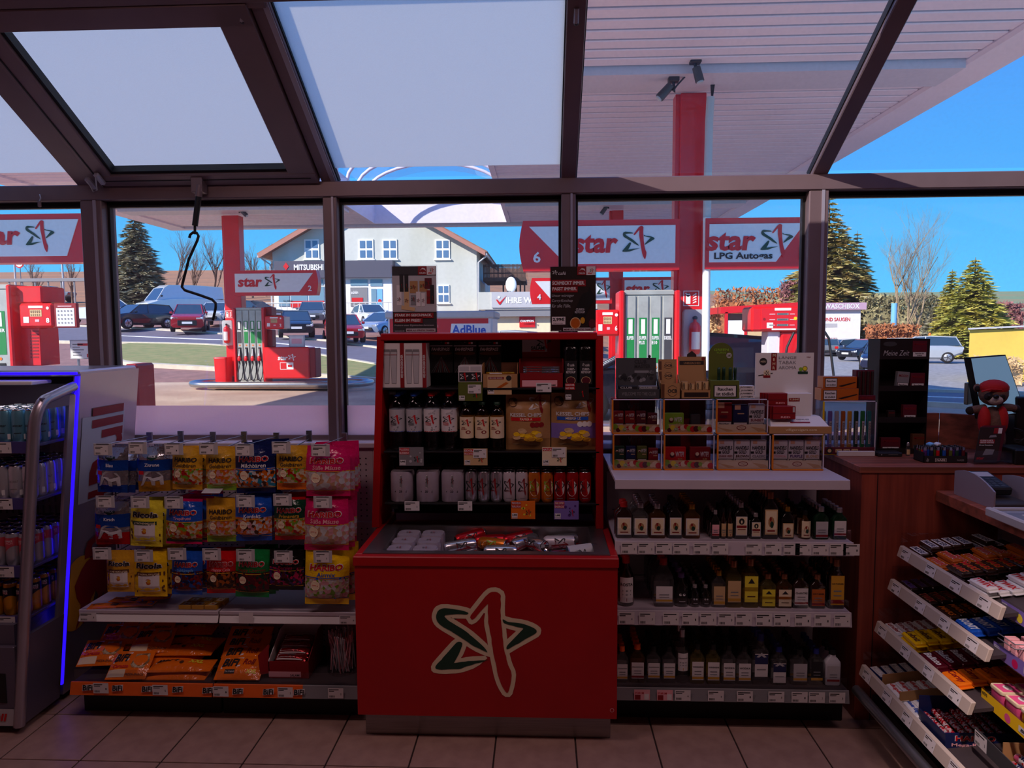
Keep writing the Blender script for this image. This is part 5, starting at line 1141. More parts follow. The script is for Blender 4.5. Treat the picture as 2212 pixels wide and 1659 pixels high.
# side glazing: lower solid panel, frame and glass
b=MB(); fpanel(b, FY0, FYL-.01,.03,.40,.02, 'fridge_grey'); b.build('lower_panel', fr)
def sidebar(b, pts, w, m):
    for p, q in zip(pts, pts[1:]): b.tube([p, q], w, m, 8)
b=MB(); pts = [fp(FY0+.01,.03)] + [fp(FY0+.01,1.22)] + [fp(FY0+.01+.07*(1-math.cos(a*PI/12)),1.22+.12*math.sin(a*PI/12)) for a in range(1,7)] + [fp(FYL-.012,1.375)]
b.tube([p+V((-.012,0,0)) for p in pts],.021, 'fridge_silver', 8); b.tube([p+V((-.03,.016,-.012)) for p in pts],.02, 'fridge_grey', 8); b.build('door_frame', fr)
b=MB(); fpanel(b, FYL-.05, FYL-.012,.40,1.34,.014, 'fridge_silver'); fpanel(b, FY0+.03, FYL-.02,1.30,1.345,.012, 'fridge_grey'); b.build('glass_border', fr)
b=MB(); a=[fp(FY0+.03,.40,-.006), fp(FYL-.04,.50,-.006), fp(FYL-.04,1.33,-.006), fp(FY0+.03,1.32,-.006)]; b.quad(*a, 'fridge_glass'); b.build('side_glass', fr)
FS=[aX(60,955,-2.06).z, .815,.605,.44]; FS = [1.16,.935,.66,.455]
for z in FS: b=MB(); b.box(-2.98, FXr(z)-.04, FY0+.05,3.18, z-.012, z, 'fridge_grey', .002); b.box(-2.98, FXr(z)-.04, FY0+.045, FY0+.05, z-.035, z+.012, 'fridge_blue', .001); b.build('shelf', fr)
b=MB(); b.box(-2.96,-2.13,3.19,3.2,.44,1.36, 'fridge_grey')
for i in range(16):
    for zz in (.80,.745): b.rect(front((0,3.19,0)),-2.6+.03*i, zz, -2.59+.03*i, zz+.04, 'p_black', .001)
b.build('inner_wall', fr)
b=MB(); b.box(-3.0,-2.09, FY0, FY0+.02,.03,.36, 'fridge_grey', .004); b.box(-2.95,-2.13, FY0-.003, FY0,.13,.25, 'p_black'); b.rect(front((0, FY0-.001,0)),-2.98,.035,-2.10,.105, 'p_lgrey', .001); b.text(front((0, FY0-.001,0)), 'Red Bull', -2.33,.055,.20,.032, 'p_red', .003,.03,.2); b.build('front_skirt', fr)
# lettering up the side + round bull emblem
def fside(u, v, w=0.0):   # u runs back along the side, v is height
    return V((FXr(v)+w, FYL+.012+u, v))
b=MB(); b.rect(fside, .025,.86,.33, ZF-.2, 'p_lgrey', .002); b.build('pale_sticker', fr)
b = MB()
def vtext(t, u0, v0, L, h):
    vs, fs, asp=text_geo(t, .03,0); b.add([fside(u0+h*(1-y), v0+L*x, .004) for x, y in vs], fs, 'p_dred')
vtext('Red', .09,.60,.30,.23); vtext('Bull', .09,.93,.34,.23); b.build('lettering', fr)
b=MB(); b.poly(fside, [(.0,.32),(.0,.60)] + [(max(.0,.06+.125*math.cos(a*PI/14)),.46+.165*math.sin(a*PI/14)) for a in range(9,-10,-1)], 'p_gold', .003)
BULL = [(-.02,.50),(.02,.56),(.05,.585),(.10,.60),(.16,.585),(.21,.54),(.225,.48),(.215,.42),(.235,.39),(.24,.35),(.215,.33),(.205,.36),(.19,.40),(.175,.365),(.14,.36),(.15,.40),(.13,.43),(.10,.40),(.08,.33),(.055,.30),(.04,.335),(.0,.29),(.02,.35),(.03,.40),(.0,.44)]
b.poly(fside, [(x+.05, y) for x, y in BULL], 'p_dred', .005); b.build('bull_emblem', fr)
area_lamp('fridge_interior_lamp', (-2.35,2.85,1.38),.5,.1,.3,(1,.9,.95))
b=MB(); b.box(-2.62,-2.08,2.79,2.91,1.385,1.40, 'p_white', .003); b.build('interior_lamp', fr)
# ================================================================ GOODS: SWEETS, SNACKS, FRIDGE CANS
def film(c, rough=.16, metal=0.0, bs=34, bump=.6):
    n = 'film_'+c + ('_foil' if metal else '')
    if n not in MATS: col=P_[c][0]; mat(n, col, rough, metal, noise=.06, scale=9, bump=bump, bscale=bs)
    return n
def candy(name, cols, scale=95):
    if name in MATS: return name
    m=mat(name, (200,100,100),.18); nt=m.node_tree; b = nt.nodes['Principled BSDF']
    t=nt.nodes.new('ShaderNodeTexCoord'); v=nt.nodes.new('ShaderNodeTexVoronoi'); v.inputs['Scale'].default_value=scale; nt.links.new(t.outputs['Object'], v.inputs['Vector'])
    s=nt.nodes.new('ShaderNodeSeparateColor'); nt.links.new(v.outputs['Color'], s.inputs[0]); r=nt.nodes.new('ShaderNodeValToRGB'); r.color_ramp.interpolation = 'CONSTANT'
    nt.links.new(s.outputs[0], r.inputs[0]); e = r.color_ramp.elements
    for i, c in enumerate(cols):
        if i < 2: el = e[i]
        else: el = e.new(.5)
        el.position=i/len(cols); el.color = (*[v*.62 for v in lin(P_[c][0])],1)
    nt.links.new(r.outputs[0], b.inputs['Base Color'])
    bp=nt.nodes.new('ShaderNodeBump'); bp.inputs['Strength'].default_value=.5; bp.inputs['Distance'].default_value=.004; nt.links.new(v.outputs['Distance'], bp.inputs['Height']); nt.links.new(bp.outputs[0], b.inputs['Normal'])
    return name
candy('gummy_mix', ['p_orange', 'p_red', 'p_gold', 'p_cream', 'p_lime', 'p_dred']); candy('gummy_pale', ['p_lpink', 'p_gold', 'p_cream', 'p_orange']); candy('milk_mix', ['p_white', 'p_cyan', 'p_orange', 'p_brown', 'p_gold'],90); candy('mice_pink', ['p_white', 'p_white', 'p_lpink', 'p_skin'],60); candy('licorice_mix', ['p_lpink', 'p_brown', 'p_orange', 'p_white', 'p_choc'],80); candy('cola_mix', ['p_choc', 'p_brown', 'p_amber']); candy('cherry_mix', ['p_maroon', 'p_dred', 'p_dgreen', 'p_maroon']); candy('berry_mix', ['p_maroon', 'p_purple', 'p_magenta', 'p_black']); candy('air_mix', ['p_lpink', 'p_lime', 'p_cream', 'p_white'],80); candy('smurf_mix', ['p_maroon', 'p_blue', 'p_dred', 'p_navy']); candy('pizza_bun', ['p_tan', 'p_kraft', 'p_cream'],90)
def bag_surface(w, h, D, tip=0.0):
    def bul(u, v):
        a=max(0,1-abs(2*u/w)**2.4); t=-v/h; c=max(0, min(1,(t-.07)/.16))*max(0, min(1,(.95-t)/.16)); c = c*c*(3-2*c)
        return D*a*c + .0015*math.sin(40*u/w+7*v/h)*(1-a*.5)
    return lambda u, v, l=0: V((u, -bul(u, v)-l - tip*(-v), v))
def make_bag(name, label, cat, w, h, D, bands, prints, group=None, crinkle=True):
    """bands: (v0, v1, material) as fractions from the top; prints(b, fn, w, h)"""
    fn=bag_surface(w, h, D, .06); t=thing(name, label, cat, group=group); b = MB()
    for (v0, v1, m) in bands: b.rect(fn, -w/2,-h*v1, w/2,-h*v0, m, 0,10, max(2, int(12*(v1-v0))), True)
    bk = lambda u, v, l=0: V((u, D*.5*max(0,1-abs(2*u/w)**2.4)*max(0, math.sin(PI*min(1, max(0,-v/h)))) - .06*(-v) + .0008, v))
    vs = [bk(-w/2+w*i/6,-h+h*j/6) for j in range(7) for i in range(7)]
    b.add(vs, [(j*7+i, (j+1)*7+i, (j+1)*7+i+1, j*7+i+1) for j in range(6) for i in range(6)], bands[0][2], True); b.build('pouch', t, local=True)
    b=MB(); prints(b, fn, w, h); b.build('print', t, local=True); return t
def hb(sub, subcol='p_white', red=True, u=.0):   # sweets brand print
    def f(b, fn, w, h):
        c = 'p_red' if red else 'p_ink'
        if red: b.text(fn, 'HARIBO', -w*.385,-h*.348, w*.77, h*.13, 'p_white', .0012,.06,.08)
        b.text(fn, 'HARIBO', -w*.37,-h*.34, w*.74, h*.11, c, .002,.03,.08)
        if sub: b.textf(fn, sub, -w*.42,-h*.46, w*.84, h*.085, subcol, .0018,.012,.12)
        b.rect(fn, -w*.5,-h*.50, w*.5,-h*.485, 'p_gold', .0012,8)
        b.rect(fn, -w*.5,-h*.885, w*.5,-h*.87, 'p_gold', .0012,8)
        b.disc(fn, -w*.24,-h*.62, w*.11, 'p_cream', .0016); b.text(fn, '200 g', -w*.31,-h*.635, w*.14, h*.025, 'p_red', .0022)
    return f
def wick(sub, low):
    def f(b, fn, w, h):
        b.poly(fn, [(-w*.16,-h*.14),(w*.16,-h*.14),(w*.15,-h*.22),(0,-h*.29),(-w*.15,-h*.22)], 'p_dgreen', .0014); b.text(fn, 'WICK', -w*.12,-h*.22, w*.24, h*.055, 'p_lgrey', .002,.02)
        b.textf(fn, sub, -w*.3,-h*.42, w*.6, h*.075, 'p_white', .0018,.015)
        bear = [(-.40,-.86),(-.30,-.84),(-.14,-.66),(-.04,-.72),(-.02,-.84),(.08,-.85),(.10,-.74),(.22,-.72),(.24,-.84),(.34,-.83),(.33,-.64),(.22,-.55),(.02,-.53),(-.12,-.52),(-.22,-.56),(-.27,-.64),(-.30,-.74)]
        b.poly(fn, [(x*w, y*h) for x, y in bear], 'p_lgrey', .0025); b.rect(fn, -w*.45,-h*.60,-w*.27,-h*.52, 'p_red', .0018)
    return f
def ric(col2, sub):
    def f(b, fn, w, h):
        b.text(fn, 'Ricola', -w*.40,-h*.365, w*.80, h*.13, 'p_white', .0012,.08,.1); b.text(fn, 'Ricola', -w*.385,-h*.36, w*.77, h*.12, 'p_ink', .002,.035,.1)
        b.rect(fn, -w*.32,-h*.87, w*.32,-h*.50, 'p_card', .0014,4,3); b.rect(fn, -w*.36,-h*.52, w*.36,-h*.44, col2,.002,4); b.textf(fn, sub, -w*.32,-h*.51, w*.64, h*.055, 'p_cream', .0028)
        b.disc(fn, 0,-h*.65, w*.10, 'p_amber', .0022,14, w*.085); b.disc(fn, w*.02,-h*.64, w*.05, 'p_gold', .0026,12)
        for k in range(10): x=random.choice((-1,1))*w*random.uniform(.38,.45); y=-h*random.uniform(.45,.92); b.disc(fn, x, y, w*.025, 'p_brown', .0016,5, w*.045)
    return f
GB = lambda a, w_, z='film_p_gold': [(0,.49, film(a)),(.49,.88, w_),(.88,1, film('p_gold') if z == 'film_p_gold' else z)]
for c in ('p_gold', 'p_navy', 'p_magenta', 'p_blue', 'p_lemon', 'p_red', 'p_green', 'p_black', 'p_yellow', 'p_orange', 'p_lime', 'p_dgreen'): film(c)
film('p_silver', .18,.9); film('p_blue', .2,.6); film('p_red', .25,.6); film('p_gold', .2,.6)
SILV, FBL, FRD, FGD = 'film_p_silver_foil', 'film_p_blue_foil', 'film_p_red_foil', 'film_p_gold_foil'
BAGS = [
 [((212,966,281,1062), 'all blue and silver cough sweet bag on the top hook row', [(0,.27, SILV),(.27,.5, FBL),(.5,.82, SILV),(.82,1, FBL)], wick('Blau', 0),3,.022),
  ((300,966,368,1060), 'silver and blue cough sweet bag with yellow bottom', [(0,.27, SILV),(.27,.52, FBL),(.52,.75, SILV),(.75,1, FGD)], wick('Zitrone', 0),3,.022),
  ((373,965,441,1056), 'gold gummy bag with red stripe on the top hook row', GB('p_gold', 'gummy_mix'), hb('Goldbären', 'p_ink', False),2,.022),
  ((446,966,512,1058), 'gold gummy bag with green foot on the top hook row', [(0,.49, film('p_gold')),(.49,.84, 'gummy_pale'),(.84,1, film('p_lime'))], hb('Goldbären', 'p_ink', False),2,.022),
  ((508,960,595,1063), 'dark blue milk gummy bag with script lettering', [(0,.47, film('p_navy')),(.47,.52, film('p_blue')),(.52,.88, 'milk_mix'),(.88,1, film('p_navy'))], hb('Milchbären', 'p_white'),4,.024),
  ((598,962,666,1056), 'gold gummy bag with orange foot on the top hook row', [(0,.49, film('p_gold')),(.49,.84, 'gummy_mix'),(.84,1, film('p_orange'))], hb('Goldbären', 'p_ink', False),1,.020),
  ((661,962,758,1070), 'large magenta marshmallow mice bag on the top hook row', [(0,.50, film('p_magenta')),(.50,.87, 'mice_pink'),(.87,1, film('p_magenta'))], hb('Süße Mäuse', 'p_lpink'),3,.030)],
 [((206,1084,282,1174), 'silver and blue cough sweet bag with red bottom', [(0,.27, SILV),(.27,.58, FBL),(.58,.7, SILV),(.7,1, FRD)], wick('Kirsch', 0),3,.022),
  ((283,1080,356,1178), 'lemon yellow herb sweet bag with green banner', [(0,1, film('p_lemon'))], ric('p_dgreen', 'ZITRONENMELISSE'),2,.018),
  ((362,1077,440,1173), 'blue and green fruit gummy bag with pink foot', [(0,.06, film('p_magenta')),(.06,.48, film('p_blue')),(.48,.86, 'gummy_mix'),(.86,.95, film('p_dgreen')),(.95,1, film('p_magenta'))], hb('Tropifrutti', 'p_lpink'),4,.024),
  ((447,1076,514,1168), 'gold gummy bag with green foot on the middle hook row', [(0,.49, film('p_gold')),(.49,.84, 'gummy_pale'),(.84,1, film('p_lime'))], hb('Goldbären', 'p_ink', False),1,.022),
  ((510,1072,588,1166), 'blue licorice mix bag with white lettering', [(0,.45, film('p_blue')),(.45,.84, 'licorice_mix'),(.84,1, film('p_blue'))], hb('Konfekt', 'p_white'),3,.024),
  ((592,1074,662,1164), 'dark green strawberry gummy bag with red lettering', [(0,.06, film('p_red')),(.06,.48, film('p_dgreen')),(.48,.9, 'gummy_mix'),(.9,1, film('p_red'))], hb('Primavera', 'p_gold'),3,.022),
  ((656,1076,755,1186), 'large magenta marshmallow mice bag on the middle hook row', [(0,.50, film('p_magenta')),(.50,.87, 'mice_pink'),(.87,1, film('p_magenta'))], hb('Süße Mäuse', 'p_lpink'),3,.030)],
 [((231,1188,292,1276), 'amber herb sweet bag with brown banner on the lowest hook row', [(0,1, film('p_gold'))], ric('p_brown', 'ALPENKRÄUTER'),0,.016),
  ((290,1190,363,1286), 'deep yellow herb sweet bag with white recipe panel', [(0,1, film('p_yellow'))], ric('p_brown', 'ORIGINAL KRÄUTER'),4,.018),
  ((374,1190,440,1282), 'blue gummy bag with dark window on the lowest hook row', [(0,.44, film('p_blue')),(.44,.86, 'smurf_mix'),(.86,1, film('p_blue'))], hb('Schlümpfe', 'p_lblue'),2,.022),
  ((449,1190,515,1279), 'red cola gummy bag with white script', [(0,.46, film('p_red')),(.46,.9, 'cola_mix'),(.9,1, film('p_red'))], hb('Happy Cola', 'p_lpink'),2,.022),
  ((512,1186,585,1287), 'green cherry gummy bag with red lettering', [(0,.46, film('p_green')),(.46,.89, 'cherry_mix'),(.89,1, film('p_green'))], hb('Happy Cherries', 'p_dred'),2,.022),
  ((584,1186,658,1272), 'black berry gummy bag with glossy maroon window', [(0,.42, film('p_black')),(.42,.86, 'berry_mix'),(.86,1, film('p_black'))], hb('Berries', 'p_magenta'),2,.022),
  ((662,1188,757,1302), 'large yellow marshmallow bag with blue stripe on the lowest hook row', [(0,.47, film('p_yellow')),(.47,.51, film('p_blue')),(.51,.86, 'air_mix'),(.86,.89, film('p_blue')),(.89,1, film('p_yellow'))], hb('Airmix', 'p_blue'),3,.030)]]
YB = 2.80
for rI, row in enumerate(BAGS):
    for cI, (bx, lab, bands, prt, nb, D) in enumerate(row):
        l, r, bt, t=PXB(*bx, YB); w, h = r-l, t-bt
        o = make_bag('candy_bag', lab, 'candy bag', w*.98, h, D, bands, prt, 'candy bags on hooks')
        o.location=((l+r)/2, YB, t); o.rotation_euler = (0, random.uniform(-.03,.03), random.uniform(-.06,.1))
        for k in range(nb):
            g='further candy bags behind the front ones'; y_ = YB+.046+(D*1.5+.004)*k
            if y_ > 3.05: break
            d = dup(o, ((l+r)/2+random.uniform(-.004,.010), y_, t-.004-random.uniform(0,.006)),(0, random.uniform(-.05,.05), random.uniform(-.05,.12)), 'bag behind the '+lab.replace(',', ''), 'queue: '+lab)
# ---- snack packs on the base shelf
ZB = .162
def flat_pack(name, label, cat, w, d, hh, m, prints, group=None):
    """pillow pack lying down: x width, y depth, z thickness; prints(b, fn) on the top skin, v grows away"""
    t = thing(name, label, cat, group=group)
    def bul(u, v): return hh*max(0,1-abs(2*u/w)**3)*max(0,1-abs(2*v/d)**2.2)
    fn=lambda u, v, l=0: V((u, v, .003+bul(u, v)+l)); b=MB(); b.rect(fn, -w/2,-d/2, w/2, d/2, m, 0,10,8, True)
    lo=lambda u, v, l=0: V((u, v, .0)); vs=[lo(-w/2+w*i/2,-d/2+d*j/2) for j in range(3) for i in range(3)]; b.add(vs, [(j*3+i, (j+1)*3+i, (j+1)*3+i+1, j*3+i+1) for j in range(2) for i in range(2)], m)
    c=[fn(-w/2,-d/2), fn(w/2,-d/2), fn(w/2, d/2), fn(-w/2, d/2)]; e = [V((p.x, p.y, 0)) for p in c]
    for i in range(4): j=(i+1) % 4; b.quad(e[i], e[j], c[j], c[i], m)
    b.build('pouch', t, local=True); b=MB(); prints(b, fn, w, d); b.build('print', t, local=True); return t
def bifi(word, food):
    def f(b, fn, w, d):
        b.poly(fn, [(-w*.44, d*.02),(-w*.06, d*.10),(-w*.04, d*.44),(-w*.42, d*.36)], 'p_white', .0012); b.text(fn, 'BiFi', -w*.43, d*.07, w*.36, d*.30, 'p_ink', .0022,.04,.15)
        if word: b.textf(fn, word, -w*.40,-d*.18, w*.40, d*.18, 'p_red', .002,.02,.2)
        if food: b.poly(fn, [(w*.04,-d*.05),(w*.08, d*.36),(w*.40, d*.40),(w*.45, d*.1),(w*.36,-d*.16),(w*.1,-d*.14)], 'pizza_bun', .0022); b.textf(fn, 'PIZZA-SNACK', -w*.02,-d*.42, w*.46, d*.12, 'p_brown', .0022,.02,.1); b.rect(fn, -w*.48,-d*.44,-w*.04,-d*.2, 'p_cream', .0010,3)
        else: b.textf(fn, 'XXL', w*.10,-d*.12, w*.24, d*.30, 'p_lemon', .002,.05,.2); b.disc(fn, w*.0,-d*.05, w*.035, 'p_brown', .002)
    return f
pz = flat_pack('pizza_snack_pack', 'orange pizza snack pouch leaning at the front of the base shelf', 'snack', .165,.125,.014, film('p_orange', bump=.15), bifi('Carazza', True), 'orange pizza snack pouches')
def place(o, x, y, z, tilt, rz): o.location=(x, y, z); o.rotation_euler = (tilt, 0, rz)
def bpx(px_, py_, Y): return aY(px_, py_, Y)
spots = [(283,1438,2.79,.62,.05,0),(222,1428,2.84,.55,.12,0),(333,1425,2.90,.5,.1,0),(262,1400,2.92,.6,.06,0),(300,1392,2.985,.6,-.05,0),(345,1385,3.02,.7,.1,0)]
for i, (x, y, Y, tl, rz, _) in enumerate(spots):
    p = bpx(x, y, Y)
    if i == 0: o = pz
    else: o = dup(pz, (0,0,0), None, ['', 'orange pizza snack pouch leaning left of the front pouch', 'orange pizza snack pouch behind the front pouch to its right', 'orange pizza snack pouch in the second row', 'dim orange pizza snack pouch in the third row', 'dim orange pizza snack pouch standing at the very back'][i])
    place(o, p.x, Y, ZB+.045+.028*i*(1 if i < 3 else .75), tl, rz)
xp = flat_pack('sausage_roll_pack', 'long orange double-length sausage roll pouch on top of its pile', 'snack', .26,.085,.02, film('p_orange', bump=.15), bifi('', False), 'orange sausage roll pouches')
for i, (x, y, Y, dz, rz) in enumerate(((385,1455,2.80,.0,.03),(395,1447,2.81,.03,.06),(372,1432,2.87,.03,.1),(400,1425,2.89,.062,.05),(420,1410,2.97,.06,-.08),(405,1400,3.03,.09,.06))):
    p=bpx(x, y, Y); o=xp if i == 5 else dup(xp, (0,0,0), None, 'long orange sausage roll pouch in the pile beside the pizza pouches'); place(o, p.x, Y, ZB+.004+dz, .12, rz)
def rollp(b, fn, w, d):
    b.poly(fn, [(-w*.42,-d*.1),(-w*.0,-d*.02),(w*.02, d*.40),(-w*.38, d*.34)], 'p_white', .0012); b.text(fn, 'BiFi', -w*.40,-d*.02, w*.36, d*.34, 'p_ink', .0022,.04,.15); b.text(fn, 'Roll', w*.05, d*.06, w*.26, d*.26, 'p_dred', .002,.03,.2); b.textf(fn, 'XXL', w*.16,-d*.34, w*.24, d*.26, 'p_lemon', .002,.05,.2); b.rect(fn, -w*.30,-d*.30,-w*.08,-d*.14, 'p_ink', .0022); b.textf(fn, 'The Original', -w*.29,-d*.29, w*.2, d*.12, 'p_white', .003)
rp_ = flat_pack('roll_pack', 'orange roll pouch leaning at the front beside the maroon salami tray', 'snack', .19,.11,.014, film('p_orange', bump=.15), rollp, 'orange roll pouches')
for i, (x, y, Y, dz) in enumerate(((520,1440,2.80,.035),(528,1428,2.86,.055),(534,1420,2.92,.07),(540,1412,2.98,.085))):
    p=bpx(x, y, Y); o=rp_ if i == 0 else dup(rp_, (0,0,0), None, ['', 'orange roll pouch in second place behind the front one', 'orange roll pouch in third place behind the front one', 'orange roll pouch at the back of its row'][i]); place(o, p.x, Y, ZB+dz, .55,.02)
# salami tray
l, r, bt, t=PXB(570,1405,665,1478,2.79); ty=thing('salami_tray', 'open maroon and white card tray of wrapped salami sticks on the base shelf', 'display box', loc=((l+r)/2,2.88, ZB)); w = r-l
b=MB(); b.box(l+.02, r, 2.79,2.795, ZB, ZB+.07, 'p_dred'); b.rect(front((0,2.79,0)), l+.02, ZB+.005, r-.03, ZB+.028, 'p_lpink', .0008); b.text(front((0,2.79,0)), 'SALAMI', r-.075, ZB+.008,.04,.010, 'p_ink', .0016); b.build('front_wall', ty)
for sd, x in ((0, l+.02),(1, r)):
    b=MB(); vs=[(x, 2.79, ZB),(x, 2.99, ZB),(x, 2.99, ZB+.15),(x, 2.93, ZB+.15),(x, 2.79, ZB+.075)]; b.add(vs+[(v[0]+.003, v[1], v[2]) for v in vs],[(0,1,2,3,4),(9,8,7,6,5),(0,4,9,5),(4,3,8,9),(3,2,7,8)], 'p_dred' if sd else 'p_card'); b.build('side_wall', ty)
b=MB(); b.box(l+.02, r, 2.985,2.99, ZB, ZB+.16, 'p_card'); b.build('back_wall', ty)
b=MB(); b.add([(l+.02,2.79, ZB+.02),(l-.01,2.775, ZB+.02),(l-.02,2.78, ZB+.10),(l+.02,2.80, ZB+.14)],[(0,1,2,3),(3,2,1,0)], 'p_dred'); b.build('torn_flap', ty)
def foilstick(b, fn, w, d): b.rect(fn, -w*.45,-d*.2, w*.15, d*.35, 'p_silver', .0012,4); b.text(fn, 'SALAMI', -w*.1,-d*.05, w*.22, d*.24, 'p_ink', .002,.02); b.rect(fn, -w*.45,-d*.42, w*.4,-d*.32, 'p_white', .0012,4)
film('p_dred', .22,.5); ss = flat_pack('salami_stick', 'foil wrapped salami stick in the maroon tray', 'snack', .13,.036,.012, 'film_p_dred_foil', foilstick, 'salami sticks in the maroon tray')
for i in range(8): o=ss if i == 0 else dup(ss, (0,0,0)); place(o, (l+r)/2+.012+random.uniform(-.004,.004),2.82+.036*(i % 4), ZB+.055+.018*(i//4)+.012*(i % 4),.45, random.uniform(-.05,.05))
# clear straw tub
l, r, bt, t=PXB(692,1365,768,1476,2.80); cx_=(l+r)/2; R=(r-l)/2*.96; hh = aY(730,1378,2.86).z-ZB
st_ = thing('straw_tub', 'clear plastic tub of wrapped drinking straws beside the red cooler', 'tub', loc=(cx_, 2.87, ZB))
b=MB(); b.lathe([(R*.92,.002),(R, hh),(R*1.02, hh)], 'acrylic', (cx_, 2.87, ZB),24, cap=False); b.lathe([(R*.9,0),(R*.92,.004)], 'acrylic', (cx_, 2.87, ZB),24); b.build('tub', st_)
b=MB(); rn = random.Random(4)
for k in range(70): a, q=rn.uniform(0,6.28), rn.uniform(0,.8)*R; a2=a+rn.uniform(-1.2,1.2); p=V((cx_+q*math.cos(a),2.87+q*math.sin(a), ZB+.006)); e=V((cx_+R*.93*math.cos(a2)*rn.uniform(.3,1),2.87+R*.93*math.sin(a2)*rn.uniform(.3,1), ZB+hh*rn.uniform(1.0,1.22))); b.tube([p, e],.0028, rn.choice(('p_lgrey', 'p_lpink', 'p_card')),4)
b.build('straws', st_, kind='stuff')
# ---- items on the upper candy shelf
ZS = .441
sn = flat_pack('snack_sachet', 'flat orange and black snack sachet lying on the white candy shelf', 'snack', .15,.05,.008, film('p_orange', bump=.2), lambda b, fn, w, d: (b.rect(fn, -w*.4,-d*.1,-w*.1, d*.35, 'p_ink', .001,2), b.rect(fn, w*.1,-d*.3, w*.3, d*.1, 'p_ink', .001,2), b.rect(fn, w*.36,-d*.4, w*.47, d*.2, 'p_blue', .001)), 'orange snack sachets on the candy shelf')
for i, (x, Y, rz, dz) in enumerate(((240,2.84,.18,0),(275,2.87,-.12,.012),(300,2.85,.1,.006),(285,2.92,-.05,.0),(320,2.90,.3,.014))): p=aZ(x, 1305, ZS); o=sn if i == 0 else dup(sn, (0,0,0)); place(o, p.x, Y, ZS+dz, .03, rz)
b0 = None
for i in range(3):
    for j in range(2):
        p = aY(403+i*28,1305,2.83)
        if b0 is None:
            b=MB(); b.box(-.026,.026,-.022,.022,0,.017, 'p_gold', .001); fn=plane((0,0,.017),(1,0,0),(0,1,0)); b.rect(fn, -.014,-.014,.014,.014, 'p_cream', .0004); b.disc(fn, 0,0,.006, 'p_amber', .0008); b.text(fn, 'Ricola', -.022,.012,.03,.008, 'p_ink', .0008); o=b.build('lozenge_box', local=True, label='small flat yellow lozenge box in the block on the white candy shelf', cat='candy box', group='yellow lozenge boxes'); b0 = o
        else: o=b0.copy(); COL.objects.link(o)
        o.location=(p.x+j*.012,2.835+j*.046, ZS); o.rotation_euler = (0,0,-.04)
# ---- fridge cans
def can_mesh(name, m, label, group, R=.0265, H=.134, logo=None, band=None, cat='drink can'):
    t=thing(name, label, cat, group=group); b = MB()
    b.lathe([(R*.74,.0),(R*.84,.004),(R, .013),(R, H-.016),(R*.86, H-.003)], m, (0,0,0),18, cap=False); b.build('body', t, local=True)
    b=MB(); b.lathe([(R*.86, H-.003),(R*.88, H),(R*.8, H),(R*.76, H-.006),(.001, H-.006)], 'chrome', (0,0,0),18, cap=False); b.lathe([(.001,.003),(R*.74,.0)], 'chrome', (0,0,0),18, cap=False)
    b.box(-.006,.006,-.016,.004, H-.006, H-.0045, 'p_lgrey'); b.build('lid', t, local=True)
    if logo: b=MB(); logo(b, cylf((0,0,0), R), R, H); b.build('print', t, local=True)
    return t
def foilmat(n, c, rough=.28, metal=.6): mat(n, c, rough, metal)
for n_, c_ in (('can_ice', (120,190,214)),('can_green', (10,120,60)),('can_white', (214,216,224)),('can_silver', (190,192,200)),('can_peach', (226,96,110)),('can_dark', (30,28,48)),('can_red', (196,20,36)),('can_orange', (232,130,40)),('can_amber', (214,150,40))): foilmat(n_, c_)
def diag(c1, c2, tx):
    def f(b, fn, R, H):
        s = PI*R
        vs=[]; n = 24
        for i in range(n+1): u=-s+2*s*i/n; vs += [fn(u, H*.42+.028*math.sin(u/R+.6),.0004), fn(u, H-.016,.0004)]
        b.add(vs, [(2*i, 2*i+2,2*i+3,2*i+1) for i in range(n)], c2, True)
        b.text(fn, tx, -R*.7, H*.68, R*1.4, H*.08, 'p_lpink', .001); b.text(fn, 'ORGANICS', -R*.7, H*.76, R*1.4, H*.05, 'p_white', .001)
    return f
def plainp(tx, c='p_ink'):
    def f(b, fn, R, H): b.text(fn, tx, -R*.7, H*.5, R*1.4, H*.07, c, .0008); b.rect(fn, -R*.5, H*.3, R*.5, H*.32, c, .0006,3); b.rect(fn, R*.8, H*.12, R*1.2, H*.28, 'p_white', .0006,2)
    return f
CK = {'ice': can_mesh('drink_can', 'can_ice', 'pale ice blue slim can on the top fridge shelf', 'fridge cans', logo=plainp('winter')),
      'green': can_mesh('drink_can', 'can_green', 'metallic green slim can on the second fridge shelf', 'fridge cans', logo=plainp('EDITION', 'p_white')),
      'white': can_mesh('drink_can', 'can_white', 'white slim can on the second fridge shelf', 'fridge cans', logo=plainp('COCONUT', 'p_grey')),
      'peach': can_mesh('drink_can', 'can_silver', 'pink and silver slim can on the third fridge shelf', 'fridge cans', logo=diag('can_silver', 'can_peach', 'PEACH')),
      'red': can_mesh('drink_can', 'can_red', 'red and dark slim can on the lowest fridge shelf', 'fridge cans', logo=diag('can_red', 'can_dark', 'COLA')),
      'amber': can_mesh('drink_can', 'can_amber', 'orange and dark slim can on the lowest fridge shelf', 'fridge cans', logo=diag('can_amber', 'can_dark', 'ORANGE'))}
usedk = set()
def fcan(k, x, y, z):
    if k in usedk: dup(CK[k],(x, y, z),(0,0, random.uniform(-.5,.5)))
    else: CK[k].location=(x, y, z); usedk.add(k)
for z, kinds, n in ((FS[0],('ice', 'ice'),5),(FS[1],('green', 'white'),6),(FS[2],('peach', 'peach'),6),(FS[3],('red', 'amber'),6)):
    for i in range(5):
        x = FXr(z)-.062-.056*i
        for j in range(n): fcan(kinds[1] if i < 3 else kinds[0], x-.01, FY0+.095+.057*j, z)
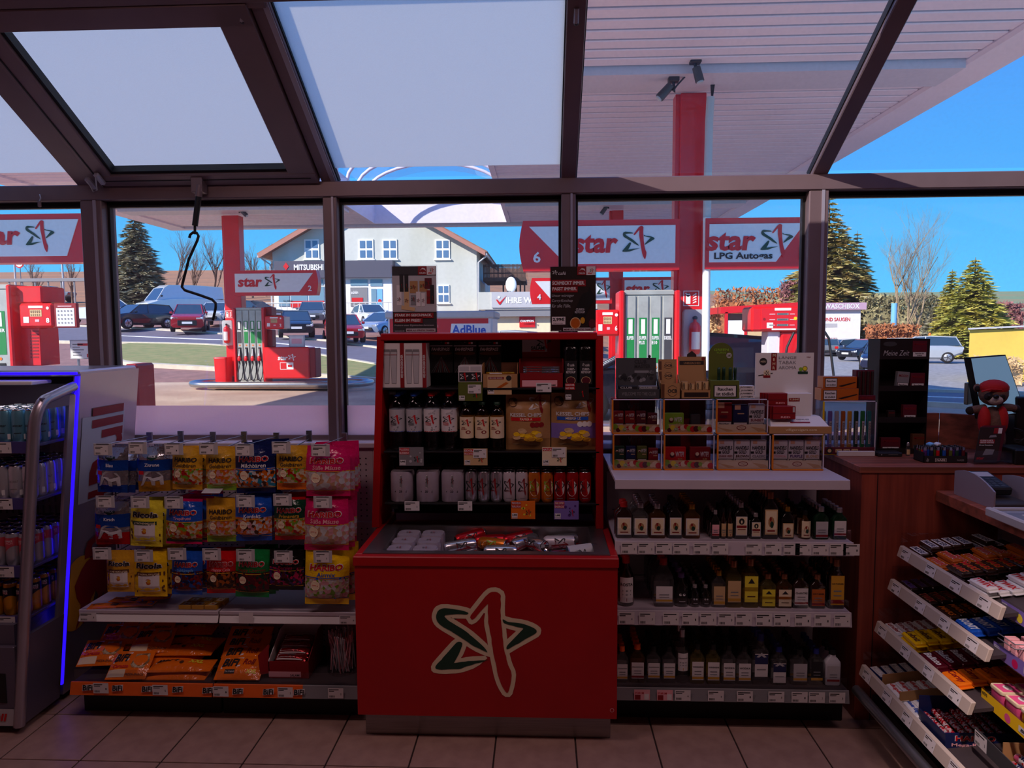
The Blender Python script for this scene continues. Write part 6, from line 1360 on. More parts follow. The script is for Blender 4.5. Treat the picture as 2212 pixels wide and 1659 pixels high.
for z in FS:
    q = [c for c in fr.children if c.name.startswith('shelf')][FS.index(z)]
    for xx in (-2.30,-2.20,-2.45): b=MB(); tagcard(b, front((0, FY0+.045,0)), xx+.04*z, z-.034,.07,.044,.001); b.build('price_ticket', q)
# ================================================================ GOODS: COOLER AND BOTTLE SHELF
def starcan(st_red='p_red', st_green='p_ink', bg=None, tx=None):
    def f(b, fn, R, H):
        if bg: b.disc(fn, 0, H*.48, R*.85, bg, .0005,18, H*.26)
        star(b, fn, -R*.95, H*.22, R*1.9, H*.6, st_red, st_green, .0012)
        if tx: b.textf(fn, tx, -R*.7, H*.36, R*.9, H*.05, 'p_dred', .0018)
        b.rect(fn, -R*.5, H*.14, R*.5, H*.155, 'p_grey', .0008,3)
    return f
mat('can_bright', (206,204,210),.22,.85); mat('can_pearl', (216,208,214),.35,.3)
cs = {'silver': can_mesh('energy_can', 'can_bright', 'shiny silver star energy can on the cooler cabinet shelf', 'silver star cans', logo=starcan('p_dred', 'p_ink', None, 'ENERGY')),
      'pearl': can_mesh('energy_can', 'can_pearl', 'matt white star energy can on the cooler cabinet shelf', 'white star cans', logo=starcan('p_dred', 'p_ink', None, 'SUGARFREE')),
      'orange': can_mesh('energy_can', 'can_orange', 'orange star energy can on the cooler cabinet shelf', 'orange star cans', logo=starcan('p_dred', 'p_lime', 'p_cream', 'MELON')),
      'red': can_mesh('energy_can', 'can_red', 'red star energy can on the cooler cabinet shelf', 'red star cans', logo=starcan('p_red', 'p_ink', 'p_card', 'ENERGY'))}
seen = set()
for i, k in enumerate(['silver']*3+['pearl']*2+['orange']*2+['red']*3):
    p = aY(1018+i*27.3,1050, SY+.035)
    for j in range(3):
        loc = (p.x, SY+.035+.056*j, SZ[2])
        if k not in seen: cs[k].location=loc; seen.add(k)
        else: dup(cs[k], loc, (0,0, random.uniform(-.35,.35)))
# shrink-wrapped four packs
mat('shrink', (176,166,178),.22,.15, noise=.05, scale=12, bump=.25, bscale=22)
def fourpack(label, group):
    t=thing('four_pack', label, 'can pack', group=group); b=MB(); R, H=.0275,.136; pts = []
    for k in range(40):
        a=2*PI*k/40; r=R*(1.0+1.02*max(abs(math.cos(a-PI/4)), abs(math.sin(a-PI/4)))**2.2*.62+.40); pts.append((r*math.cos(a), r*math.sin(a)))
    vs=[]; prof = [(.90,.0),(1,.006),(1, H-.012),(.93, H-.002)]
    for (s, z) in prof: vs += [(x*s, y*s, z) for x, y in pts]
    n=40; fs=[(i*n+k, i*n+(k+1) % n, (i+1)*n+(k+1) % n, (i+1)*n+k) for i in range(3) for k in range(n)]; b.add(vs, fs, 'shrink', True); b.add(vs[:n],[tuple(reversed(range(n)))], 'shrink'); b.add(vs[-n:],[tuple(range(n))], 'shrink'); b.build('wrap', t, local=True)
    b=MB(); fn=front((0,-R*1.66,0)); b.poly(fn, [(-.006,.066),(.008,.062),(.012,.118),(-.002,.122)], 'p_card', .002); b.poly(fn, [(-.004,.069),(.006,.066),(.009,.116),(-.001,.119)], 'p_grey', .003); star(b, fn, -.004,.08,.014,.03, 'p_dred', 'p_ink', .004); b.text(fn, '4x 250ml', -.026,.044,.052,.010, 'p_ink', .003)
    fn2=plane((0,0, H),(1,0,0),(0,1,0)); star(b, fn2,-.012,-.014,.026,.026, 'p_dred', 'p_ink', .001); b.build('print', t, local=True); return t
fk = fourpack('grey shrink-wrapped four pack of cans on the cooler cabinet shelf', 'four packs on the cabinet shelf')
for i, x in enumerate((870,925,979)):
    p=aY(x, 1050, SY+.05); o=fk if i == 0 else dup(fk, (0,0,0)); o.location = (p.x, SY+.052, SZ[2])
    dup(fk, (p.x, SY+.155, SZ[2]), None, 'grey four pack behind the front ones on the cooler cabinet shelf', 'rear four packs on the cabinet shelf')
ZW = .60
for i in range(2):
    for j in range(3): dup(fk, (WX0+.055+.104*i, WY0+.055+.105*j, ZW),(0,0, random.uniform(-.06,.06)), 'grey shrink-wrapped four pack lying in the steel cooler well', 'four packs in the cooler well')
b=MB(); b.box(WX0+.002, WX1-.002, WY0+.002, WY1-.002,.50, ZW-.002, 'p_lgrey'); b.build('raised_tray', cl_)
rn=random.Random(11); LN = {'red': 'loose red can lying in the cooler well', 'orange': 'loose orange can lying in the cooler well', 'silver': 'loose silver can lying in the cooler well', 'pearl': 'loose white can lying in the cooler well'}
for i in range(4):
    for j in range(6): k=rn.choice(('red', 'silver', 'pearl', 'silver')); dup(cs[k],(WX0+.232+.144*i, WY0+.032+.0565*j, ZW+.038),(0, PI/2, rn.uniform(-.02,.02)), LN[k], 'loose cans in the cooler well')
for (x, y, k, rz) in ((1000,1168, 'red', .5),(1046,1150, 'red', .15),(1052,1172, 'orange', -.5),(1105,1160, 'red', .4),(1122,1180, 'silver', .75),(975,1186, 'silver', .3),(1062,1192, 'silver', -.06),(1150,1164, 'silver', -.9),(1190,1158, 'pearl', -.15),(1228,1168, 'silver', .2)):
    z=ZW+.092; p=aZ(x, y, z); dup(cs[k],(min(p.x, WX1-.15)-.03, min(max(p.y, WY0+.035), WY1-.06), z),(0, PI/2-rn.uniform(0,.15), rz), LN[k].replace('lying in', 'lying on top in'), 'top loose cans in the cooler well')
# PET bottles
glassy('pet_clear', (.86,.90,.94),1.0,.02); glassy('pet_amber', (.80,.66,.42),1.0,.02)
def pet(label, R, H, m, cap, lab, prints, group, cat='bottle', l0=.33, l1=.72):
    t=thing('water_bottle' if m == 'pet_clear' else 'juice_bottle', label, cat, group=group); b=MB(); h = H
    b.lathe([(R*.55,.004),(R*.8,0),(R*.97, h*.03),(R, h*.07),(R*.94, h*.10),(R, h*.13),(R*.94, h*.16),(R, h*.20),(R, h*.75),(R*.92, h*.80),(R*.6, h*.90),(R*.42, h*.925),(R*.42, h*.955)], m, (0,0,0),20, cap=True); b.build('body', t, local=True)
    b=MB(); b.lathe([(R*.46, h*.94),(R*.47, h*.945),(R*.47, h*.995),(R*.40, h)], cap, (0,0,0),16); b.build('cap', t, local=True)
    b=MB(); fn=cylf((0,0,0), R*1.008); b.rect(fn, -PI*R*.99, h*l0, PI*R*.99, h*l1, lab, .0003,24,1, True); prints(b, fn, R, h); b.build('label_sleeve', t, local=True); return t
def wprint(red):
    def f(b, fn, R, h):
        star(b, fn, -R*.8, h*.46, R*1.7, h*.17, 'p_red', 'p_ink', .0012); b.textf(fn, 'MINERAL', -R*.7, h*.475, R*.8, h*.025, 'p_red' if red else 'p_ink', .0018,.03); b.textf(fn, 'WASSER', -R*.7, h*.445, R*.8, h*.025, 'p_red' if red else 'p_ink', .0018,.03)
        for k in range(7): b.disc(fn, R*random.uniform(-.8,.8), h*random.uniform(.35,.43), R*.07, 'p_grey', .0008,6, h*.012)
        for k in range(6): b.disc(fn, R*random.uniform(-.7,.7), h*random.uniform(.63,.70), R*.12, 'p_lgrey', .0008,6)
        b.rect(fn, -R*1.2, h*.335, R*1.2, h*.345, 'p_red' if red else 'p_blue', .0008,6)
    return f
def aprint(b, fn, R, h):
    star(b, fn, -R*.75, h*.50, R*1.6, h*.16, 'p_red', 'p_ink', .0012); b.textf(fn, 'APFEL', -R*.8, h*.47, R*.8, h*.024, 'p_dred', .0016,.03); b.textf(fn, 'SCHORLE', -R*.8, h*.44, R*.9, h*.022, 'p_dred', .0016,.03); b.disc(fn, R*.3, h*.39, R*.38, 'p_dred', .001,14, h*.035); b.disc(fn, R*.3, h*.39, R*.2, 'p_cream', .0014,12, h*.02)
HB = aY(860,848, SY+.04).z-SZ[1]
wb = pet('water bottle with blue cap on the cooler cabinet shelf', .034, HB, 'pet_clear', 'p_blue', 'p_lgrey', wprint(False), 'blue-capped water bottles')
wr = pet('water bottle with red cap on the cooler cabinet shelf', .034, HB, 'pet_clear', 'p_red', 'p_card', wprint(True), 'red-capped water bottles')
HA = aY(1010,868, SY+.04).z-SZ[1]
aj = pet('apple drink bottle with cream label on the cooler cabinet shelf', .030, HA, 'pet_amber', 'p_dgreen', 'p_cream', aprint, 'apple drink bottles', l0=.26, l1=.70)
for i, (o, x) in enumerate(((wb, 859),(wb, 895.5),(wr, 933),(wr, 971),(aj, 1008.5),(aj, 1041.5),(aj, 1074))):
    p = aY(x, 930, SY+.04)
    for j in range(3):
        loc = (p.x, SY+.038+(.072 if i < 4 else .064)*j, SZ[1])
        if i in (0,2,4) and j == 0: o.location = loc
        else: dup(o, loc, (0,0, random.uniform(-.15,.15)))
d=dup(wb, (.135,2.79, ZW+.05),(0,1.45,.25), 'pale blue water bottle lying in the cooler well', 'lying bottle in the cooler well'); d.rotation_euler=(0,1.5,.2); d.location = (.02,2.745, ZW+.098)
# crisps
def chips(flav, flavbg, low):
    def f(b, fn, w, h):
        star(b, fn, w*.0,-h*.34, w*.46, h*.36, 'p_dred', 'p_card', .0016); b.disc(fn, -w*.34,-h*.13, w*.10, 'p_brown', .0014,18); b.disc(fn, -w*.34,-h*.13, w*.09, 'p_kraft', .0018,18); b.text(fn, 'EXTRA', -w*.41,-h*.125, w*.14, h*.025, 'p_brown', .0022); b.text(fn, 'KNUSPRIG', -w*.42,-h*.16, w*.16, h*.022, 'p_brown', .0022)
        b.text(fn, 'KESSEL CHIPS', -w*.40,-h*.385, w*.70, h*.065, 'p_card', .0022,.03); b.rect(fn, -w*.38,-h*.46, w*.28,-h*.40, flavbg, .0018,4); b.textf(fn, flav, -w*.34,-h*.45, w*.6, h*.042, 'p_cream', .0026,.02)
        rn2 = random.Random(3)
        for k in range(16): x, y=rn2.uniform(-.28,.34)*w, -rn2.uniform(.60,.80)*h; b.disc(fn, x, y, w*rn2.uniform(.06,.1), rn2.choice(('p_gold', 'p_tan', 'p_yellow')),.0016+k*.0002,9, h*.04)
        b.rect(fn, -w*.35,-h*.93, w*.25,-h*.87, 'p_tan', .0014,4)
        for k in range(3): b.disc(fn, w*(.1+.1*k),-h*.53, w*.06, 'p_dred' if 'PAP' in flav else 'p_white', .0016,10)
    return f
for (bx, fl, fb, lab, mid) in (((1091,852,1190,972), 'PAPRIKA', 'p_red', 'brown kettle crisps bag with red paprika banner', 'p_kraft'),((1190,846,1295,970), 'MEERSALZ', 'p_blue', 'brown and lilac kettle crisps bag with blue sea salt banner', 'p_violet')):
    l, r, bt, t=PXB(*bx, SY+.02); t=min(t, SZ[1]+(t-bt)); h = t-SZ[1]
    o=make_bag('crisps_bag', lab, 'crisps', (r-l)*.98, h, .035,[(0,.52, film('p_kraft', .4, bump=.25)),(.52,.78, film(mid, .4, bump=.25)),(.78,1, film('p_kraft'))], chips(fl, fb, mid), 'crisps bags'); o.location = ((l+r)/2, SY+.065, t-.002)
    dup(o, ((l+r)/2+.006, SY+.13, t-.004), None, 'second '+lab+' behind the front bag', 'rear crisps bags')
# ---- top shelf of the cabinet
def boxy(name, label, cat, bx, Y, d, m, prints=None, group=None, zbase=None, b_=.001, side=None):
    l, r, bt, t=PXB(*bx, Y); bt = zbase if zbase is not None else bt
    o=thing(name, label, cat, loc=((l+r)/2, Y+d/2, bt), group=group); b=MB(); b.box(l, r, Y, Y+d, bt, t, m, b_); b.build('carton', o)
    if prints: b=MB(); prints(b, front((l, Y, bt)), r-l, t-bt); b.build('print', o)
    return o
def cups(b, fn, w, h):
    for x in (.08,.40): b.poly(fn, [(w*(x+.03), h*.09),(w*(x+.24), h*.09),(w*(x+.30), h*.82),(w*(x-.02), h*.82)], 'p_grey', .0008); b.poly(fn, [(w*(x+.045), h*.1),(w*(x+.225), h*.1),(w*(x+.28), h*.8),(w*(x+.0), h*.8)], 'p_lgrey', .0012); b.rect(fn, w*(x-.01), h*.73, w*(x+.29), h*.745, 'p_dred', .0018); b.rect(fn, w*(x-.01), h*.82, w*(x+.29), h*.86, 'p_grey', .0014)
    b.rect(fn, w*.82,0, w, h, 'p_dred', .0008); b.text(fn, 'MEHRWEGBECHER', w*.85, h*.22, h*.52, w*.10, 'p_card', .0014,.02, rot=1)
for i, x0 in enumerate((825,873)): boxy('cup_box', 'white box of reusable cups with red strip, '+('at the cabinet edge' if i == 0 else 'beside the black cards'), 'box', (x0,741, x0+48,838), SY+.01,.11, 'p_card', cups, 'reusable cup boxes', SZ[0]+.001)
def fahr(b, fn, w, h):
    b.rect(fn, 0, h*.84, w, h*.87, 'p_lgrey', .0008); b.text(fn, 'FAHRSPASS', w*.07, h*.70, w*.8, h*.10, 'p_card', .0012,.03,.15); b.disc(fn, w*.5, h*.62, w*.46, 'p_brown', .0006,20, h*.06); b.rect(fn, w*.66, h*.91, w*.75, h*.97, 'p_red', .001); b.rect(fn, w*.76, h*.91, w*.85, h*.97, 'p_card', .001)
    for k in range(9): x=.05+.1*k; b.poly(fn, [(w*.5, h*.52),(w*.505, h*.52),(w*(x+.012), h*.02),(w*x, h*.02)], 'p_dred' if k % 3 == 2 else 'p_grey', .0009)
for i, x0 in enumerate((929,980,1034)):
    l, r, bt, t=PXB(x0,737, x0+49,806, SY+.10); o=thing('hanging_card', 'black hanging product card with pale slanted title '+('next to the cup boxes', 'between two like cards', 'nearest the salami display')[i], 'product card', loc=((l+r)/2, SY+.1, bt), group='black hanging cards'); b=MB(); b.box(l, r, SY+.10, SY+.115, bt, t, 'p_black', .002); b.build('card', o); b=MB(); fahr(b, front((l, SY+.10, bt)), r-l, t-bt); b.build('print', o)
    b=MB(); b.tube([V(((l+r)/2, SY+.10, t-.006)), V(((l+r)/2,3.26, t-.004))],.003, 'wire', 6); b.build('hook', cl_)
g = boxy('gum_carton', 'clear and green carton of gum jars on the cabinet top shelf', 'box', (990,790,1041,838), SY+.005,.10, 'p_card', lambda b, fn, w, h: (b.rect(fn, w*.04, h*.28, w*.96, h*.70, 'p_ink', .0006), star(b, fn, w*.06, h*.3, w*.38, h*.4, 'p_red', 'p_card', .0012), star(b, fn, w*.55, h*.3, w*.38, h*.4, 'p_red', 'p_card', .0012), b.rect(fn, 0,0, w, h*.26, 'p_olive', .0006), b.rect(fn, w*.05, h*.76, w*.45, h*.97, 'p_lgrey', .0008), b.rect(fn, w*.52, h*.76, w*.95, h*.97, 'p_lgrey', .0008)), None, SZ[0]+.001)
# snack bar tray (kraft)
def tray(name, label, bx, lipy, Y, d, m, inner, stick, nst, prints, zb, group):
    l, r, bt, t=PXB(*bx, Y); lz=aY((bx[0]+bx[2])/2, lipy, Y).z; o=thing(name, label, 'display box', loc=((l+r)/2, Y+d/2, zb)); T = .0025
    b=MB(); b.box(l, r, Y, Y+T, zb, lz, m); b.build('front_wall', o); b=MB(); b.box(l, r, Y+d-T, Y+d, zb, t, inner); b.build('back_wall', o)
    for x in (l, r-T): b=MB(); vs=[(x, Y, zb),(x, Y+d, zb),(x, Y+d, t),(x, Y+d*.25, t),(x, Y, t-.012)]; b.add(vs+[(v[0]+T, v[1], v[2]) for v in vs],[(0,4,3,2,1),(5,6,7,8,9),(0,5,9,4),(4,9,8,3),(3,8,7,2)], m); b.build('side_wall', o)
    b=MB(); prints(b, front((l, Y, zb)), r-l, lz-zb); b.build('print', o)
    for k in range(nst):
        z0=lz-.012+k*.010; q=MB(); q.box(l+.014, r-.014, Y+.008+.004*k, Y+.05+.004*k, z0, z0+.009, stick[0],.003); q.rect(front((0, Y+.008+.004*k, 0)), l+.03, z0+.002, l+.03+(r-l)*.35, z0+.007, stick[1],.0005); q.build('wrapped_bar', label=stick[2], cat='snack', group=group, loc=((l+r)/2, Y+.03, z0))
    return o
tray('snack_tray', 'kraft card tray of snack bars with round dark sticker', (1042,785,1119,850),808, SY+.004,.10, 'p_kraft', 'p_brown', (film('p_tan', .2,.5) if False else 'film_p_gold_foil', 'p_white', 'foil snack bar in the kraft tray'),2, lambda b, fn, w, h: (b.rect(fn, w*.14,-.03, w*.82, h*.92, 'p_tan', .0012), b.rect(fn, w*.17, h*.62, w*.60, h*.80, 'p_dred', .002), b.text(fn, 'HIN UND SNACK', w*.19, h*.66, w*.38, h*.10, 'p_card', .0028,.02), b.disc(fn, w*.74, h*.70, w*.075, 'p_ink', .002), b.rect(fn, w*.15,-.026, w*.33,-.004, 'p_card', .002), b.text(fn, '0,99€', w*.16,-.018, w*.15,.010, 'p_ink', .0028,.03), b.poly(fn, [(w*.4, h*.0),(w*.46,-h*.12),(w*.74, h*.34),(w*.66, h*.42)], 'p_amber', .002)), SZ[0]+.001, 'bars in the kraft tray')
tray('salami_display', 'red salami display tray with tall printed header on the cabinet top shelf', (1122,776,1217,836),806, SY+.008,.10, 'p_dred', 'p_dred', ('film_p_silver_foil', 'p_dred', 'foil salami stick in the red display tray'),4, lambda b, fn, w, h: (b.rect(fn, w*.06, h*.06, w*.86, h*.5, 'p_lpink', .001), b.text(fn, 'SALAMI', w*.62, h*.1, w*.2, h*.12, 'p_dgreen', .0016,.03)), SZ[0]+.001, 'sticks in the red salami display')
b=MB(); l, r, bt, t=PXB(1128,722,1210,778, SY+.115); b.box(l, r, SY+.115, SY+.118, bt, t, 'p_dred'); fn=front((l, SY+.115, bt)); w, h=r-l, t-bt; b.rect(fn, 0, h*.32, w*.66, h*.8, 'p_lgrey', .0008); b.text(fn, 'SALAMI', w*.23, h*.40, w*.38, h*.14, 'p_dgreen', .0016,.03); b.rect(fn, w*.23, h*.34, w*.60, h*.39, 'p_red', .0014); star(b, fn, w*.36, h*.42, w*.42, h*.52, 'p_red', 'p_dgreen', .0018); b.build('header_card', bpy.data.objects['salami_display'])
# ketchup
kb=thing('ketchup_bottle', 'black curry ketchup squeeze bottle on the cabinet top shelf', 'bottle', group='black ketchup bottles'); hk=aY(1240,722, SY+.05).z-SZ[0]; R = .033
b=MB(); b.rlathe([(R*.8, R*.7,0),(R, R*.85,.006),(R, R*.85, hk*.52),(R*.9, R*.8, hk*.56),(R, R*.85, hk*.60),(R*.9, R*.8, hk*.64),(R, R*.85, hk*.68),(R*.95, R*.8, hk*.74),(R*.7, R*.6, hk*.79),(R*.5, R*.5, hk*.81)], film('p_black', .3, bump=.05),(0,0,0),.8,5); b.build('body', kb, local=True)
b=MB(); b.lathe([(R*.62, hk*.80),(R*.62, hk*.85),(R*.35, hk*.88),(R*.28, hk*.98),(R*.2, hk)], 'p_black', (0,0,0),14); b.build('nozzle_cap', kb, local=True)
b=MB(); fn=front((0,-R*.86,0)); b.rect(fn, -R*.8, hk*.06, R*.8, hk*.5, 'p_ink', .0006); b.text(fn, 'CURRY-', -R*.5, hk*.32, R*1.0, hk*.045, 'p_card', .0012,.03); b.text(fn, 'KETCHUP', -R*.6, hk*.265, R*1.2, hk*.045, 'p_card', .0012,.03); star(b, fn, -R*.5, hk*.39, R*.35, hk*.07, 'p_card', 'p_card', .0012); b.text(fn, 'café', -R*.1, hk*.395, R*.55, hk*.05, 'p_card', .0012); b.disc(fn, 0, hk*.13, R*.62, 'p_tan', .001,18, hk*.075); b.disc(fn, 0, hk*.13, R*.54, 'p_maroon', .0014,18, hk*.065); b.build('label', kb, local=True)
for i, x in enumerate((1232.5,1265)):
    p=aY(x, 780, SY+.05); o=kb if i == 0 else dup(kb, (0,0,0)); o.location = (p.x, SY+.05, SZ[0])
dup(kb, (aY(1232.5,780, SY+.05).x, SY+.125, SZ[0])); dup(kb, (aY(1265,780, SY+.05).x, SY+.125, SZ[0]))
# ---- posters on the cabinet roof
def poster(label, bx, prints, bg):
    Y=3.08; l, r, bt, t=PXB(*bx, Y); o=thing('poster_stand', label, 'poster', loc=((l+r)/2, Y, zt1)); b=MB(); b.box(l-.004, r+.004, Y-.003, Y+.004, zt1, t+.004, 'acrylic'); b.box(l-.004, r+.004, Y-.03, Y+.05, zt1, zt1+.004, 'acrylic'); b.build('holder', o)
    b=MB(); b.box(l, r, Y-.001, Y+.001, zt1+.004, t, bg); b.build('sheet', o); b=MB(); prints(b, front((l, Y-.003, zt1)), r-l, t-zt1); b.build('print', o)
def plogo(b, fn, w, h):
    b.rect(fn, w*.59, h*.87, w*.79, h, 'p_dred', .001); b.rect(fn, w*.79, h*.87, w*.99, h, 'p_card', .001); b.text(fn, 'ORLEN', w*.62, h*.885, w*.14, h*.025, 'p_card', .0016,.02); b.poly(fn, [(w*.63, h*.93),(w*.69, h*.975),(w*.75, h*.965),(w*.77, h*.925),(w*.73, h*.95),(w*.68, h*.955)], 'p_card', .0016); b.text(fn, 'star', w*.82, h*.885, w*.1, h*.025, 'p_red', .0016,.03); star(b, fn, w*.86, h*.905, w*.1, h*.07, 'p_red', 'p_dgreen', .0016)
def po1(b, fn, w, h):
    plogo(b, fn, w, h); b.rect(fn, w*.03, h*.225, w*.93, h*.305, 'p_dred', .001); b.rect(fn, w*.03, h*.15, w*.68, h*.235, 'p_dred', .001); b.text(fn, 'STARK IM GESCHMACK,', w*.05, h*.245, w*.84, h*.045, 'p_card', .0018,.03,.1); b.text(fn, 'KLEIN IM PREIS!', w*.05, h*.17, w*.58, h*.045, 'p_card', .0018,.03,.1); b.text(fn, 'Probiere unser Eigenmarken-Sortiment.', w*.04, h*.10, w*.9, h*.032, 'p_lgrey', .0016,.0,.1); b.text(fn, 'www.star.de', w*.04, h*.025, w*.22, h*.02, 'p_lgrey', .0016); b.rect(fn, w*.30, h*.02, w*.97, h*.07, 'p_lgrey', .001); b.text(fn, 'MEHR ALS GÜNSTIG TANKEN!', w*.32, h*.03, w*.62, h*.03, 'p_maroon', .0018,.03)
    b.rect(fn, 0, h*.32, w, h*.86, 'p_lgrey', .0005)
    for (x, y, ww, hh, m) in ((.10,.42,.11,.30, 'p_card'),(.17,.62,.09,.26, 'p_ink'),(.28,.62,.09,.26, 'p_ink'),(.27,.40,.11,.28, 'p_tan'),(.40,.60,.18,.18, 'p_kraft'),(.62,.62,.18,.16, 'p_kraft'),(.74,.66,.16,.16, 'p_maroon'),(.42,.42,.12,.15, 'p_grey'),(.54,.40,.10,.22, 'p_card'),(.66,.40,.08,.20, 'p_card'),(.78,.44,.08,.2, 'p_dred'),(.86,.44,.09,.28, 'p_ink')): b.rect(fn, w*x, h*y, w*(x+ww), h*(y+hh), m, .001+.0001*x*10); star(b, fn, w*(x+.01), h*(y+.05), w*ww*.8, h*.07, 'p_dred', 'p_dgreen', .003)
    b.poly(fn, [(w*.20, h*.36),(w*.50, h*.33),(w*.52, h*.38),(w*.21, h*.42)], 'p_tan', .003)
def po2(b, fn, w, h):
    plogo(b, fn, w, h); star(b, fn, w*.04, h*.87, w*.13, h*.08, 'p_card', 'p_card', .0016); b.text(fn, 'café', w*.17, h*.875, w*.17, h*.05, 'p_card', .0016,0,.15); b.rect(fn, w*.03, h*.70, w*.78, h*.80, 'p_dred', .001); b.rect(fn, w*.03, h*.61, w*.60, h*.71, 'p_dred', .001); b.text(fn, 'SCHMECKT IMMER.', w*.04, h*.725, w*.71, h*.055, 'p_card', .0018,.03,.1); b.text(fn, 'PASST IMMER.', w*.04, h*.64, w*.54, h*.05, 'p_card', .0018,.03,.1)
    for k, tx in enumerate(('Unser würziger', 'Curry-Ketchup', 'für alle Fälle.')): b.text(fn, tx, w*.03, h*(.53-.075*k), w*(.49,.46,.42)[k], h*.05, 'p_lgrey', .0016,0,.15)
    b.rect(fn, w*.03, h*.12, w*.33, h*.24, 'p_card', .001); b.text(fn, '2,99€', w*.05, h*.165, w*.26, h*.06, 'p_ink', .0018,.035); b.text(fn, '5,98€ pro Liter', w*.06, h*.13, w*.22, h*.018, 'p_ink', .0018); b.text(fn, 'www.star.de', w*.02, h*.015, w*.22, h*.02, 'p_lgrey', .0016); b.rect(fn, w*.28, h*.02, w, h*.07, 'p_lgrey', .001); b.text(fn, 'MEHR ALS GÜNSTIG TANKEN!', w*.30, h*.03, w*.66, h*.03, 'p_maroon', .0018,.03)
    b.poly(fn, [(w*.38, h*.09),(w*.66, h*.09),(w*.98, h*.54),(w*.90, h*.62),(w*.86, h*.70),(w*.83, h*.62),(w*.70, h*.58)], 'p_black', .0012); b.text(fn, 'CURRY-', w*.56, h*.33, w*.2, h*.035, 'p_lgrey', .0018,.03); b.text(fn, 'KETCHUP', w*.54, h*.29, w*.22, h*.035, 'p_lgrey', .0018,.03)
    b.disc(fn, w*.55, h*.14, w*.12, 'p_tan', .0016,18, h*.09); b.disc(fn, w*.55, h*.14, w*.10, 'p_amber', .002,18, h*.075); b.disc(fn, w*.71, h*.18, w*.05, 'p_gold', .0016,14, h*.05); b.disc(fn, w*.92, h*.13, w*.075, 'p_maroon', .0016,16, h*.075)
poster('grey product range poster standing on the red cooler cabinet', (848,575,943,716), po1, 'p_dgrey')
poster('black ketchup poster standing on the red cooler cabinet', (1189,576,1287,714), po2, 'p_dbrown')
# ================================================================ SPIRIT BOTTLES
glassy('gl_clear', (.74,.74,.74),1.0,.02, dust_lift=.10, dust_lift_col=(.6,.58,.6)); glassy('gl_yellow', (.70,.62,.26),1.0,.02, dust_lift=.16, dust_lift_col=(.6,.5,.16)); glassy('gl_amber', (.62,.36,.14),1.0,.02, dust_lift=.14, dust_lift_col=(.5,.24,.08)); glassy('gl_green', (.12,.36,.2),1.0,.02, dust_lift=.12, dust_lift_col=(.06,.3,.14))  # brightness put into a pale diffuse film so the dark bottles read lighter
mat('gl_brown', (34,16,10),.08, coat=1.0); mat('gl_dark', (14,16,14),.08, coat=1.0); mat('gl_frost', (206,208,218),.5)
mat('cap_gold', (190,140,50),.3,.8); mat('cap_silver', (190,186,190),.3,.8); mat('cap_red', (190,24,28),.4); mat('cap_black', (16,16,18),.4); mat('cap_orange', (226,90,30),.4); mat('cap_blue', (30,40,130),.4); mat('cap_violet', (120,100,170),.4); mat('cap_copper', (170,110,80),.3,.8)
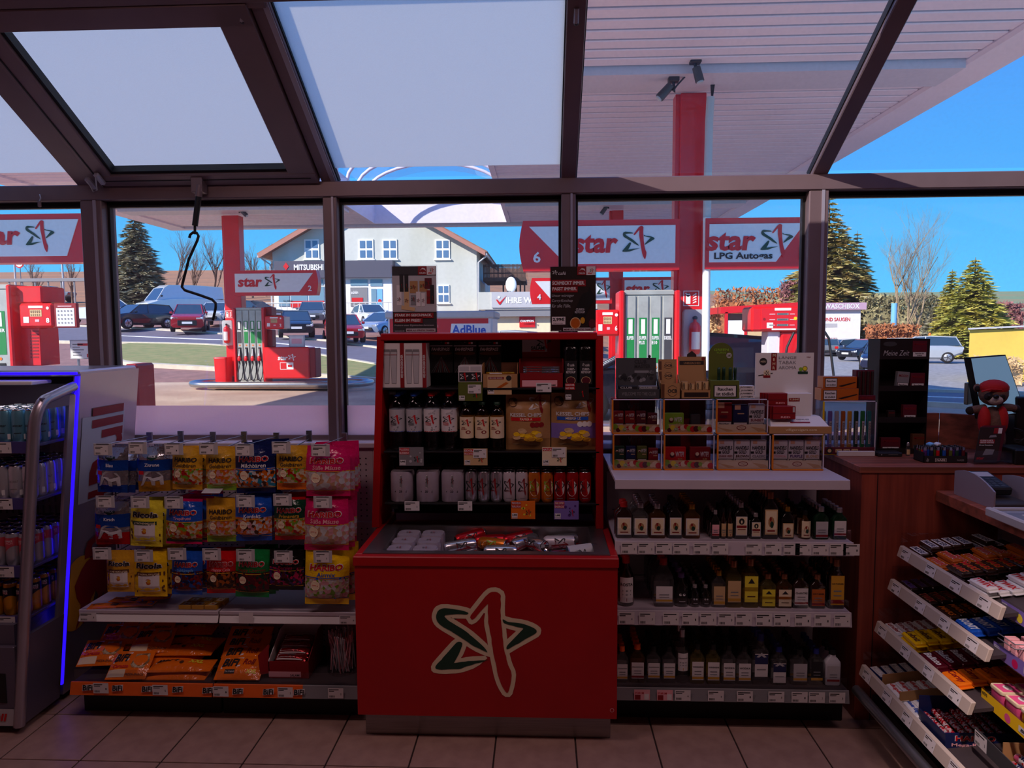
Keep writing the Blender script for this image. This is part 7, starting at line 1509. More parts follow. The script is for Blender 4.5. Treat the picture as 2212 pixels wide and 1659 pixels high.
def spirit(label, bx, zb, Y, glass, cap, lab, txt, shape='flask', lv=(.12,.55), txtcol='p_ink', nb=4, group=None, extra=None):
    l, r, bt, t=PXB(*bx, Y); w=(r-l)*.94; h=t-bt; o=thing('spirit_bottle', label, 'bottle', group=group); hx=w/2; b = MB()
    if shape == 'flask': hy=hx*.52; b.rlathe([(hx*.92, hy*.9,0),(hx, hy, h*.03),(hx, hy, h*.60),(hx*.96, hy*.95, h*.66),(hx*.62, hy*.75, h*.75),(hx*.38, hx*.38, h*.80),(hx*.36, hx*.36, h*.88)], glass, (0,0,0),.55,4); cr = hx*.42
    elif shape == 'square': hy=hx*.7; b.rlathe([(hx*.95, hy*.95,0),(hx, hy, h*.03),(hx, hy, h*.55),(hx*.9, hy*.9, h*.60),(hx*.93, hy*.9, h*.62),(hx*.7, hy*.7, h*.72),(hx*.36, hx*.36, h*.80),(hx*.34, hx*.34, h*.90)], glass, (0,0,0),.3,3); cr = hx*.38
    else: hy=hx*.98; b.lathe([(hx*.9,0),(hx, h*.03),(hx, h*.55),(hx*.85, h*.63),(hx*.42, h*.74),(hx*.38, h*.90)], glass, (0,0,0),18); cr = hx*.44
    b.build('glass', o, local=True)
    b=MB(); b.lathe([(cr, h*.86),(cr, h*.985),(cr*.9, h)], cap, (0,0,0),14); b.lathe([(cr*1.06, h*.86),(cr*1.06, h*.88)], cap, (0,0,0),14); b.build('cap', o, local=True)
    b=MB(); fn=front((0,-hy-.0006,0)) if shape != 'round' else cylf((0,0,0), hx*1.01); lw=hx*(.80 if shape == 'flask' else .82); z0, z1=h*lv[0], h*lv[1]; k = z1-z0
    b.rect(fn, -lw, z0, lw, z1, lab, .0004,8)
    if txt: b.textf(fn, txt, -lw*.9, z0+k*.62, lw*1.8, k*.2, txtcol, .001,.02)
    if extra == 'pic': b.rect(fn, -lw*.85, z0+k*.06, lw*.85, z0+k*.94, 'p_cream', .0007,4); b.disc(fn, 0, z0+k*.5, lw*.5, 'p_kraft', .001,9, k*.22); b.disc(fn, lw*.1, z0+k*.4, lw*.3, 'p_dgreen', .0013,7, k*.14); b.disc(fn, -lw*.1, z0+k*.62, lw*.16, 'p_dred', .0014,7, k*.1); b.rect(fn, -lw*.6, z0+k*.12, lw*.6, z0+k*.18, 'p_dred', .001,3)
    elif extra == 'stag': b.rect(fn, -lw*.9, z0+k*.04, lw*.9, z0+k*.96, 'p_cream', .0006,4); b.disc(fn, 0, z0+k*.74, lw*.5, 'p_ink', .001,16, k*.17); b.disc(fn, 0, z0+k*.72, lw*.16, 'p_cream', .0014,8, k*.09); b.rect(fn, -lw*.9, z0+k*.40, lw*.9, z0+k*.53, 'p_dred', .001,4); b.rect(fn, -lw*.7, z0+k*.30, lw*.7, z0+k*.34, 'p_dred', .001,4)
    elif extra == 'eyes': b.disc(fn, -lw*.3, z0+k*.7, lw*.22, 'p_white', .001,12); b.disc(fn, lw*.3, z0+k*.7, lw*.22, 'p_white', .001,12); b.disc(fn, -lw*.22, z0+k*.72, lw*.1, 'p_ink', .0014,8); b.disc(fn, lw*.36, z0+k*.74, lw*.1, 'p_ink', .0014,8); b.rect(fn, -lw*.5, z0+k*.16, lw*.5, z0+k*.22, 'p_lgrey', .001,3)
    elif extra == 'navy': b.rect(fn, -lw, z0+k*.55, lw, z0+k*.96, 'p_navy', .0006,4); b.poly(fn, [(-lw*.8, z0+k*.86),(0, z0+k*1.05),(lw*.8, z0+k*.86),(lw*.4, z0+k*.84),(0, z0+k*.92),(-lw*.4, z0+k*.84)], 'p_lgrey', .001); b.rect(fn, -lw*.7, z0+k*.3, lw*.7, z0+k*.34, 'p_grey', .001)
    elif extra == 'two': b.rect(fn, -lw, z0+k*.42, lw, z0+k*.58, glass, .0008,2); b.poly(fn, [(-lw*.5, z0+k*.72),(0, z0+k*.92),(lw*.5, z0+k*.72)], 'p_ink', .001); b.rect(fn, -lw*.6, z0+k*.2, lw*.6, z0+k*.24, 'p_brown', .001)
    else: b.rect(fn, -lw*.6, z0+k*.45, lw*.6, z0+k*.5, 'p_grey', .001,2); b.rect(fn, -lw*.6, z0+k*.3, lw*.6, z0+k*.34, 'p_grey', .001,2); b.rect(fn, -lw, z0+k*.05, lw, z0+k*.18, 'p_gold' if glass in ('gl_yellow', 'gl_clear') else 'p_dred', .0008,2)
    b.build('label', o, local=True)
    o.location=((l+r)/2, Y+hy, zb+.001); pit_ = max(hy*2+.006,.034)
    for j in range(nb):
        y_ = Y+hy+pit_*(j+1)
        if y_+hy > 3.085: break
        dup(o, ((l+r)/2+random.uniform(-.002,.002), y_, zb+.001),(0,0, random.uniform(-.08,.08)), 'like bottle behind the '+label, 'queue: '+label)
YS=BY+.045; A_, B_, C_ = LIPS
G_ = 'small spirit bottles'
ROWA = [((1329,1093,1368,1170), 'gl_brown', 'cap_red', 'p_card', None, 'flask', (.1,.58), 'pic', 'red-capped dark flask with picture label in the top bottle row', 1),
 ((1366,1096,1403,1171), 'gl_clear', 'cap_silver', 'p_card', None, 'flask', (.1,.58), 'pic', 'silver-capped pale flask with cottage picture label', 4),((1402,1097,1440,1171), 'gl_amber', 'cap_silver', 'p_card', None, 'flask', (.1,.6), 'pic', 'silver-capped amber flask with pale picture label', 4),((1443,1093,1476,1171), 'gl_dark', 'cap_black', 'p_card', None, 'flask', (.1,.58), 'pic', 'black-capped black flask with soldier picture label', 3),((1477,1100,1515,1173), 'gl_amber', 'cap_gold', 'p_card', None, 'flask', (.1,.6), 'pic', 'gold-capped amber flask with engine picture label', 5),
 ((1536,1111,1556,1172), 'gl_dark', 'cap_silver', 'p_lpink', None, 'flask', (.1,.5), None, 'miniature dark flask with slanted pale label', 4),((1557,1105,1571,1171), 'gl_brown', 'cap_black', 'p_tan', None, 'round', (.08,.5), None, 'slim brown miniature bottle beside the dark miniature flask', 3),((1571,1105,1585,1171), 'gl_brown', 'cap_black', 'p_tan', None, 'round', (.08,.5), None, 'slim brown miniature bottle beside the stag flask', 3),
 ((1586,1096,1618,1174), 'gl_dark', 'cap_silver', 'p_card', None, 'flask', (.1,.62), 'stag', 'dark green stag flask, the larger of two', 6),((1621,1119,1646,1174), 'gl_dark', 'cap_silver', 'p_card', None, 'flask', (.1,.66), 'stag', 'dark green stag flask, the smaller of two', 6),((1648,1076,1684,1176), 'gl_dark', 'cap_copper', 'p_tan', None, 'flask', (.1,.64), 'pic', 'tall dark flask with landscape label and copper cap', 5),((1687,1107,1718,1176), 'gl_dark', 'cap_gold', 'p_tan', None, 'flask', (.06,.5), 'pic', 'short dark flask with landscape label and gold cap', 4),((1729,1118,1756,1177), 'gl_amber', 'cap_black', 'p_cream', None, 'round', (.06,.66), 'pic', 'amber bottle with fox picture label', 4),((1758,1108,1793,1177), 'gl_green', 'cap_silver', 'p_lgrey', None, 'flask', (.06,.56), None, 'green flask with grey and blue label', 5),((1798,1110,1832,1177), 'gl_green', 'cap_silver', 'p_card', None, 'flask', (.12,.6), None, 'green flask with pale label next to the counter', 4)]
ROWB = [((1334,1218,1374,1322), 'gl_brown', 'cap_red', 'p_card', 'ROSTA', 'round', (.08,.60), None, 'tall dark bottle with rounded pale label and red cap', 2),((1412,1222,1458,1324), 'gl_clear', 'cap_red', 'p_card', None, 'square', (.1,.44), None, 'square clear bottle with dark horse label and red cap', 4),((1457,1256,1491,1326), 'gl_dark', 'cap_violet', 'p_black', None, 'round', (.1,.5), 'eyes', 'round black bottle with cartoon eyes and violet cap', 7),((1491,1281,1514,1327), 'gl_dark', 'cap_silver', 'p_black', None, 'round', (.1,.5), 'eyes', 'miniature black bottle with cartoon eyes beside the round one', 7),((1515,1281,1537,1327), 'gl_dark', 'cap_silver', 'p_black', None, 'round', (.1,.5), 'eyes', 'miniature black bottle with cartoon eyes beside the clear gold-label flask', 7),((1538,1250,1570,1329), 'gl_clear', 'cap_gold', 'p_tan', None, 'flask', (.08,.58), None, 'short clear flask with gold label and gold cap', 5),((1568,1229,1605,1329), 'gl_yellow', 'cap_copper', 'p_tan', None, 'flask', (.12,.58), None, 'tall pale yellow flask with cream label and copper cap', 5),((1604,1226,1642,1330), 'gl_yellow', 'cap_copper', 'p_lemon', None, 'flask', (.12,.66), 'two', 'tall pale yellow flask with two-part yellow label', 5),((1642,1259,1679,1331), 'gl_yellow', 'cap_copper', 'p_lemon', None, 'flask', (.06,.56), 'two', 'short pale yellow flask with two-part yellow label', 5),((1678,1259,1714,1331), 'gl_amber', 'cap_copper', 'p_cream', None, 'flask', (.06,.56), 'two', 'amber flask with two-part cream label', 6),((1712,1253,1750,1328), 'gl_brown', 'cap_black', 'p_card', 'CHANTRÉ', 'flask', (.1,.58), None, 'dark brandy flask with white label and black cap', 6),((1749,1259,1786,1331), 'gl_brown', 'cap_copper', 'p_amber', 'WILTHENER', 'flask', (.08,.58), None, 'dark flask with amber label and copper cap', 4),((1790,1228,1828,1333), 'gl_brown', 'cap_copper', 'p_gold', 'WILTHENER', 'flask', (.08,.68), None, 'tall dark flask with long yellow label next to the counter', 5)]
ROWC = [((1330,1412,1359,1489), 'gl_clear', 'cap_orange', 'p_card', 'ŻOŁĄDKOWA', 'flask', (.1,.52), None, 'orange-capped flask half behind the red cooler', 3),((1360,1408,1395,1490), 'gl_amber', 'cap_orange', 'p_card', 'ŻOŁĄDKOWA', 'flask', (.12,.54), None, 'orange-capped amber flask with pale label', 4),((1396,1412,1429,1490), 'gl_clear', 'cap_black', 'p_card', 'ŻOŁĄDKOWA', 'flask', (.14,.56), None, 'black-capped clear flask with white label beside the orange-capped ones', 4),((1430,1412,1462,1490), 'gl_clear', 'cap_black', 'p_card', 'ŻOŁĄDKOWA', 'flask', (.14,.56), None, 'black-capped clear flask with white label beside the tall bottle', 4),((1461,1380,1491,1492), 'gl_clear', 'cap_silver', 'p_card', 'ŻOŁĄDKOWA', 'round', (.24,.58), None, 'tall clear round bottle with white label on the lowest shelf', 3),((1491,1408,1524,1493), 'gl_yellow', 'cap_black', 'p_card', 'WINIARNI', 'flask', (.1,.56), None, 'yellow flask with cream label beside the tall clear bottle', 5),((1525,1410,1558,1494), 'gl_yellow', 'cap_black', 'p_card', 'WINIARNI', 'flask', (.1,.56), None, 'yellow flask with cream label beside the clear vodka flasks', 5),((1559,1412,1592,1494), 'gl_clear', 'cap_black', 'p_card', 'WODKA', 'flask', (.1,.56), None, 'clear vodka flask beside the yellow flasks', 5),((1592,1414,1626,1495), 'gl_clear', 'cap_black', 'p_card', 'WODKA', 'flask', (.1,.56), None, 'clear vodka flask beside the tall blue-capped bottle', 5),((1626,1388,1663,1496), 'gl_clear', 'cap_blue', 'p_card', None, 'flask', (.16,.62), 'navy', 'tall blue-capped clear bottle with navy label band', 4),((1666,1416,1702,1497), 'gl_clear', 'cap_blue', 'p_card', None, 'flask', (.06,.58), 'navy', 'short blue-capped clear bottle with navy label band', 4),((1709,1423,1748,1498), 'gl_clear', 'cap_black', 'p_lgrey', None, 'flask', (.12,.62), None, 'clear flask with dark framed label', 4),((1748,1420,1781,1498), 'gl_clear', 'cap_blue', 'p_ink', None, 'flask', (.12,.66), None, 'clear flask with black square label', 4),((1782,1423,1818,1499), 'gl_frost', 'cap_black', 'p_lgrey', None, 'flask', (.1,.56), None, 'frosted white flask with oval blue label next to the counter', 2)]
for rowd, zb in ((ROWA, A_),(ROWB, B_),(ROWC, C_)):
    for (bx, gl_, cp_, lb, tx, sh, lv, ex, lab, nb) in rowd: spirit(lab, bx, zb, YS, gl_, cp_, lb, tx, sh, lv, 'p_ink' if lb != 'p_ink' else 'p_lgrey', nb, G_, ex)
# ================================================================ TOBACCO ON THE WHITE TOP SHELF
frosted('edge_orange', (1.0,.42,.06), tl_share=.6); frosted('edge_yellow', (1.0,.68,.04), tl_share=.6); mat('edge_clear', (214,206,220),.2, coat=.6)
glassy('cube_acrylic', (.88,.86,.88),.8)
def cube(bx, Y, label, zb=None, d=.11, edge='edge_orange', zt=None):
    l, r, bt, t=PXB(*bx, Y); bt=zb if zb is not None else bt; t=zt or t; T = .004
    o = thing('acrylic_case', label, 'display case', loc=((l+r)/2, Y+d/2, bt), group='clear tobacco cases with glowing edges')
    b=MB(); b.box(l+T, r-T, Y, Y+.002, bt+T, t-T, 'cube_acrylic'); b.box(l+T, r-T, Y+.003, Y+d, t-.002, t, 'cube_acrylic'); b.box(l, l+.002, Y+.003, Y+d, bt+T, t-T, 'cube_acrylic'); b.box(r-.002, r, Y+.003, Y+d, bt+T, t-T, 'cube_acrylic'); b.build('clear_walls', o)
    b=MB(); b.box(l, r, Y, Y+d, bt, bt+.003, 'cube_acrylic'); b.build('floor_plate', o)
    b=MB(); b.box(l-.001, l+.0055, Y-.003, Y+.003, bt+.006, t-.002, edge, .001); b.box(l+.004, r-.002, Y-.003, Y+.003, bt, bt+.0055, edge, .001); b.tube([V((l+.002, Y+.001, bt+.008)), V((l+.0035, Y+.001, bt+.0035)), V((l+.008, Y+.001, bt+.002))],.0034, edge, 6); b.build('coloured_edge', o)
    b=MB(); b.box(r-T, r, Y-.002, Y+.004, bt+.006, t-.006, 'edge_clear', .001); b.box(l+.004, r-.006, Y-.002, Y+.004, t-T, t, 'edge_clear', .001); b.build('clear_edge', o)
    return l, r, bt, t, o
def warn(b, fn, u, v, w, h, tx=('Rauchen', 'ist tödlich')):
    b.rect(fn, u, v, u+w, v+h, 'p_ink', .0006); b.rect(fn, u+w*.05, v+h*.06, u+w*.95, v+h*.94, 'p_card', .0009); n = len(tx)
    for k, s in enumerate(tx): b.textf(fn, s, u+w*.12, v+h*(.94-(k+1)*.8/n), w*.76, h*.55/n, 'p_ink', .0013,.03)
def pack(label, bx, Y, zb, d, base, prints, name='cigar_pack', group=None, cat='tobacco pack'):
    l, r, bt, t=PXB(*bx, Y); o=thing(name, label, cat, loc=((l+r)/2, Y+d/2, zb), group=group); b=MB(); b.box(l, r, Y, Y+d, zb, zb+(t-bt), base, .001); b.build('carton', o); b=MB(); prints(b, front((l, Y, zb)), r-l, t-bt); b.build('print', o); return o
YC1=aZ(1480,1016, ZTOP).y; YC1 = max(2.80, min(2.95, YC1))
CZ0=ZTOP+.0005; lowT = aY(1480,938, YC1).z
lower = [((1324,938,1430,1014), 'lower case of mini cigars beside the red cooler'),((1434,938,1543,1016), 'lower case with two red flat packs'),((1549,941,1664,1020), 'lower case of white packs under the blue and red packs'),((1668,941,1780,1020), 'lower case of white packs under the slanted cigar tray')]
upper = [((1322,862,1428,936), 'upper case of mini cigars beside the red cooler'),((1433,862,1541,937), 'upper case with one green flat pack'),((1547,862,1659,940), 'upper case with red, blue and white packs')]
def fruitstrip(b, fn, w, h):
    b.rect(fn, 0,0, w, h, 'p_tan', .0006); rn = random.Random(2)
    for k in range(14): b.disc(fn, w*(k+.5)/14, h*rn.uniform(.3,.75), h*rn.uniform(.2,.38), rn.choice(('p_lime', 'p_maroon', 'p_lemon', 'p_red', 'p_cream')),.001+k*.00005,10)
    b.text(fn, 'CRAZY', w*.2, h*.3, w*.12, h*.3, 'p_white', .0022)
def wavestrip(b, fn, w, h):
    b.rect(fn, 0,0, w, h, 'p_cream', .0006); b.poly(fn, [(0, h*.7),(w*.12, h*.55),(w*.3, h*.35),(w*.33, h*.2),(w*.2, h*.15),(w*.1, h*.4)], 'p_tan', .001); b.poly(fn, [(w*.68, h*.75),(w*.95, h*.5),(w, h*.2),(w*.85, h*.12),(w*.78, h*.4)], 'p_tan', .001); b.disc(fn, w*.5, h*.6, w*.1, 'p_dred', .001,16, h*.28); b.disc(fn, w*.5, h*.6, w*.085, 'p_cream', .0014,16, h*.2); b.text(fn, 'villiger', w*.44, h*.52, w*.12, h*.14, 'p_dred', .0018)
def wtf(col, name_):
    def f(b, fn, w, h): b.disc(fn, w*.22, h*.78, w*.13, 'p_cream', .0008,10); b.disc(fn, w*.22, h*.76, w*.09, 'p_maroon', .0012,10); b.text(fn, 'WTF!', w*.40, h*.72, w*.52, h*.17, 'p_card', .0012,.03,.15); b.rect(fn, w*.5, h*.62, w*.9, h*.66, 'p_tan', .001); warn(b, fn, w*.03,0, w*.94, h*.44)
    return f
def wtff(b, fn, w, h): b.disc(fn, w*.35, h*.62, w*.13, 'p_maroon', .0008,12); b.disc(fn, w*.35, h*.68, w*.09, 'p_cream', .0012,10); b.text(fn, 'WTF!', w*.50, h*.55, w*.40, h*.24, 'p_card', .0012,.03,.15); b.text(fn, 'RUM', w*.62, h*.40, w*.2, h*.09, 'p_tan', .0012); b.rect(fn, 0,0, w, h*.22, 'p_card', .0008)
def hgold(nm, nc):
    def f(b, fn, w, h): b.text(fn, 'HANDELS', w*.08, h*.66, w*.84, h*.13, 'p_ink', .001,.03,.1); b.text(fn, 'GOLD', w*.28, h*.52, w*.5, h*.12, 'p_ink', .001,.03,.1); b.rect(fn, 0, h*.52, w*.2, h*.6, 'p_ink', .0008); b.textf(fn, nm, w*.1, h*.38, w*.84, h*.11, nc, .001,.02,.1); b.rect(fn, w*.12, h*.86, w*.4, h*.97, 'p_skin', .0008); warn(b, fn, w*.04,0, w*.92, h*.34,('Rauchen', 'ist'))
    return f
def tobpack(c, h_):
    def f(b, fn, w, h): b.rect(fn, w*.1, h*.82, w*.5, h, 'p_skin', .0008); b.rect(fn, w*.3, h*.66, w*.75, h*.7, 'p_tan', .0008); b.rect(fn, w*.2, h*.48, w*.7, h*.58, h_, .0008); warn(b, fn, 0,0, w, h*.38,('Rauchen', 'ist', 'tödlich') if c == 'p_dred' else ('Rauchen', 'ist'))
    return f
def stock(case, kind, n):
    l, r, bt, t, o=case; Yp = o.location.y-.055+.02
    strip=MB(); w=r-l; hs=(t-bt)*.24; sf=(fruitstrip if kind in ('wtf4a', 'wtf4b', 'flat1', 'flat2') else wavestrip); strip.box(l+.006, r-.006, Yp-.012, Yp-.010, bt+.004, bt+.004+hs, 'p_cream'); sf(strip, front((l+.006, Yp-.012, bt+.004)), w-.012, hs); strip.build('front_strip', o)
    bk=MB(); bk.box(l+.006, r-.010, Yp+.075, Yp+.077, bt+.004, t-.006, 'p_maroon'); bk.rect(front((0, Yp+.075,0)), l+w*.2, bt+.01, l+w*.42, t-.01, 'p_dbrown', .0006); bk.rect(front((0, Yp+.075,0)), l+w*.42, bt+.01, l+w*.62, t-.01, 'p_dred', .0006)
    if kind[:3] == 'wtf': bk.text(front((0, Yp+.075,0)), 'WTF!', l+w*.36, t-.05, w*.3,.025, 'p_grey', .001,.03)
    bk.build('back_card', o); z = bt+.0035
    def place_pack(x0, x1, h, base, pf, lab, grp, d=.022): q=thing('cigar_pack', lab, 'tobacco pack', loc=((x0+x1)/2, Yp+d/2, z), group=grp); b=MB(); b.box(x0, x1, Yp, Yp+d, z, z+h, base, .0015); b.build('carton', q); b=MB(); pf(b, front((x0, Yp, z)), x1-x0, h); b.build('print', q)
    H_ = t-bt
    if kind in ('wtf4a', 'wtf4b'):
        cols = ['p_dred', 'p_dred', 'p_maroon', 'p_maroon'] if kind == 'wtf4a' else ['p_dgreen', 'p_navy', 'p_olive', 'p_dred']
        for i in range(4): x0=l+.008+(w-.016)*i/4; place_pack(x0+.002, x0+(w-.016)/4-.004, H_*(.62 if i != 3 else .56), cols[i], wtf(cols[i], ''),['red', 'red', 'maroon', 'maroon'][i]*(kind == 'wtf4a') + ['green', 'navy', 'olive', 'red'][i]*(kind == 'wtf4b') + ' mini cigar pack in the '+('upper' if kind == 'wtf4a' else 'lower')+' case beside the red cooler', 'mini cigar packs')
    elif kind == 'flat1':
        place_pack(l+.008, l+w*.43, H_*.56, 'p_lime', wtff, 'bright green flat pack in the upper case', 'flat cigar packs'); q=MB(); q.box(l+w*.60, l+w*.80, Yp+.03, Yp+.05, z, z+H_*.5, 'p_dgrey', .003); q.build('plain_pack', label='plain grey pack beside the bright green flat pack', cat='tobacco pack', loc=(l+w*.7, Yp+.04, z))
    elif kind == 'flat2':
        place_pack(l+.008, l+w*.46, H_*.60, 'p_red', wtff, 'red flat pack with orange picture in the lower case', 'flat cigar packs'); place_pack(l+w*.54, r-.010, H_*.60, 'p_dred', wtff, 'red flat pack with blue picture in the lower case', 'flat cigar packs')
    elif kind == 'mix':
        k=(w-.014)/3; place_pack(l+.006, l+.004+k, H_*.86, 'p_dred', tobpack('p_dred', 'p_maroon'), 'red tobacco pack in the upper case', 'tall tobacco packs'); place_pack(l+.009+k, l+.003+2*k, H_*.80, 'p_navy', tobpack('p_navy', 'p_navy'), 'blue tobacco pack in the upper case', 'tall tobacco packs'); place_pack(l+.009+2*k, r-.008, H_*.82, 'p_card', hgold('SUNSET', 'p_dred'), 'white pack with red third line in the upper case', 'white cigar packs')
    else:
        k=(w-.014)/3; nm = [('DARK RED', 'p_dred'),('BROWN', 'p_brown'),('CLASSIC', 'p_grey')] if kind == 'hg1' else [('TROPICAL', 'p_lpink'),('PURPLE', 'p_purple'),('BLOND', 'p_tan')]
        for i in range(3): place_pack(l+.008+k*i, l+.004+k*(i+1), H_*.80, 'p_card', hgold(*nm[i]), 'white pack with %s third line in the lower case' % {'DARK RED': 'dark red', 'BROWN': 'brown', 'CLASSIC': 'grey', 'TROPICAL': 'pale pink', 'PURPLE': 'purple', 'BLOND': 'tan'}[nm[i][0]], 'white cigar packs')
ci = []
for (bx, lab), k in zip(lower, ('wtf4b', 'flat2', 'hg1', 'hg2')): c=cube(bx, YC1, lab, CZ0, zt=lowT); stock(c, k, 0)
upT = aY(1480,862, YC1+.004).z
for (bx, lab), k in zip(upper, ('wtf4a', 'flat1', 'mix')): c=cube(bx, YC1, lab, lowT+.0008, zt=upT); stock(c, k, 0)
# ---- displays on top of the cases
YD1=YC1+.012; ZD = upT+.0006
def tray2(name, label, bx, hy, Y, d, m, inner, prints, hprints, zb, cat='display box', hm=None, tilt=.02):
    """counter display: low front tray plus taller rear header card"""
    l, r, bt, t=PXB(*bx, Y); fz=aY((bx[0]+bx[2])/2, hy, Y).z; o=thing(name, label, cat, loc=((l+r)/2, Y+d/2, zb)); T = .002
    b=MB(); b.box(l, r, Y, Y+T, zb, fz, m); b.box(l, r, Y, Y+d, zb, zb+T, m); b.build('front_tray', o)
    for x in (l, r-T): b=MB(); vs=[(x, Y, zb),(x, Y+d, zb),(x, Y+d, fz+(t-fz)*.35),(x, Y, fz)]; b.add(vs+[(v[0]+T, v[1], v[2]) for v in vs],[(0,3,2,1),(4,5,6,7),(0,4,7,3),(3,7,6,2)], m); b.build('side_wall', o)
    b=MB(); p0=V((l+(r-l)*.03, Y+d, fz*.5+zb*.5)); b.obox(V((l+.002, Y+d-.002, zb)), V((r-l-.004,0,0)), V((0,.002,0)), V((0, tilt, t-zb)), hm or m); b.build('header_card', o)
    b=MB(); prints(b, front((l, Y, zb)), r-l, fz-zb); b.build('print', o)
    b=MB(); hprints(b, plane((l+.002, Y+d-.002, zb),(1,0,0),(0, tilt, t-zb)), r-l-.004, t-zb); b.build('header_print', o); return l, r, fz, t, o
l, r, fz, t, o = tray2('club_display', 'dark grey cigarillo display box with flip header over the red cooler side cases', (1334,775,1426,858),841, YD1,.075, 'p_dgrey', 'p_ink', lambda b, fn, w, h: b.text(fn, 'WELCOME TO THE CLUB', w*.1, h*.35, w*.8, h*.35, 'p_grey', .0008), lambda b, fn, w, h: (b.text(fn, 'CLUB', w*.46, h*.86, w*.3, h*.1, 'p_ink', .001,.03), b.text(fn, 'MASTER', w*.46, h*.74, w*.4, h*.1, 'p_ink', .001,.03), b.rect(fn, w*.46, h*.62, w*.8, h*.68, 'p_grey', .0008), b.text(fn, 'NEU', w*.8, h*.6, w*.14, h*.08, 'p_grey', .001),[b.disc(fn, w*random.uniform(.08,.9), h*random.uniform(.42,.6), w*.05, random.choice(('p_ink', 'p_grey')),.0006,7) for k in range(22)]), ZD, hm='p_dgrey')
for i in range(2): x0=l+(r-l)*(.05+.47*i); q=MB(); q.box(x0, x0+(r-l)*.43, YD1+.012, YD1+.05, ZD+.003, fz+.012, 'p_grey' if i else 'p_ink', .001); q.text(front((0, YD1+.012,0)), 'CLUB', x0+.004, fz+.002,(r-l)*.28,.008, 'p_lgrey', .0006,.03); q.build('cigarillo_box', label=('dark' if i == 0 else 'grey')+' cigarillo box inside the flip-header display', cat='tobacco pack', loc=(x0, YD1+.03, ZD+.003), group='cigarillo boxes in the flip-header display')
b=MB(); p=aY(1403,770, YD1+.085); b.ball(p, .006,.002,.007, 'p_ink', 8,5); b.build('die_cut_top', o)
def ocb(b, fn, w, h): b.disc(fn, w*.6, h*.5, w*.26, 'p_ink', .0006,16, h*.36); b.disc(fn, w*.6, h*.5, w*.24, 'p_kraft', .0009,16, h*.33); b.rect(fn, w*.28, h*.34, w*.92, h*.66, 'p_kraft', .0012); b.text(fn, 'OCB', w*.36, h*.38, w*.48, h*.24, 'p_ink', .0016,.04); b.rect(fn, w*.04, h*.05, w*.2, h*.95, 'p_brown', .0008)
tray2('rolling_paper_display', 'brown kraft rolling paper dispenser beside the cigarillo display', (1427,778,1470,858),828, YD1,.06, 'p_kraft', 'p_brown', ocb, lambda b, fn, w, h: (ocb(b, lambda u, v, l_=0: fn(u, v+h*.45, l_), w*.9, h*.25), ocb(b, lambda u, v, l_=0: fn(u, v+h*.72, l_), w*.9, h*.25)), ZD)
l, r, fz, t, o = tray2('filter_display', 'tall brown slim filter display with peaked top card', (1472,772,1536,858),843, YD1,.07, 'p_kraft', 'p_brown', lambda b, fn, w, h: b.rect(fn, w*.1, h*.2, w*.92, h*.75, 'p_dbrown', .0006), lambda b, fn, w, h: (b.rect(fn, w*.05, h*.80, w*.92, h*.90, 'p_dbrown', .0008), b.text(fn, 'UNBLEACHED', w*.2, h*.82, w*.6, h*.05, 'p_kraft', .0014), b.disc(fn, w*.9, h*.95, w*.06, 'p_dred', .001,12), b.poly(fn, [(w*.32, h),(w*.66, h),(w*.66, h*1.05),(w*.5, h*1.15),(w*.32, h*1.06)], 'p_dbrown', .0005)), ZD)
for i in range(4): x0=l+(r-l)*(.04+.235*i); q=MB(); hh=fz+.035-.010*(i == 1); q.box(x0, x0+(r-l)*.21, YD1+.012+.004*(i % 2), YD1+.03, ZD+.003, hh, 'p_kraft', .001); fn=front((0, YD1+.012+.004*(i % 2),0)); q.rect(fn, x0+.002, fz+.002, x0+(r-l)*.19, hh-.002, 'p_tan', .0005); vs, fs, _=text_geo('GIZEH', .03,0); q.add([fn(x0+.003+.009*(1-y), fz+.003+.026*x, .001) for x, y in vs], fs, 'p_ink'); q.build('filter_packet', label='upright kraft filter packet in the peaked filter display', cat='tobacco pack', group='kraft filter packets', loc=(x0, YD1+.02, ZD+.003))
# green cigar stand
l, r, bt, t=PXB(1535,822,1597,858, YD1); o=thing('green_cigar_stand', 'olive green cigar stand with arched back card', 'display box', loc=((l+r)/2, YD1+.03, ZD)); b=MB(); b.box(l, r, YD1, YD1+.055, ZD, t, 'p_olive', .001); b.build('base_box', o)
b=MB(); warn(b, front((l, YD1, ZD)),(r-l)*.1,(t-ZD)*.08,(r-l)*.82,(t-ZD)*.66); b.build('warning_label', o)
a0, a1, ab, at_=PXB(1531,740,1584,822, YD1+.055); hw=(a1-a0)/2; pts = [(a0, ab),(a1, ab),(a1, at_-hw)] + [((a0+a1)/2+hw*math.cos(PI*k/12), at_-hw+hw*math.sin(PI*k/12)) for k in range(1,12)] + [(a0, at_-hw)]
b=MB(); b.extr(pts, front((0, YD1+.055,0)),-.003, 'p_olive'); b.build('back_card', o); b=MB(); fn=front((a0, YD1+.055, ab)); w, h=a1-a0, at_-ab; b.text(fn, 'GREEN', w*.2, h*.78, w*.6, h*.065, 'p_lime', .001,.015); b.text(fn, 'TUROS', w*.3, h*.71, w*.4, h*.045, 'p_lime', .001); b.disc(fn, w*.82, h*.66, w*.11, 'p_lgrey', .001,16); b.text(fn, '2€', w*.75, h*.63, w*.14, h*.06, 'p_olive', .0016,.03); b.build('print', o)
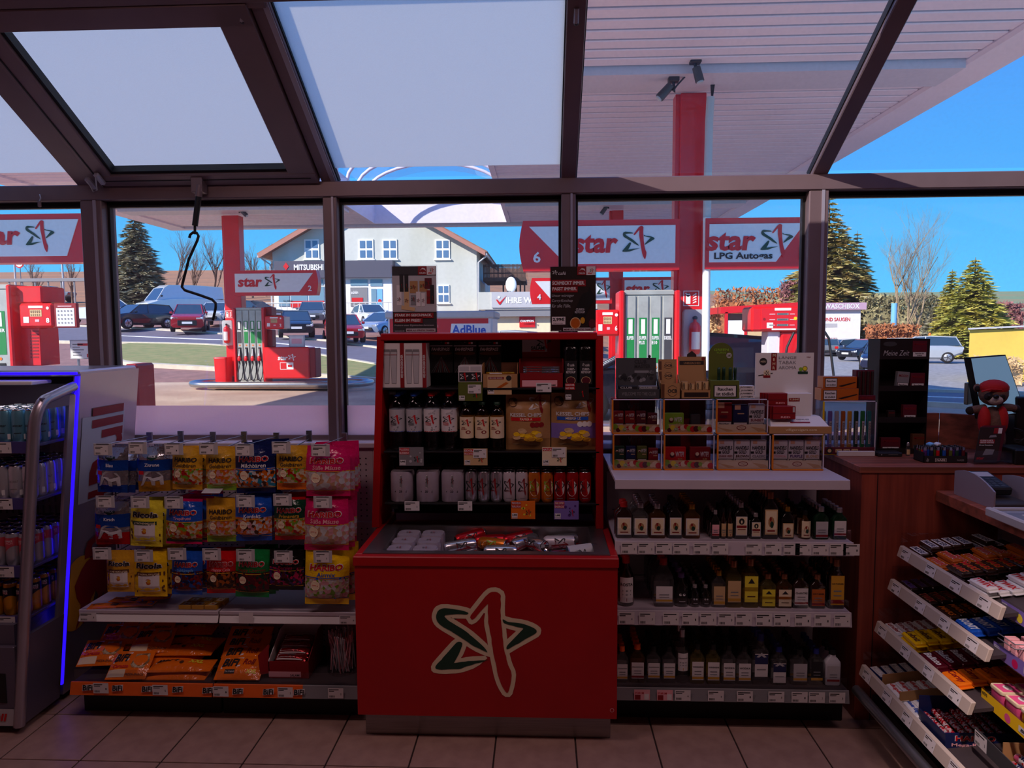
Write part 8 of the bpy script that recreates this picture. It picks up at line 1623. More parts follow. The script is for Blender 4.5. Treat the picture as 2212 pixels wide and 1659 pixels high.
for i in range(4): xx=l+(r-l)*(.32+.2*i); q=MB(); q.lathe([(.0062,0),(.0062,.026),(.0068,.0265),(.0068,.046),(.005,.052),(.001,.053)], 'p_dgreen', (xx, YD1+.02+.012*(i % 2), t),12); q.build('cigar_tube', label='small green cigar tube standing in the olive stand', cat='cigar', group='green cigar tubes', loc=(xx, YD1+.02, t))
b0 = None
for k in range(4):
    l2, r2, bt2, t2 = PXB(1598,832,1632,838.5, YD1)
    if b0 is None: q=MB(); q.box(-(r2-l2)/2,(r2-l2)/2,0,.03,0,.0125, 'p_card', .001); q.text(front((-(r2-l2)*.4,0,.003)), 'JUWEEN', 0,0,(r2-l2)*.75,.007, 'p_ink', .0006,.03); b0=q.build('filter_box', local=True, label='flat white filter box in the little stack beside the olive stand', cat='tobacco pack', group='stack of flat filter boxes'); oo = b0
    else: oo=b0.copy(); COL.objects.link(oo)
    oo.location = ((l2+r2)/2-.003*(k % 2), YD1+.004, ZD+.0132*k)
# white cigarillo display with slanted base
sl=thing('cigarillo_stand', 'white cigarillo display stand with slanted base and tall back card', 'display box', loc=(aY(1725,935, YC1).x, YC1+.05, lowT+.001)); zb = lowT+.0012
l, r, bt, t=PXB(1662,922,1797,938, YC1); b=MB(); b.box(l, r, YC1, YC1+.11, zb, zb+(t-bt), 'p_kraft', .002); b.text(front((0, YC1,0)), 'villigercigars.com', l+(r-l)*.26, zb+.010,(r-l)*.5,.012, 'p_cream', .0008); b.build('base_box', sl); zb1 = zb+(t-bt)
l, r, bt, t=PXB(1664,898,1790,922, YC1+.01); b=MB(); b.add([(l, YC1+.004, zb1),(r, YC1+.004, zb1),(r-.02, YC1+.05, zb1+.036),(l+.012, YC1+.05, zb1+.036),(l, YC1+.105, zb1),(r, YC1+.105, zb1),(r-.02, YC1+.105, zb1+.036),(l+.012, YC1+.105, zb1+.036)],[(0,1,2,3),(3,2,6,7),(0,3,7,4),(1,5,6,2),(4,7,6,5)], 'p_white'); fn=plane((l, YC1+.004, zb1),(1,0,0),(0,.046,.036)); w=r-l; b.text(fn, 'MEHR GENUSS', w*.3,.036, w*.4,.007, 'p_grey', .001); b.rect(fn, w*.36,.018, w*.7,.026, 'p_dred', .001); b.build('slanted_top', sl)
zb2=zb1+.0362; l, r, bt, t=PXB(1631,762,1757,872, YC1+.1); b=MB(); b.box(l, r, YC1+.1, YC1+.103, zb2, t, 'p_white'); b.build('back_card', sl); b=MB(); fn=front((l, YC1+.1, zb2)); w, h = r-l, t-zb2
b.rect(fn, w*.27, h*.72, w*.365, h, 'p_dred', .001)
for k, c in enumerate('MEHR'): b.textf(fn, c, w*.285, h*(.935-.067*k), w*.065, h*.048, 'p_cream', .0016,.02)
for k, tx in enumerate(('LÄNGE', 'TABAK', 'AROMA')): b.text(fn, tx, w*.40, h*(.90-.082*k), w*.30, h*.052, 'p_grey', .001,.0)
b.disc(fn, w*.135, h*.86, w*.065, 'p_ink', .001); b.text(fn, 'NEU', w*.09, h*.845, w*.09, h*.03, 'p_cream', .0016)
for k in range(5): a=2*PI*k/5; b.disc(fn, w*.20+w*.035*math.cos(a), h*.675+w*.035*math.sin(a), w*.03, 'p_cream', .001,8)
b.rect(fn, w*.14, h*.60, w*.26, h*.64, 'p_dred', .0014); b.poly(fn, [(w*.05, h*.64),(w*.3, h*.68),(w*.3, h*.665),(w*.06, h*.625)], 'p_dbrown', .0008); b.disc(fn, w*.85, h*.745, w*.045, 'p_olive', .001,14); b.disc(fn, w*.85, h*.745, w*.035, 'p_lemon', .0014,14); b.disc(fn, w*.78, h*.735, w*.035, 'p_lime', .0012,12); b.rect(fn, w*.73, h*.66, w*.9, h*.70, 'p_dgreen', .0016); b.text(fn, 'villiger', w*.87, h*.915, w*.08, h*.025, 'p_dred', .001); b.build('print', sl)
def redstack(x0, y0, x1, y1, n, Y, zbase, lab, par_lab):
    l, r, bt, t = PXB(x0, y0, x1, y1, Y)
    for k in range(n): q=MB(); dx=-.0075*k; q.box(l+dx, r+dx*.6, Y+.013*k, Y+.013*k+.011, zbase, zbase+(t-bt), 'p_dred', .001); q.rect(front((0, Y+.013*k, 0)), l+dx, zbase+(t-bt)*.42, r+dx*.6, zbase+(t-bt)*.46, 'p_maroon', .0006); q.text(front((0, Y+.013*k, 0)), 'RED', l+dx+(r-l)*.35, zbase+(t-bt)*.10,(r-l)*.42,(t-bt)*.14, 'p_lpink', .0008,.02); q.rect(front((0, Y+.013*k, 0)), r+dx*.6-.012, zbase+(t-bt)*.55, r+dx*.6-.004, zbase+(t-bt)*.95, 'p_lgrey', .0008); q.build('cigarillo_pack', label=lab, cat='tobacco pack', group=par_lab, loc=((l+r)/2+dx, Y+.013*k, zbase))
b=MB(); l, r, bt, t=PXB(1706,846,1758,898, YC1+.03); b.box(l, r, YC1+.055, YC1+.10, zb2, zb2+(t-bt)*.95, 'p_white', .001); fn=front((l, YC1+.055, zb2)); b.rect(fn, .004,(t-bt)*.62,(r-l)*.5,(t-bt)*.76, 'p_dred', .001); b.text(fn, '7,50€', .007,(t-bt)*.65,(r-l)*.4,(t-bt)*.08, 'p_cream', .0016,.02); b.build('step_block', sl)
redstack(1670,870,1719,898,4, YC1+.012, zb2-.008, 'red cigarillo pack in the lower row of the white stand', 'red packs, lower row')
l, r, bt, t=PXB(1658,856,1707,872, YC1+.05); b=MB(); b.box(l-.02, r, YC1+.06, YC1+.10, zb2, zb2+.045, 'p_white', .001); b.build('rear_step', sl)
redstack(1660,831,1707,856,4, YC1+.058, zb2+.046, 'red cigarillo pack in the upper row of the white stand', 'red packs, upper row')
# ================================================================ ON THE WOODEN COUNTER
ZKt=ZK+.0008; YK = 2.90
bx=(1777,866,1892,985); YI = aZ(1830,983, ZK).y
l, r, bt, t, o = cube(bx, YI, 'clear yellow-edged rack of cigar tubes on the wooden counter', ZKt, .09, 'edge_yellow')
tb_cols = ['p_grey', 'p_violet', 'p_lgrey', 'p_amber', 'p_gold', 'p_dgreen', 'p_green', 'p_teal']
for i in range(8):
    xx=l+.016+(r-l-.03)*i/7; q=thing('cigar_tube', ['grey', 'lilac', 'silver', 'amber', 'gold', 'dark green', 'green', 'teal'][i]+' cigar tube in the yellow-edged rack', 'cigar', loc=(xx, YI+.035, ZKt+.028), group='cigar tubes in the yellow-edged rack'); hh = (t-bt)*.68
    b=MB(); b.lathe([(.0085,0),(.0092,.004),(.0092, hh-.006),(.0075, hh)], tb_cols[i], wloc(q),14); b.build('tube', q)
    b=MB(); fn=cylf(wloc(q),.0094); b.rect(fn, -.005, hh*.1,.005, hh*.72, 'p_card', .0004,2); vs, fs, _=text_geo('INDEPENDENCE', .02,0); b.add([fn(-.0035+.007*(1-y), hh*.12+hh*.56*x, .0009) for x, y in vs], fs, 'p_dbrown'); b.poly(fn, [(.0+.008*math.sin(2*PI*k/10)*(1 if k % 2 == 0 else .45), hh*.42+.010*math.cos(2*PI*k/10)*(1 if k % 2 == 0 else .45)) for k in range(10)], 'p_lgrey', .0003); b.build('band', q)
b=MB(); b.box(l+.004, r-.004, YI-.004, YI+.002, ZKt+.004, ZKt+.034, 'p_maroon'); fn=front((l, YI-.004, ZKt)); b.disc(fn, .03,.019,.014, 'p_ink', .001); b.disc(fn, .03,.019,.008, 'p_tan', .0014)
for k in range(3): b.rect(fn, .055+.034*k, .012,.082+.034*k, .026, 'p_tan', .001); b.text(fn, '2,50€', .058+.034*k, .016,.02,.006, 'p_ink', .0016)
b.build('front_strip', o)
b=MB(); p0=PXB(1809,968,1888,985, YI-.02); b.box(p0[0], p0[1], YI-.03, YI-.012, ZKt, ZKt+.02, 'p_card', .001); b.build('card_strip', label='blank white card strip in front of the cigar tube rack', cat='card', loc=(p0[0], YI-.02, ZKt))
# boxes on top of the tube rack
zt2 = t+.0008
for k, (bxx, lab) in enumerate((((1772,838,1853,864), 'orange boxed cigars with warning text, lower of two on the tube rack'),((1778,813,1851,838), 'orange boxed cigars with warning text, upper of two on the tube rack'))):
    l2, r2, b2, t2=PXB(*bxx, YI+.012); h2=t2-b2; q=thing('cigar_box', lab, 'tobacco pack', loc=((l2+r2)/2, YI+.04, zt2)); b=MB(); b.box(l2, r2, YI+.004+.008*k, YI+.075, zt2, zt2+h2, 'p_amber', .001); b.build('carton', q); b=MB(); fn=front((l2, YI+.004+.008*k, zt2)); w=r2-l2; warn(b, fn, w*.06, h2*.08, w*.36, h2*.8); b.poly(fn, [(w*.45, h2*.2),(w*.95, h2*.55),(w*.97, h2*.48),(w*.55, h2*.12)], 'p_dbrown', .0008); b.build('print', q); zt2 += h2+.0006
zt2=t+.0008; l2, r2, b2, t2=PXB(1853,797,1892,862, YI+.012); q=thing('maroon_cigar_box', 'dark maroon upright cigar box beside the orange boxes', 'tobacco pack', loc=((l2+r2)/2, YI+.03, zt2)); b=MB(); b.box(l2, r2, YI+.03, YI+.07, zt2, zt2+(t2-b2), 'p_maroon', .001)
b.box(l2, r2, YI+.01, YI+.03, zt2, zt2+.022, 'p_maroon', .001); b.build('carton', q)
for k in range(4): b=MB(); b.tube([V((l2+.01+(r2-l2-.02)*k/3, YI+.022, zt2+.02)), V((l2+.01+(r2-l2-.02)*k/3, YI+.022, zt2+(t2-b2)*.96))],.006, 'p_dbrown', 8); b.build('cigar', q)
b=MB(); b.text(front((l2, YI+.01, zt2)), 'MOODS', (r2-l2)*.15,.006,(r2-l2)*.7,.009, 'p_dred', .001,.02); b.build('print', q)
# tall cigar tower
YM=YI+.03; l, r, bt, t=PXB(1897,732,2004,985, YM); m_=thing('cigar_tower', 'tall dark four-tier cigar tower display on the wooden counter', 'display stand', loc=((l+r)/2, YM+.05, ZKt)); D_=.11; mat('tower_black', (24,16,18),.5); w = r-l
for x in (l, r-.003): b=MB(); b.box(x, x+.003, YM, YM+D_, ZKt, t, 'tower_black'); b.build('side_wall', m_)
b=MB(); b.box(l, r, YM+D_-.003, YM+D_, ZKt, t, 'tower_black'); b.build('back_wall', m_)
zs = [aY(1950, y, YM).z for y in (985,913,845,776)]
for z in zs: b=MB(); z_=max(z, ZKt); b.box(l+.003, r-.003, YM, YM+D_-.003, z_, z_+.003, 'tower_black'); b.box(l+.003, r-.003, YM-.001, YM+.002, z_, z_+.024, 'tower_black'); b.build('tier', m_)
b=MB(); hz=aY(1950,776, YM).z; b.box(l, r, YM-.002, YM, hz, t, 'tower_black'); fn=front((l, YM-.002, hz)); h=t-hz; b.text(fn, 'Meine Zeit', w*.07, h*.18, w*.52, h*.26, 'p_lgrey', .001,-.004,.3); b.rect(fn, w*.65, h*.36, w*.94, h*.9, 'p_maroon', .001); b.text(fn, 'MOODS', w*.68, h*.7, w*.23, h*.07, 'p_dred', .0016); warn(b, fn, w*.65, h*.12, w*.29, h*.24,('Rauchen ist', 'tödlich')); b.disc(fn, w*.2, h*.75, w*.14, 'p_dgrey', .0008,16, h*.12); b.build('header', m_)
def towerpack(x0, y0, x1, y1, zi, mcol, lab, nt=False, tilt=0):
    a, c, d, e=PXB(x0, y0, x1, y1, YM+.01); zb=max(zs[zi], ZKt)+.0035; q=thing('cigar_pack', lab, 'tobacco pack', loc=((a+c)/2, YM+.02, zb), group='packs in the cigar tower'); b=MB(); b.box(a, c, YM+.008, YM+.03, zb, zb+(e-d), mcol, .001); b.build('carton', q); b=MB(); fn=front((a, YM+.008, zb)); b.text(fn, 'MOODS', (c-a)*.12,(e-d)*.72,(c-a)*.76,(e-d)*.13, 'p_dred', .0008); warn(b, fn, (c-a)*.04,(e-d)*.05,(c-a)*.92,(e-d)*.36,('Rauchen', 'ist')); b.build('print', q); return q
towerpack(1967,793,1998,830,2, 'p_maroon', 'maroon pack in the third tier of the cigar tower')
towerpack(1936,792,1962,832,2, 'p_grey', 'open silver pouch in the third tier of the cigar tower').rotation_euler = (0,.08,0)
towerpack(1951,862,1980,898,1, 'p_maroon', 'maroon pack in the second tier of the cigar tower'); towerpack(1918,872,1934,896,1, 'p_dbrown', 'small brown pack in the second tier of the cigar tower')
towerpack(1903,930,1945,962,0, 'p_maroon', 'wide maroon pack in the lowest tier of the cigar tower'); towerpack(1971,928,2000,968,0, 'p_brown', 'brown pack in the lowest tier of the cigar tower')
q=thing('dark_tin', 'flat dark tin lying in front of the cigar tower', 'tin', loc=(aZ(1920,985, ZK).x, YM-.05, ZKt)); a, c, d, e=PXB(1897,972,1949,990, YM-.07); b=MB(); b.box(a, c, YM-.075, YM-.015, ZKt, ZKt+.018, 'p_ink', .004); b.build('body', q); b=MB(); fn=front((a, YM-.075, ZKt)); b.disc(fn, .012,.009,.003, 'p_grey', .0008); b.rect(fn, (c-a)*.4,.008,(c-a)*.8,.010, 'p_grey', .0008); b.build('print', q)
q=thing('hand_spray', 'tiny clear spray bottle in front of the cigar tower', 'bottle', loc=(aZ(1962,985, ZK).x, YM-.045, ZKt)); b=MB(); b.lathe([(.008,0),(.0085,.003),(.0085,.034),(.005,.042)], 'gl_clear', wloc(q),12); b.build('body', q); b=MB(); b.lathe([(.006,.042),(.006,.054),(.0035,.058)], 'cap_silver', wloc(q),10); b.build('cap', q); b=MB(); b.rect(cylf(wloc(q),.0087),-.008,.006,.008,.028, 'p_tan', .0003,4); b.build('label', q)
# lighter tray
YN=aZ(2040,1000, ZK).y; l, r, bt, t=PXB(1996,965,2090,998, YN); lt=thing('lighter_tray', 'black card tray of lighters on the wooden counter', 'display box', loc=((l+r)/2, YN+.04, ZKt)); hh = .028
b=MB(); b.box(l, r, YN, YN+.002, ZKt, ZKt+hh, 'p_ink'); b.box(l, r, YN+.078, YN+.08, ZKt, ZKt+hh+.03, 'p_ink'); b.box(l, l+.002, YN, YN+.08, ZKt, ZKt+hh+.014, 'p_ink'); b.box(r-.002, r, YN, YN+.08, ZKt, ZKt+hh+.014, 'p_ink'); b.box(l, r, YN, YN+.08, ZKt, ZKt+.002, 'p_ink'); b.build('tray', lt)
b=MB(); fn=front((l, YN, ZKt)); w=r-l; b.rect(fn, w*.26,.004, w*.52,.018, 'p_card', .0008); b.rect(fn, w*.27,.005, w*.51,.017, 'p_ink', .0011); b.text(fn, 'NASS', w*.29,.0065, w*.2,.009, 'p_card', .0016,.03); b.text(fn, 'NASS', w*.76,.0065, w*.16,.008, 'p_grey', .0016,.03); b.poly(fn, [(w*.05,.006),(w*.1,.003),(w*.12,.012),(w*.08,.02)], 'p_grey', .001); b.build('print', lt)
lc = ['p_purple', 'p_navy', 'p_red', 'p_blue', 'p_olive', 'p_dgreen', 'p_maroon']
for j in range(4):
    for i in range(7):
        xx, yy=l+.010+(w-.02)*i/6, YN+.012+.018*j; z0=ZKt+.003; c_=lc[(i+2*j) % 7]; q = thing('lighter', {'p_purple': 'purple', 'p_navy': 'navy', 'p_red': 'red', 'p_blue': 'blue', 'p_olive': 'olive', 'p_dgreen': 'green', 'p_maroon': 'maroon'}[c_]+' lighter standing in the black tray', 'lighter', loc=(xx, yy, z0), group='lighters in the black tray')
        b=MB(); b.rlathe([(.0058,.0045,0),(.0062,.005,.002),(.0062,.005,.046)], c_, wloc(q),.8,3); b.build('body', q); b=MB(); b.rlathe([(.0058,.0046,.046),(.0058,.0046,.058)], 'chrome', wloc(q),.6,3); b.ball(wloc(q)+V((-.003,0,.058)),.003,.004,.003, 'p_dgrey', 8,5); b.build('hood', q)
for i in range(2): q=MB(); q.obox(V((l+.035+.028*i, YN+.02, ZKt+.064)), V((.022,.012,.004)), V((-.004,.03,.0)), V((0,0,.008)), 'p_card' if i else 'p_lblue', .002); q.build('lighter_box', label=('white' if i else 'pale blue')+' lighter lying across the upright ones', cat='lighter', loc=(l+.045+.028*i, YN+.035, ZKt+.064))
# ---- plush raccoon
rc=thing('plush_raccoon', 'brown plush raccoon toy with red cap and red vest beside the monitor', 'plush toy', loc=(aY(2140,960,3.02).x, 3.02, ZKt)); Yp = 3.02
mat('fur', (112,84,74),.95, noise=.2, scale=60, bump=.4, bscale=200); mat('fur_pale', (196,182,172),.95, bump=.3, bscale=200); mat('fur_dark', (34,26,28),.95, bump=.3, bscale=200); mat('vest_red', (186,22,26),.8, bump=.2, bscale=150)
def bp(x, y, dy=0): return aY(x, y, Yp+dy)
s_ = Yp/1526
def bl(b, x, y, rx, ry, m, dy=0, rz=None): b.ball(bp(x, y, dy), rx*s_, rx*s_*.8 if rz is None else rz*s_, ry*s_, m, 14,9)
b=MB(); bl(b, 2143,918,26,40, 'fur'); bl(b, 2130,948,13,26, 'fur', -.004); bl(b, 2158,948,13,26, 'fur', -.004); b.tube([bp(2128,882), bp(2110,884), bp(2098,886)],[9*s_, 8.5*s_, 8*s_], 'fur', 10); b.tube([bp(2158,880), bp(2180,880), bp(2192,882)],[9*s_, 8.5*s_, 8*s_], 'fur', 10)
bl(b, 2146,850,29,26, 'fur'); b.build('body', rc)
b=MB(); bl(b, 2096,887,9,9, 'fur_dark', 0,8); b.build('paw', rc); b=MB(); bl(b, 2194,883,9,9, 'fur_dark', 0,8); b.build('paw', rc)
for x in (2111,2168): b=MB(); bl(b, x, 838 if x < 2140 else 834,8,9, 'fur', .01,5); bl(b, x, 839 if x < 2140 else 835,5,6, 'fur_dark', .004,4); b.build('ear', rc)
b=MB(); bl(b, 2147,838,29,18, 'vest_red', -.002,24); b.tube([bp(2120,846,-.040), bp(2140,841,-.05), bp(2162,842,-.046), bp(2172,846,-.035)],.004, 'vest_red', 6); b.build('cap', rc)
for x in (2136,2162): b=MB(); bl(b, x, 857,9,8, 'fur_dark', -.034,7); bl(b, x+1,855,2.5,2.5, 'p_ink', -.052,2); b.build('eye_patch', rc)
b=MB(); bl(b, 2150,864,14,10, 'fur_pale', -.036,14); b.build('muzzle', rc); b=MB(); bl(b, 2152,857,6,4.5, 'p_black', -.066,4); b.build('nose', rc)
for x0 in (2126,2164): b=MB(); bl(b, x0,908,12,30, 'vest_red', -.020,12); b.build('vest_half', rc)
# ---- leaflet holder
lh=thing('leaflet_holder', 'clear leaflet holder with tilted dark card offer leaflets', 'leaflet holder', loc=(aZ(2140,1004, ZK).x, 2.90, ZKt)); o0=aY(2104,1000,2.88); o0.z=ZKt+.006; rv=V((.088,.0,.0)); uv = V((.050,.05,.135))
b=MB(); b.obox(o0, rv, V((0,.004,0)), uv, 'p_dbrown'); fn=plane(o0, rv, uv-rv*(uv.dot(rv)/rv.dot(rv))); sk=uv.dot(rv)/rv.length; L_ = (uv-rv*(uv.dot(rv)/rv.dot(rv))).length
fl = lambda u, v, w=0: o0 + rv*(u) + uv*(v) + V((0,-1,.3)).normalized()*w
b.poly(fl, [(.62,.82),(.82,.82),(.82,.98),(.62,.98)], 'p_dred', .001); b.poly(fl, [(.82,.82),(.99,.82),(.99,.98),(.82,.98)], 'p_card', .001)
def ltext(t_, u, v, w, h, m): vs, fs, _=text_geo(t_, .02,0); b.add([fl(u+w*x, v+h*y, .002) for x, y in vs], fs, m)
b.poly(fl, [(.06,.53),(.74,.53),(.74,.65),(.06,.65)], 'p_dred', .001); ltext('KLEINE KARTE,', .09,.595,.58,.045, 'p_card'); ltext('GROSSE VORTEILE', .09,.54,.62,.045, 'p_card'); ltext('Die star Flottenkarte', .08,.47,.6,.035, 'p_card'); ltext('star', .06,.08,.34,.07, 'p_red'); b.poly(fl, [(.3,.2),(.75,.22),(.8,.36),(.4,.38)], 'p_grey', .001); b.poly(fl, [(.45,.7),(.8,.72),(.75,.78),(.5,.77)], 'p_grey', .001); b.build('leaflet', lh)
for k in range(3): b=MB(); b.obox(o0+V((.012*(k+1),.012*(k+1),.002)), rv, V((0,.004,0)), uv, 'p_maroon'); b.build('leaflet', lh)
b=MB(); b.box(o0.x-.006, o0.x+.14,2.866,2.869, ZKt, ZKt+.055, 'acrylic'); b.box(o0.x-.006, o0.x-.003,2.869,2.98, ZKt, ZKt+.06, 'acrylic'); b.box(o0.x+.137, o0.x+.14,2.869,2.98, ZKt, ZKt+.06, 'acrylic'); b.box(o0.x-.006, o0.x+.14,2.868,2.98, ZKt, ZKt+.003, 'acrylic'); b.build('clear_pocket', lh)
# ---- monitor seen from behind / side
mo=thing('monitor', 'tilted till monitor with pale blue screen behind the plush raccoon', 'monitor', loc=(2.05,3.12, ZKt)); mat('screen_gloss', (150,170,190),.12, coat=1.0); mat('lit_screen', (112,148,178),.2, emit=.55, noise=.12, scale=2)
c0, c1, c2, c3=aY(2120,905,3.05), aY(2212,895,3.12), aY(2172,766,3.12), aY(2095,772,3.05); c1 = aY(2216,892,3.12)
n_=(c1-c0).cross(c3-c0).normalized(); th = n_*-.03
b=MB(); vs=[c0, c1, c2, c3]; b.add(vs+[p+th for p in vs],[(7,6,5,4),(0,4,5,1),(1,5,6,2),(2,6,7,3),(3,7,4,0)], 'p_black'); b.build('casing', mo)
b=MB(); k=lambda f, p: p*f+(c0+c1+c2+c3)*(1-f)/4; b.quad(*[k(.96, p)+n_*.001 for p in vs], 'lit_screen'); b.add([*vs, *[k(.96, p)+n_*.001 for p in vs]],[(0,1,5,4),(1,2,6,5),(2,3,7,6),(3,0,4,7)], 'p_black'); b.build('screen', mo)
b=MB(); p=aY(2100,850,3.08); b.obox(aY(2090,875,3.08), V((.05,.05,.0)), V((0,.03,0)), aY(2092,828,3.08)-aY(2090,875,3.08), 'p_black', .003); b.build('card_reader', mo)
b=MB(); b.box(2.03,2.10,3.10,3.18, ZKt, 1.30, 'p_black', .006); b.box(1.96,2.17,3.05,3.24, ZKt, ZKt+.012, 'p_black', .004); b.build('stand', mo)
b = MB()
for k in range(3): b.tube([aY(2190+4*k, 925+3*k, 2.96), aY(2208,930+4*k, 2.95), aY(2216,945,2.95), aY(2206,958-3*k, 2.95), aY(2190,955-3*k, 2.96)],.0035, 'rubber', 6)
b.build('cable_loop', label='black cable loops beside the leaflet holder', cat='cable', loc=aY(2200,960,2.96))
b=MB(); a, c=aY(2178,1000,2.9), aY(2230,1000,2.9); b.box(a.x, c.x, 2.86,3.0, ZKt, ZKt+.06, 'p_black', .004); b.build('till_box', label='black till box at the end of the wooden counter', cat='till', loc=((a.x+c.x)/2,2.92, ZKt))
# ---- card terminal cradle and change tray on the ledge
tm=thing('card_terminal', 'card terminal in a grey privacy shell on the wooden ledge', 'card terminal', loc=(aZ(2150,1090, lz1).x, 2.6, lz1)); zl=lz1+.0006; mat('shell_grey', (150,142,152),.35, coat=.3)
def shell(x, ya, yb, h):
    pts = [(0,0)] + [((yb-ya)*f, h*(.25+.75*math.sin(PI*min(1,.15+f*.55)))) for f in (0,.08,.2,.35,.5,.65,.8,.92,1)] + [(yb-ya, 0)]
    q=MB(); q.extr(pts, plane((x, ya, zl),(0,1,0),(0,0,1)),.006, 'shell_grey'); q.build('side_shield', tm)
xt=aY(2095,1060,2.66).x; shell(xt, 2.52,2.76,.105); shell(xt+.14,2.44,2.70,.10)
b=MB(); b.box(xt+.006, xt+.14,2.52,2.75, zl, zl+.02, 'p_dgrey', .004); b.build('base', tm)
b=MB(); b.obox(V((xt+.025,2.60, zl+.03)), V((.09,0,0)), V((0,.15,.035)), V((0,-.006,.03)), 'p_ink', .006); b.build('terminal', tm)
b = MB()
fnk = plane((xt+.025,2.5965, zl+.0605),(1,0,0),(0,.15,.035))
for i in range(3):
    for j in range(4): b.rect(fnk, .012+.022*i, .012+.018*j, .028+.022*i, .024+.018*j, 'p_dgrey', .0012)
b.rect(fnk, .012,.095,.078,.135, 'p_lgrey', .0012); b.build('keypad', tm)
tr_=thing('change_tray', 'white framed glass change tray with papers on the wooden ledge', 'tray', loc=(1.95,2.3, lz1)); x0, x1, y0, y1 = aY(2128,1085,2.44).x, 2.3,2.05,2.44
for (a, c, d, e) in ((x0, x0+.02, y0, y1),(x0+.02, x1, y1-.02, y1),(x0+.02, x1, y0, y0+.02)): b=MB(); b.box(a, c, d, e, zl, zl+.03, 'p_lgrey', .004); b.build('frame_bar', tr_)
b=MB(); b.box(x0+.02, x1, y0+.02, y1-.02, zl+.018, zl+.022, 'screen_gloss'); b.build('glass', tr_)
for k in range(3): b=MB(); b.obox(V((x0+.09+.07*k, 2.22+.03*k, zl+.0225+.001*k)), V((.10,.02,0)), V((-.02,.14,0)), V((0,0,.001)),('p_white', 'p_lblue', 'p_card')[k]); b.build('paper', label=('white slip lying on the glass change tray', 'pale blue leaflet lying on the glass change tray', 'cream slip lying on the glass change tray')[k], cat='paper', loc=(x0+.1+.07*k, 2.25, zl+.023))
# ================================================================ CANDY RACK GOODS
def bar_mesh(L, w, h, m, tx, tc, under=None, band=None):
    b=MB(); b.obox(V((-w/2,-L/2+.010,0)), V((w, 0,0)), V((0, L-.020,0)), V((0,0, h)), m, .004)
    for s in (-1,1): b.box(-w*.46, w*.46, s*(L/2-.011), s*L/2, h*.35, h*.45, m)
    fn = plane((0,0, h),(0,-1,0),(1,0,0))
    if band: b.rect(fn, -L*.40,-w*.40, L*.36, w*.40, band, .0004)
    if under: b.text(fn, tx, -L*.385,-w*.33, L*.73, w*.66, under, .0007,.05,.12)
    b.text(fn, tx, -L*.37,-w*.28, L*.70, w*.56, tc, .0011,.025,.12); return b
def bars(k, kind, y_c, n, L, w, h, m, tx, tc, lab, under=None, band=None, u0=.012, pitch=None, stack=1, film_=True, cat='candy bar'):
    proto=None; mm=film(m, .3, bump=.2, bs=60) if film_ else m; pitch = pitch or w+.003
    for s in range(stack):
        for i in range(n):
            if s and random.random() < .35: continue
            if proto is None: o=bar_mesh(L, w, h, mm, tx, tc, under, band).build(kind, local=True, label=lab, cat=cat, group=lab); proto = o
            else: o=proto.copy(); COL.objects.link(o)
            o.location=rdeck(k, u0+w/2+pitch*i, y_c+random.uniform(-.005,.005),.002+s*(h+.001)); o.rotation_euler = (0,-.13, random.uniform(-.05,.05))
bars(0, 'nougat_bar', 2.715,8,.115,.036,.02, 'p_choc', 'SNICKERS', 'p_navy', 'dark bar with white-edged blue lettering on the top rack shelf', 'p_white', 'p_white', stack=2)
bars(0, 'biscuit_bar', 2.585,8,.125,.038,.018, 'p_amber', 'TWIX', 'p_red', 'gold-brown twin bar with red lettering on the top rack shelf', 'p_white', stack=2)
bars(0, 'caramel_bar', 2.455,8,.115,.036,.02, 'p_choc', 'MARS', 'p_red', 'black bar with red-gold lettering on the top rack shelf', 'p_gold', stack=2)
bars(0, 'white_twin_bar', 2.325,7,.115,.038,.018, 'p_white', 'TWIX', 'p_red', 'white twin bar with red lettering on the top rack shelf', 'p_lpink', stack=2)
bars(1, 'dark_nougat_bar', 2.715,8,.115,.036,.02, 'p_dbrown', 'SNICKERS', 'p_purple', 'dark bar with dull lettering on the second rack shelf', 'p_grey', stack=1)
bars(1, 'dark_biscuit_bar', 2.585,8,.115,.036,.018, 'p_dbrown', 'TWIX', 'p_dred', 'dark twin bar with dull red lettering on the second rack shelf', 'p_kraft', stack=1)
bars(1, 'dark_caramel_bar', 2.46,8,.115,.036,.02, 'p_choc', 'MARS', 'p_amber', 'dark bar with amber lettering on the second rack shelf', None, stack=1)
bars(1, 'coconut_bar', 2.335,7,.12,.042,.024, 'p_blue', 'BOUNTY', 'p_white', 'blue coconut bar with white lettering on the second rack shelf', 'p_lblue', stack=1)
bars(2, 'milk_bar', 2.715,9,.12,.032,.016, 'p_silver', 'kinder', 'p_dred', 'silver and brown slim bar on the third rack shelf', None, 'p_card', stack=1)
bars(2, 'yellow_biscuit_bar', 2.59,7,.12,.042,.02, 'p_yellow', 'Leibniz', 'p_brown', 'yellow biscuit bar on the third rack shelf', None, stack=2)
bars(2, 'muesli_bar', 2.455,7,.13,.042,.02, 'p_maroon', 'Balisto', 'p_white', 'maroon muesli bar with white script on the third rack shelf', None, stack=1)
bars(2, 'orange_pouch', 2.325,6,.11,.05,.02, 'p_orange', 'Corny', 'p_dred', 'orange pouch at the near end of the third rack shelf', None, stack=1)
bars(3, 'milk_roll_bar', 2.72,8,.11,.034,.02, 'p_navy', 'Milky', 'p_white', 'dark blue bar with white lettering on the lowest rack shelf', None, 'p_lgrey', stack=1)
bars(3, 'wafer_bar', 2.585,7,.12,.034,.02, 'p_white', 'duplo', 'p_red', 'white and red wafer bar on the lowest rack shelf', None, stack=1)
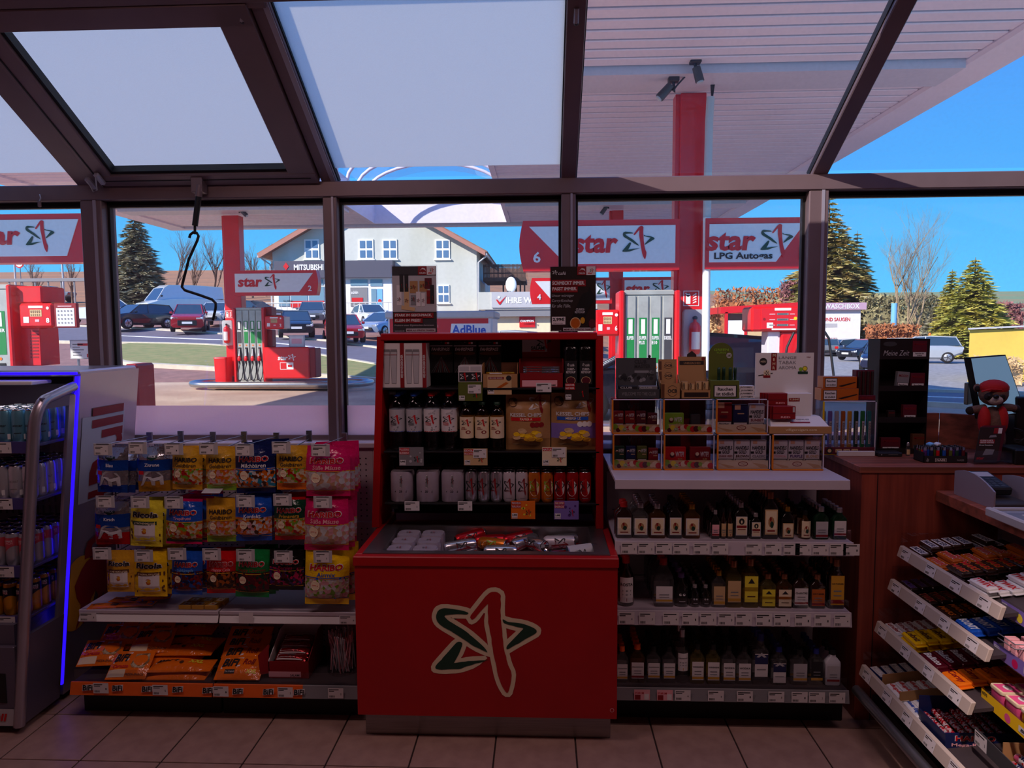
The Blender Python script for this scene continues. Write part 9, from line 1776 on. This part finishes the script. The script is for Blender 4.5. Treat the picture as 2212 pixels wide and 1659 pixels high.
bars(3, 'chocolate_stick', 2.46,7,.12,.034,.018, 'p_white', 'kinder Riegel', 'p_blue', 'white bar with blue and red lettering on the lowest rack shelf', None, stack=1)
for (yc, lab) in ((2.655, 'low card divider box between dark blue and red-white bars'),(2.525, 'low card divider box between white bars')): b=MB(); p0, p1=rdeck(3,.01, yc, .0), rdeck(3,.30, yc, .0); b.obox(p0, p1-p0, V((0,.003,0)), V((0,0,.045)), 'p_kraft'); b.build('card_divider', label=lab, cat='divider', loc=p0)
# licorice string box
yb0=2.36; q=thing('licorice_box', 'dark blue box of red licorice strings on the lowest rack shelf', 'candy box', loc=rdeck(3,.15, yb0)); z0=rdeck(3,0, yb0).z; xa = RX[3]+.03
b=MB(); b.box(xa, xa+.24, yb0-.11, yb0-.106, z0, z0+.055, 'p_navy'); b.box(xa, xa+.24, yb0+.05, yb0+.054, z0, z0+.095, 'p_navy'); b.box(xa, xa+.003, yb0-.106, yb0+.05, z0, z0+.05, 'p_navy'); b.box(xa+.237, xa+.24, yb0-.106, yb0+.05, z0, z0+.095, 'p_navy'); b.build('carton', q)
b=MB(); fn=front((xa, yb0-.11, z0)); b.text(fn, 'HARIBO', .03,.028,.13,.02, 'p_white', .0006,.06); b.text(fn, 'HARIBO', .032,.029,.126,.018, 'p_red', .0012,.03); b.text(fn, 'Mega-Roulette', .02,.008,.16,.014, 'p_lpink', .0012,.02); b.build('print', q)
candy('roulette', ['p_dred', 'p_red', 'p_lpink', 'p_card'],200)
b0 = None
for i in range(10):
    if b0 is None: b=MB(); b.tube([V((0,-.07,0)), V((0,.07,0))],.009, 'roulette', 8); b0=b.build('licorice_roll', local=True, label='thin red and white candy roll in the dark blue box', cat='candy roll', group='candy rolls in the dark blue box'); o = b0
    else: o=b0.copy(); COL.objects.link(o)
    o.location=(xa+.02+.021*i, yb0-.03, z0+.035+.006*(i % 3)); o.rotation_euler = (random.uniform(-.05,.15),0, random.uniform(-.1,.1))
# ---- near bay: baskets of gum and mint rolls
nb = thing('gum_basket_stand', 'clear tiered gum stand with coloured price panels beside the candy rack', 'display stand', loc=(1.55,2.0,.1))
def npanel(x0, y0, x1, y1, X, m, label_price, disc):
    """price panel along the aisle: pixel ends of its top edge at plane X"""
    a, c=aX(x0, y0, X), aX(x1, y1, X); q=MB(); hh=.052; fn=plane(a-V((0,0, hh)),(0, c.y-a.y, c.z-a.z),(0,0,1)); L = (c-a).length
    q.obox(a-V((0,0, hh)), c-a, V((.003,0,0)), V((0,0, hh)), 'acrylic'); n = max(1, int(L/.16))
    for i in range(n): u=L*i/n; q.rect(fn, u+.003,.004, u+L/n-.003, hh-.004, m[i % len(m)],.001); q.text(fn, 'extra', u+.008, hh-.02,.025,.012, 'p_ink' if m[i % len(m)] == 'p_yellow' else 'p_card', .0016,.02); q.disc(fn, u+L/n*.45, hh*.42,.014, disc, .0016,16); q.rect(fn, u+L/n*.62, hh*.25, u+L/n*.92, hh*.62, 'p_card', .0016); q.text(fn, label_price, u+L/n*.65, hh*.32, L/n*.24, hh*.2, 'p_ink', .0022,.03)
    q.build('price_panel', nb); return a, c
P1=npanel(2163,1290,2260,1350,1.46,['p_violet'], '3,59', 'p_lemon'); P2=npanel(2146,1380,2260,1460,1.43,['p_violet'], '1,59', 'p_magenta'); P3 = npanel(2120,1482,2260,1600,1.40,['p_yellow', 'p_yellow'], '5,99', 'p_pink')
for (a, c) in (P1, P2, P3):
    b=MB(); b.box(a.x+.004, a.x+.30, c.y, a.y, a.z-.056, a.z-.052, 'acrylic'); b.build('tier_floor', nb)
b = MB()
for z in (P2[0].z+.02, P2[0].z+.035): b.tube([V((1.42,2.20, z)), V((1.42,2.12, z)), V((1.62,2.12, z))],.002, 'wire', 5)
b.build('wire_basket', nb)
def tub(x, y, z, m, lab):
    q=thing('gum_tub', lab, 'gum tub', loc=(x, y, z), group=lab); b=MB(); b.rlathe([(.030,.026,0),(.034,.030,.004),(.034,.030,.058)], film(m, .3, bump=.02),(x, y, z),.3,3); b.build('tub', q)
    b=MB(); b.rlathe([(.036,.032,.056),(.037,.033,.060),(.036,.032,.066)], 'p_cream', (x, y, z),.3,3); b.rect(plane((x, y, z+.066),(0,-1,0),(1,0,0)),-.026,-.029,.026,.029, m, .0006); fn=plane((x, y, z+.066),(0,-1,0),(1,0,0)); b.disc(fn, .0,.0,.016, 'p_white', .001,14,.012); b.text(fn, 'extra', -.013,-.004,.026,.009, 'p_ink', .0016,.02); b.build('lid', q)
for i in range(3):
    for j in range(2): tub(P3[0].x+.055+.075*j, P3[0].y-.04-.072*i, P3[0].z-.051, 'p_pink' if i < 2 else 'p_gold', 'pink gum tub with pale lid on the clear stand' if i < 2 else 'golden yellow gum tub with pale lid on the clear stand')
for i in range(5):
    for j in range(2): x, y, z=P2[0].x+.035+.05*j, P2[0].y-.035-.034*i, P2[0].z-.051; q=thing('gum_pack', 'pink and silver stick gum pack in the card tray', 'gum', loc=(x, y, z), group='stick gum packs'); b=MB(); b.box(x-.018, x+.018, y-.012, y+.012, z, z+.072, 'p_lpink', .002); b.rect(front((x-.018, y-.012, z)),.002,.002,.034,.03, 'p_pink', .0006); b.build('carton', q); b=MB(); b.text(front((x-.018, y-.012, z)), 'extra', .003,.045,.03,.014, 'p_ink', .001,.02); b.build('print', q)
for (z0, y0, yy1, x0, m, lab) in ((.19,2.08,1.90,1.37, 'p_kraft', 'kraft card tray of pink mint rolls'),(.12,1.96,1.80,1.37, 'p_kraft', 'kraft card tray of white mint rolls')):
    pass
MY0, MZ=2.12,.262; xm = 1.40
b=MB(); b.box(xm, xm+.20, MY0, MY0+.003, MZ, MZ+.075, 'p_kraft'); b.box(xm, xm+.20, MY0-.16, MY0-.157, MZ, MZ+.045, 'p_kraft'); b.box(xm, xm+.003, MY0-.157, MY0, MZ, MZ+.035, 'p_kraft'); b.box(xm, xm+.2, MY0-.157, MY0, MZ, MZ+.003, 'p_kraft'); b.build('mint_tray', label='kraft card tray holding pink mint rolls', cat='display box', loc=(xm, MY0, MZ))
b=MB(); b.box(xm, xm+.20, MY0-.34, MY0-.337, MZ-.0, MZ+.045, 'p_kraft'); b.box(xm, xm+.003, MY0-.337, MY0-.165, MZ, MZ+.03, 'p_kraft'); b.box(xm, xm+.2, MY0-.337, MY0-.165, MZ, MZ+.003, 'p_kraft'); b.build('mint_tray', label='kraft card tray holding white mint rolls', cat='display box', loc=(xm, MY0-.2, MZ))
candy('mint_wrap_pink', ['p_pink', 'p_lpink', 'p_red', 'p_white', 'p_orange'],60); candy('mint_wrap_white', ['p_white', 'p_lblue', 'p_violet', 'p_white'],60)
def mint(m, lab, y0, n, lay):
    pr_ = None
    for s in range(lay):
        for i in range(n):
            if pr_ is None:
                b=MB(); b.tube([V((0,-.066,0)), V((0,-.062,0)), V((0,.062,0)), V((0,.066,0))],[.009,.0135,.0135,.009], m, 12); fn=lambda u, v, w=0: V(((.0138+w)*math.sin(v/.0135-.5),-u, (.0138+w)*math.cos(v/.0135-.5))); b.text(fn, 'mentos', -.045,-.004,.09,.016, 'p_navy', .0006,.04); o=b.build('mint_roll', local=True, label=lab, cat='mint roll', group=lab); pr_ = o
            else: o=pr_.copy(); COL.objects.link(o)
            o.location=(xm+.022+.028*i+.012*s, y0-.08, MZ+.019+.024*s); o.rotation_euler = (-.05,0, random.uniform(-.04,.04))
mint('mint_wrap_pink', 'pink fruit mint roll in the kraft tray', MY0,6,2); mint('mint_wrap_white', 'white and blue mint roll in the kraft tray', MY0-.175,6,2)
b=MB(); a, c=aX(2105,1570,1.36), aX(2260,1720,1.36); b.obox(a-V((0,0,.05)), c-a, V((.003,0,0)), V((0,0,.05)), 'p_dgrey'); fn=plane(a-V((0,0,.05)),(0, c.y-a.y, c.z-a.z),(0,0,1)); tagcard(b, fn, .005,.002,.06,.045,.001); b.build('front_rail', nb)
sp=bpy.data.lights.new('rack_spot', 'SPOT'); sp.energy=260; sp.spot_size=.42; sp.spot_blend=.7; sp.color=(1,.74,.70); sp.shadow_soft_size=.06; spo=bpy.data.objects.new('rack_spot', sp); COL.objects.link(spo); spo.location=(.75,.9,2.74); spo.rotation_euler = (V((1.60,1.98,.35))-V((.75,.9,2.74))).to_track_quat('-Z', 'Y').to_euler()
b=MB(); b.lathe([(.055,2.76),(.06,2.80)], 'p_white', (.75,.9,0),16); b.build('ceiling_spot', label='round white ceiling spot lamp over the near candy rack', cat='lamp', loc=(.75,.9,2.78))
for i, x in enumerate((-1.3,1.1)): b=MB(); b.box(x-.62, x+.62,1.53,1.87,2.797,2.80, 'p_white'); b.build('fill_lamp_panel', label='flat white panel of an added fill lamp, out of view', cat='lamp', group='added fill lamp panels', loc=(x, 1.7,2.8))  # made-up fixtures for the two added fill lamps
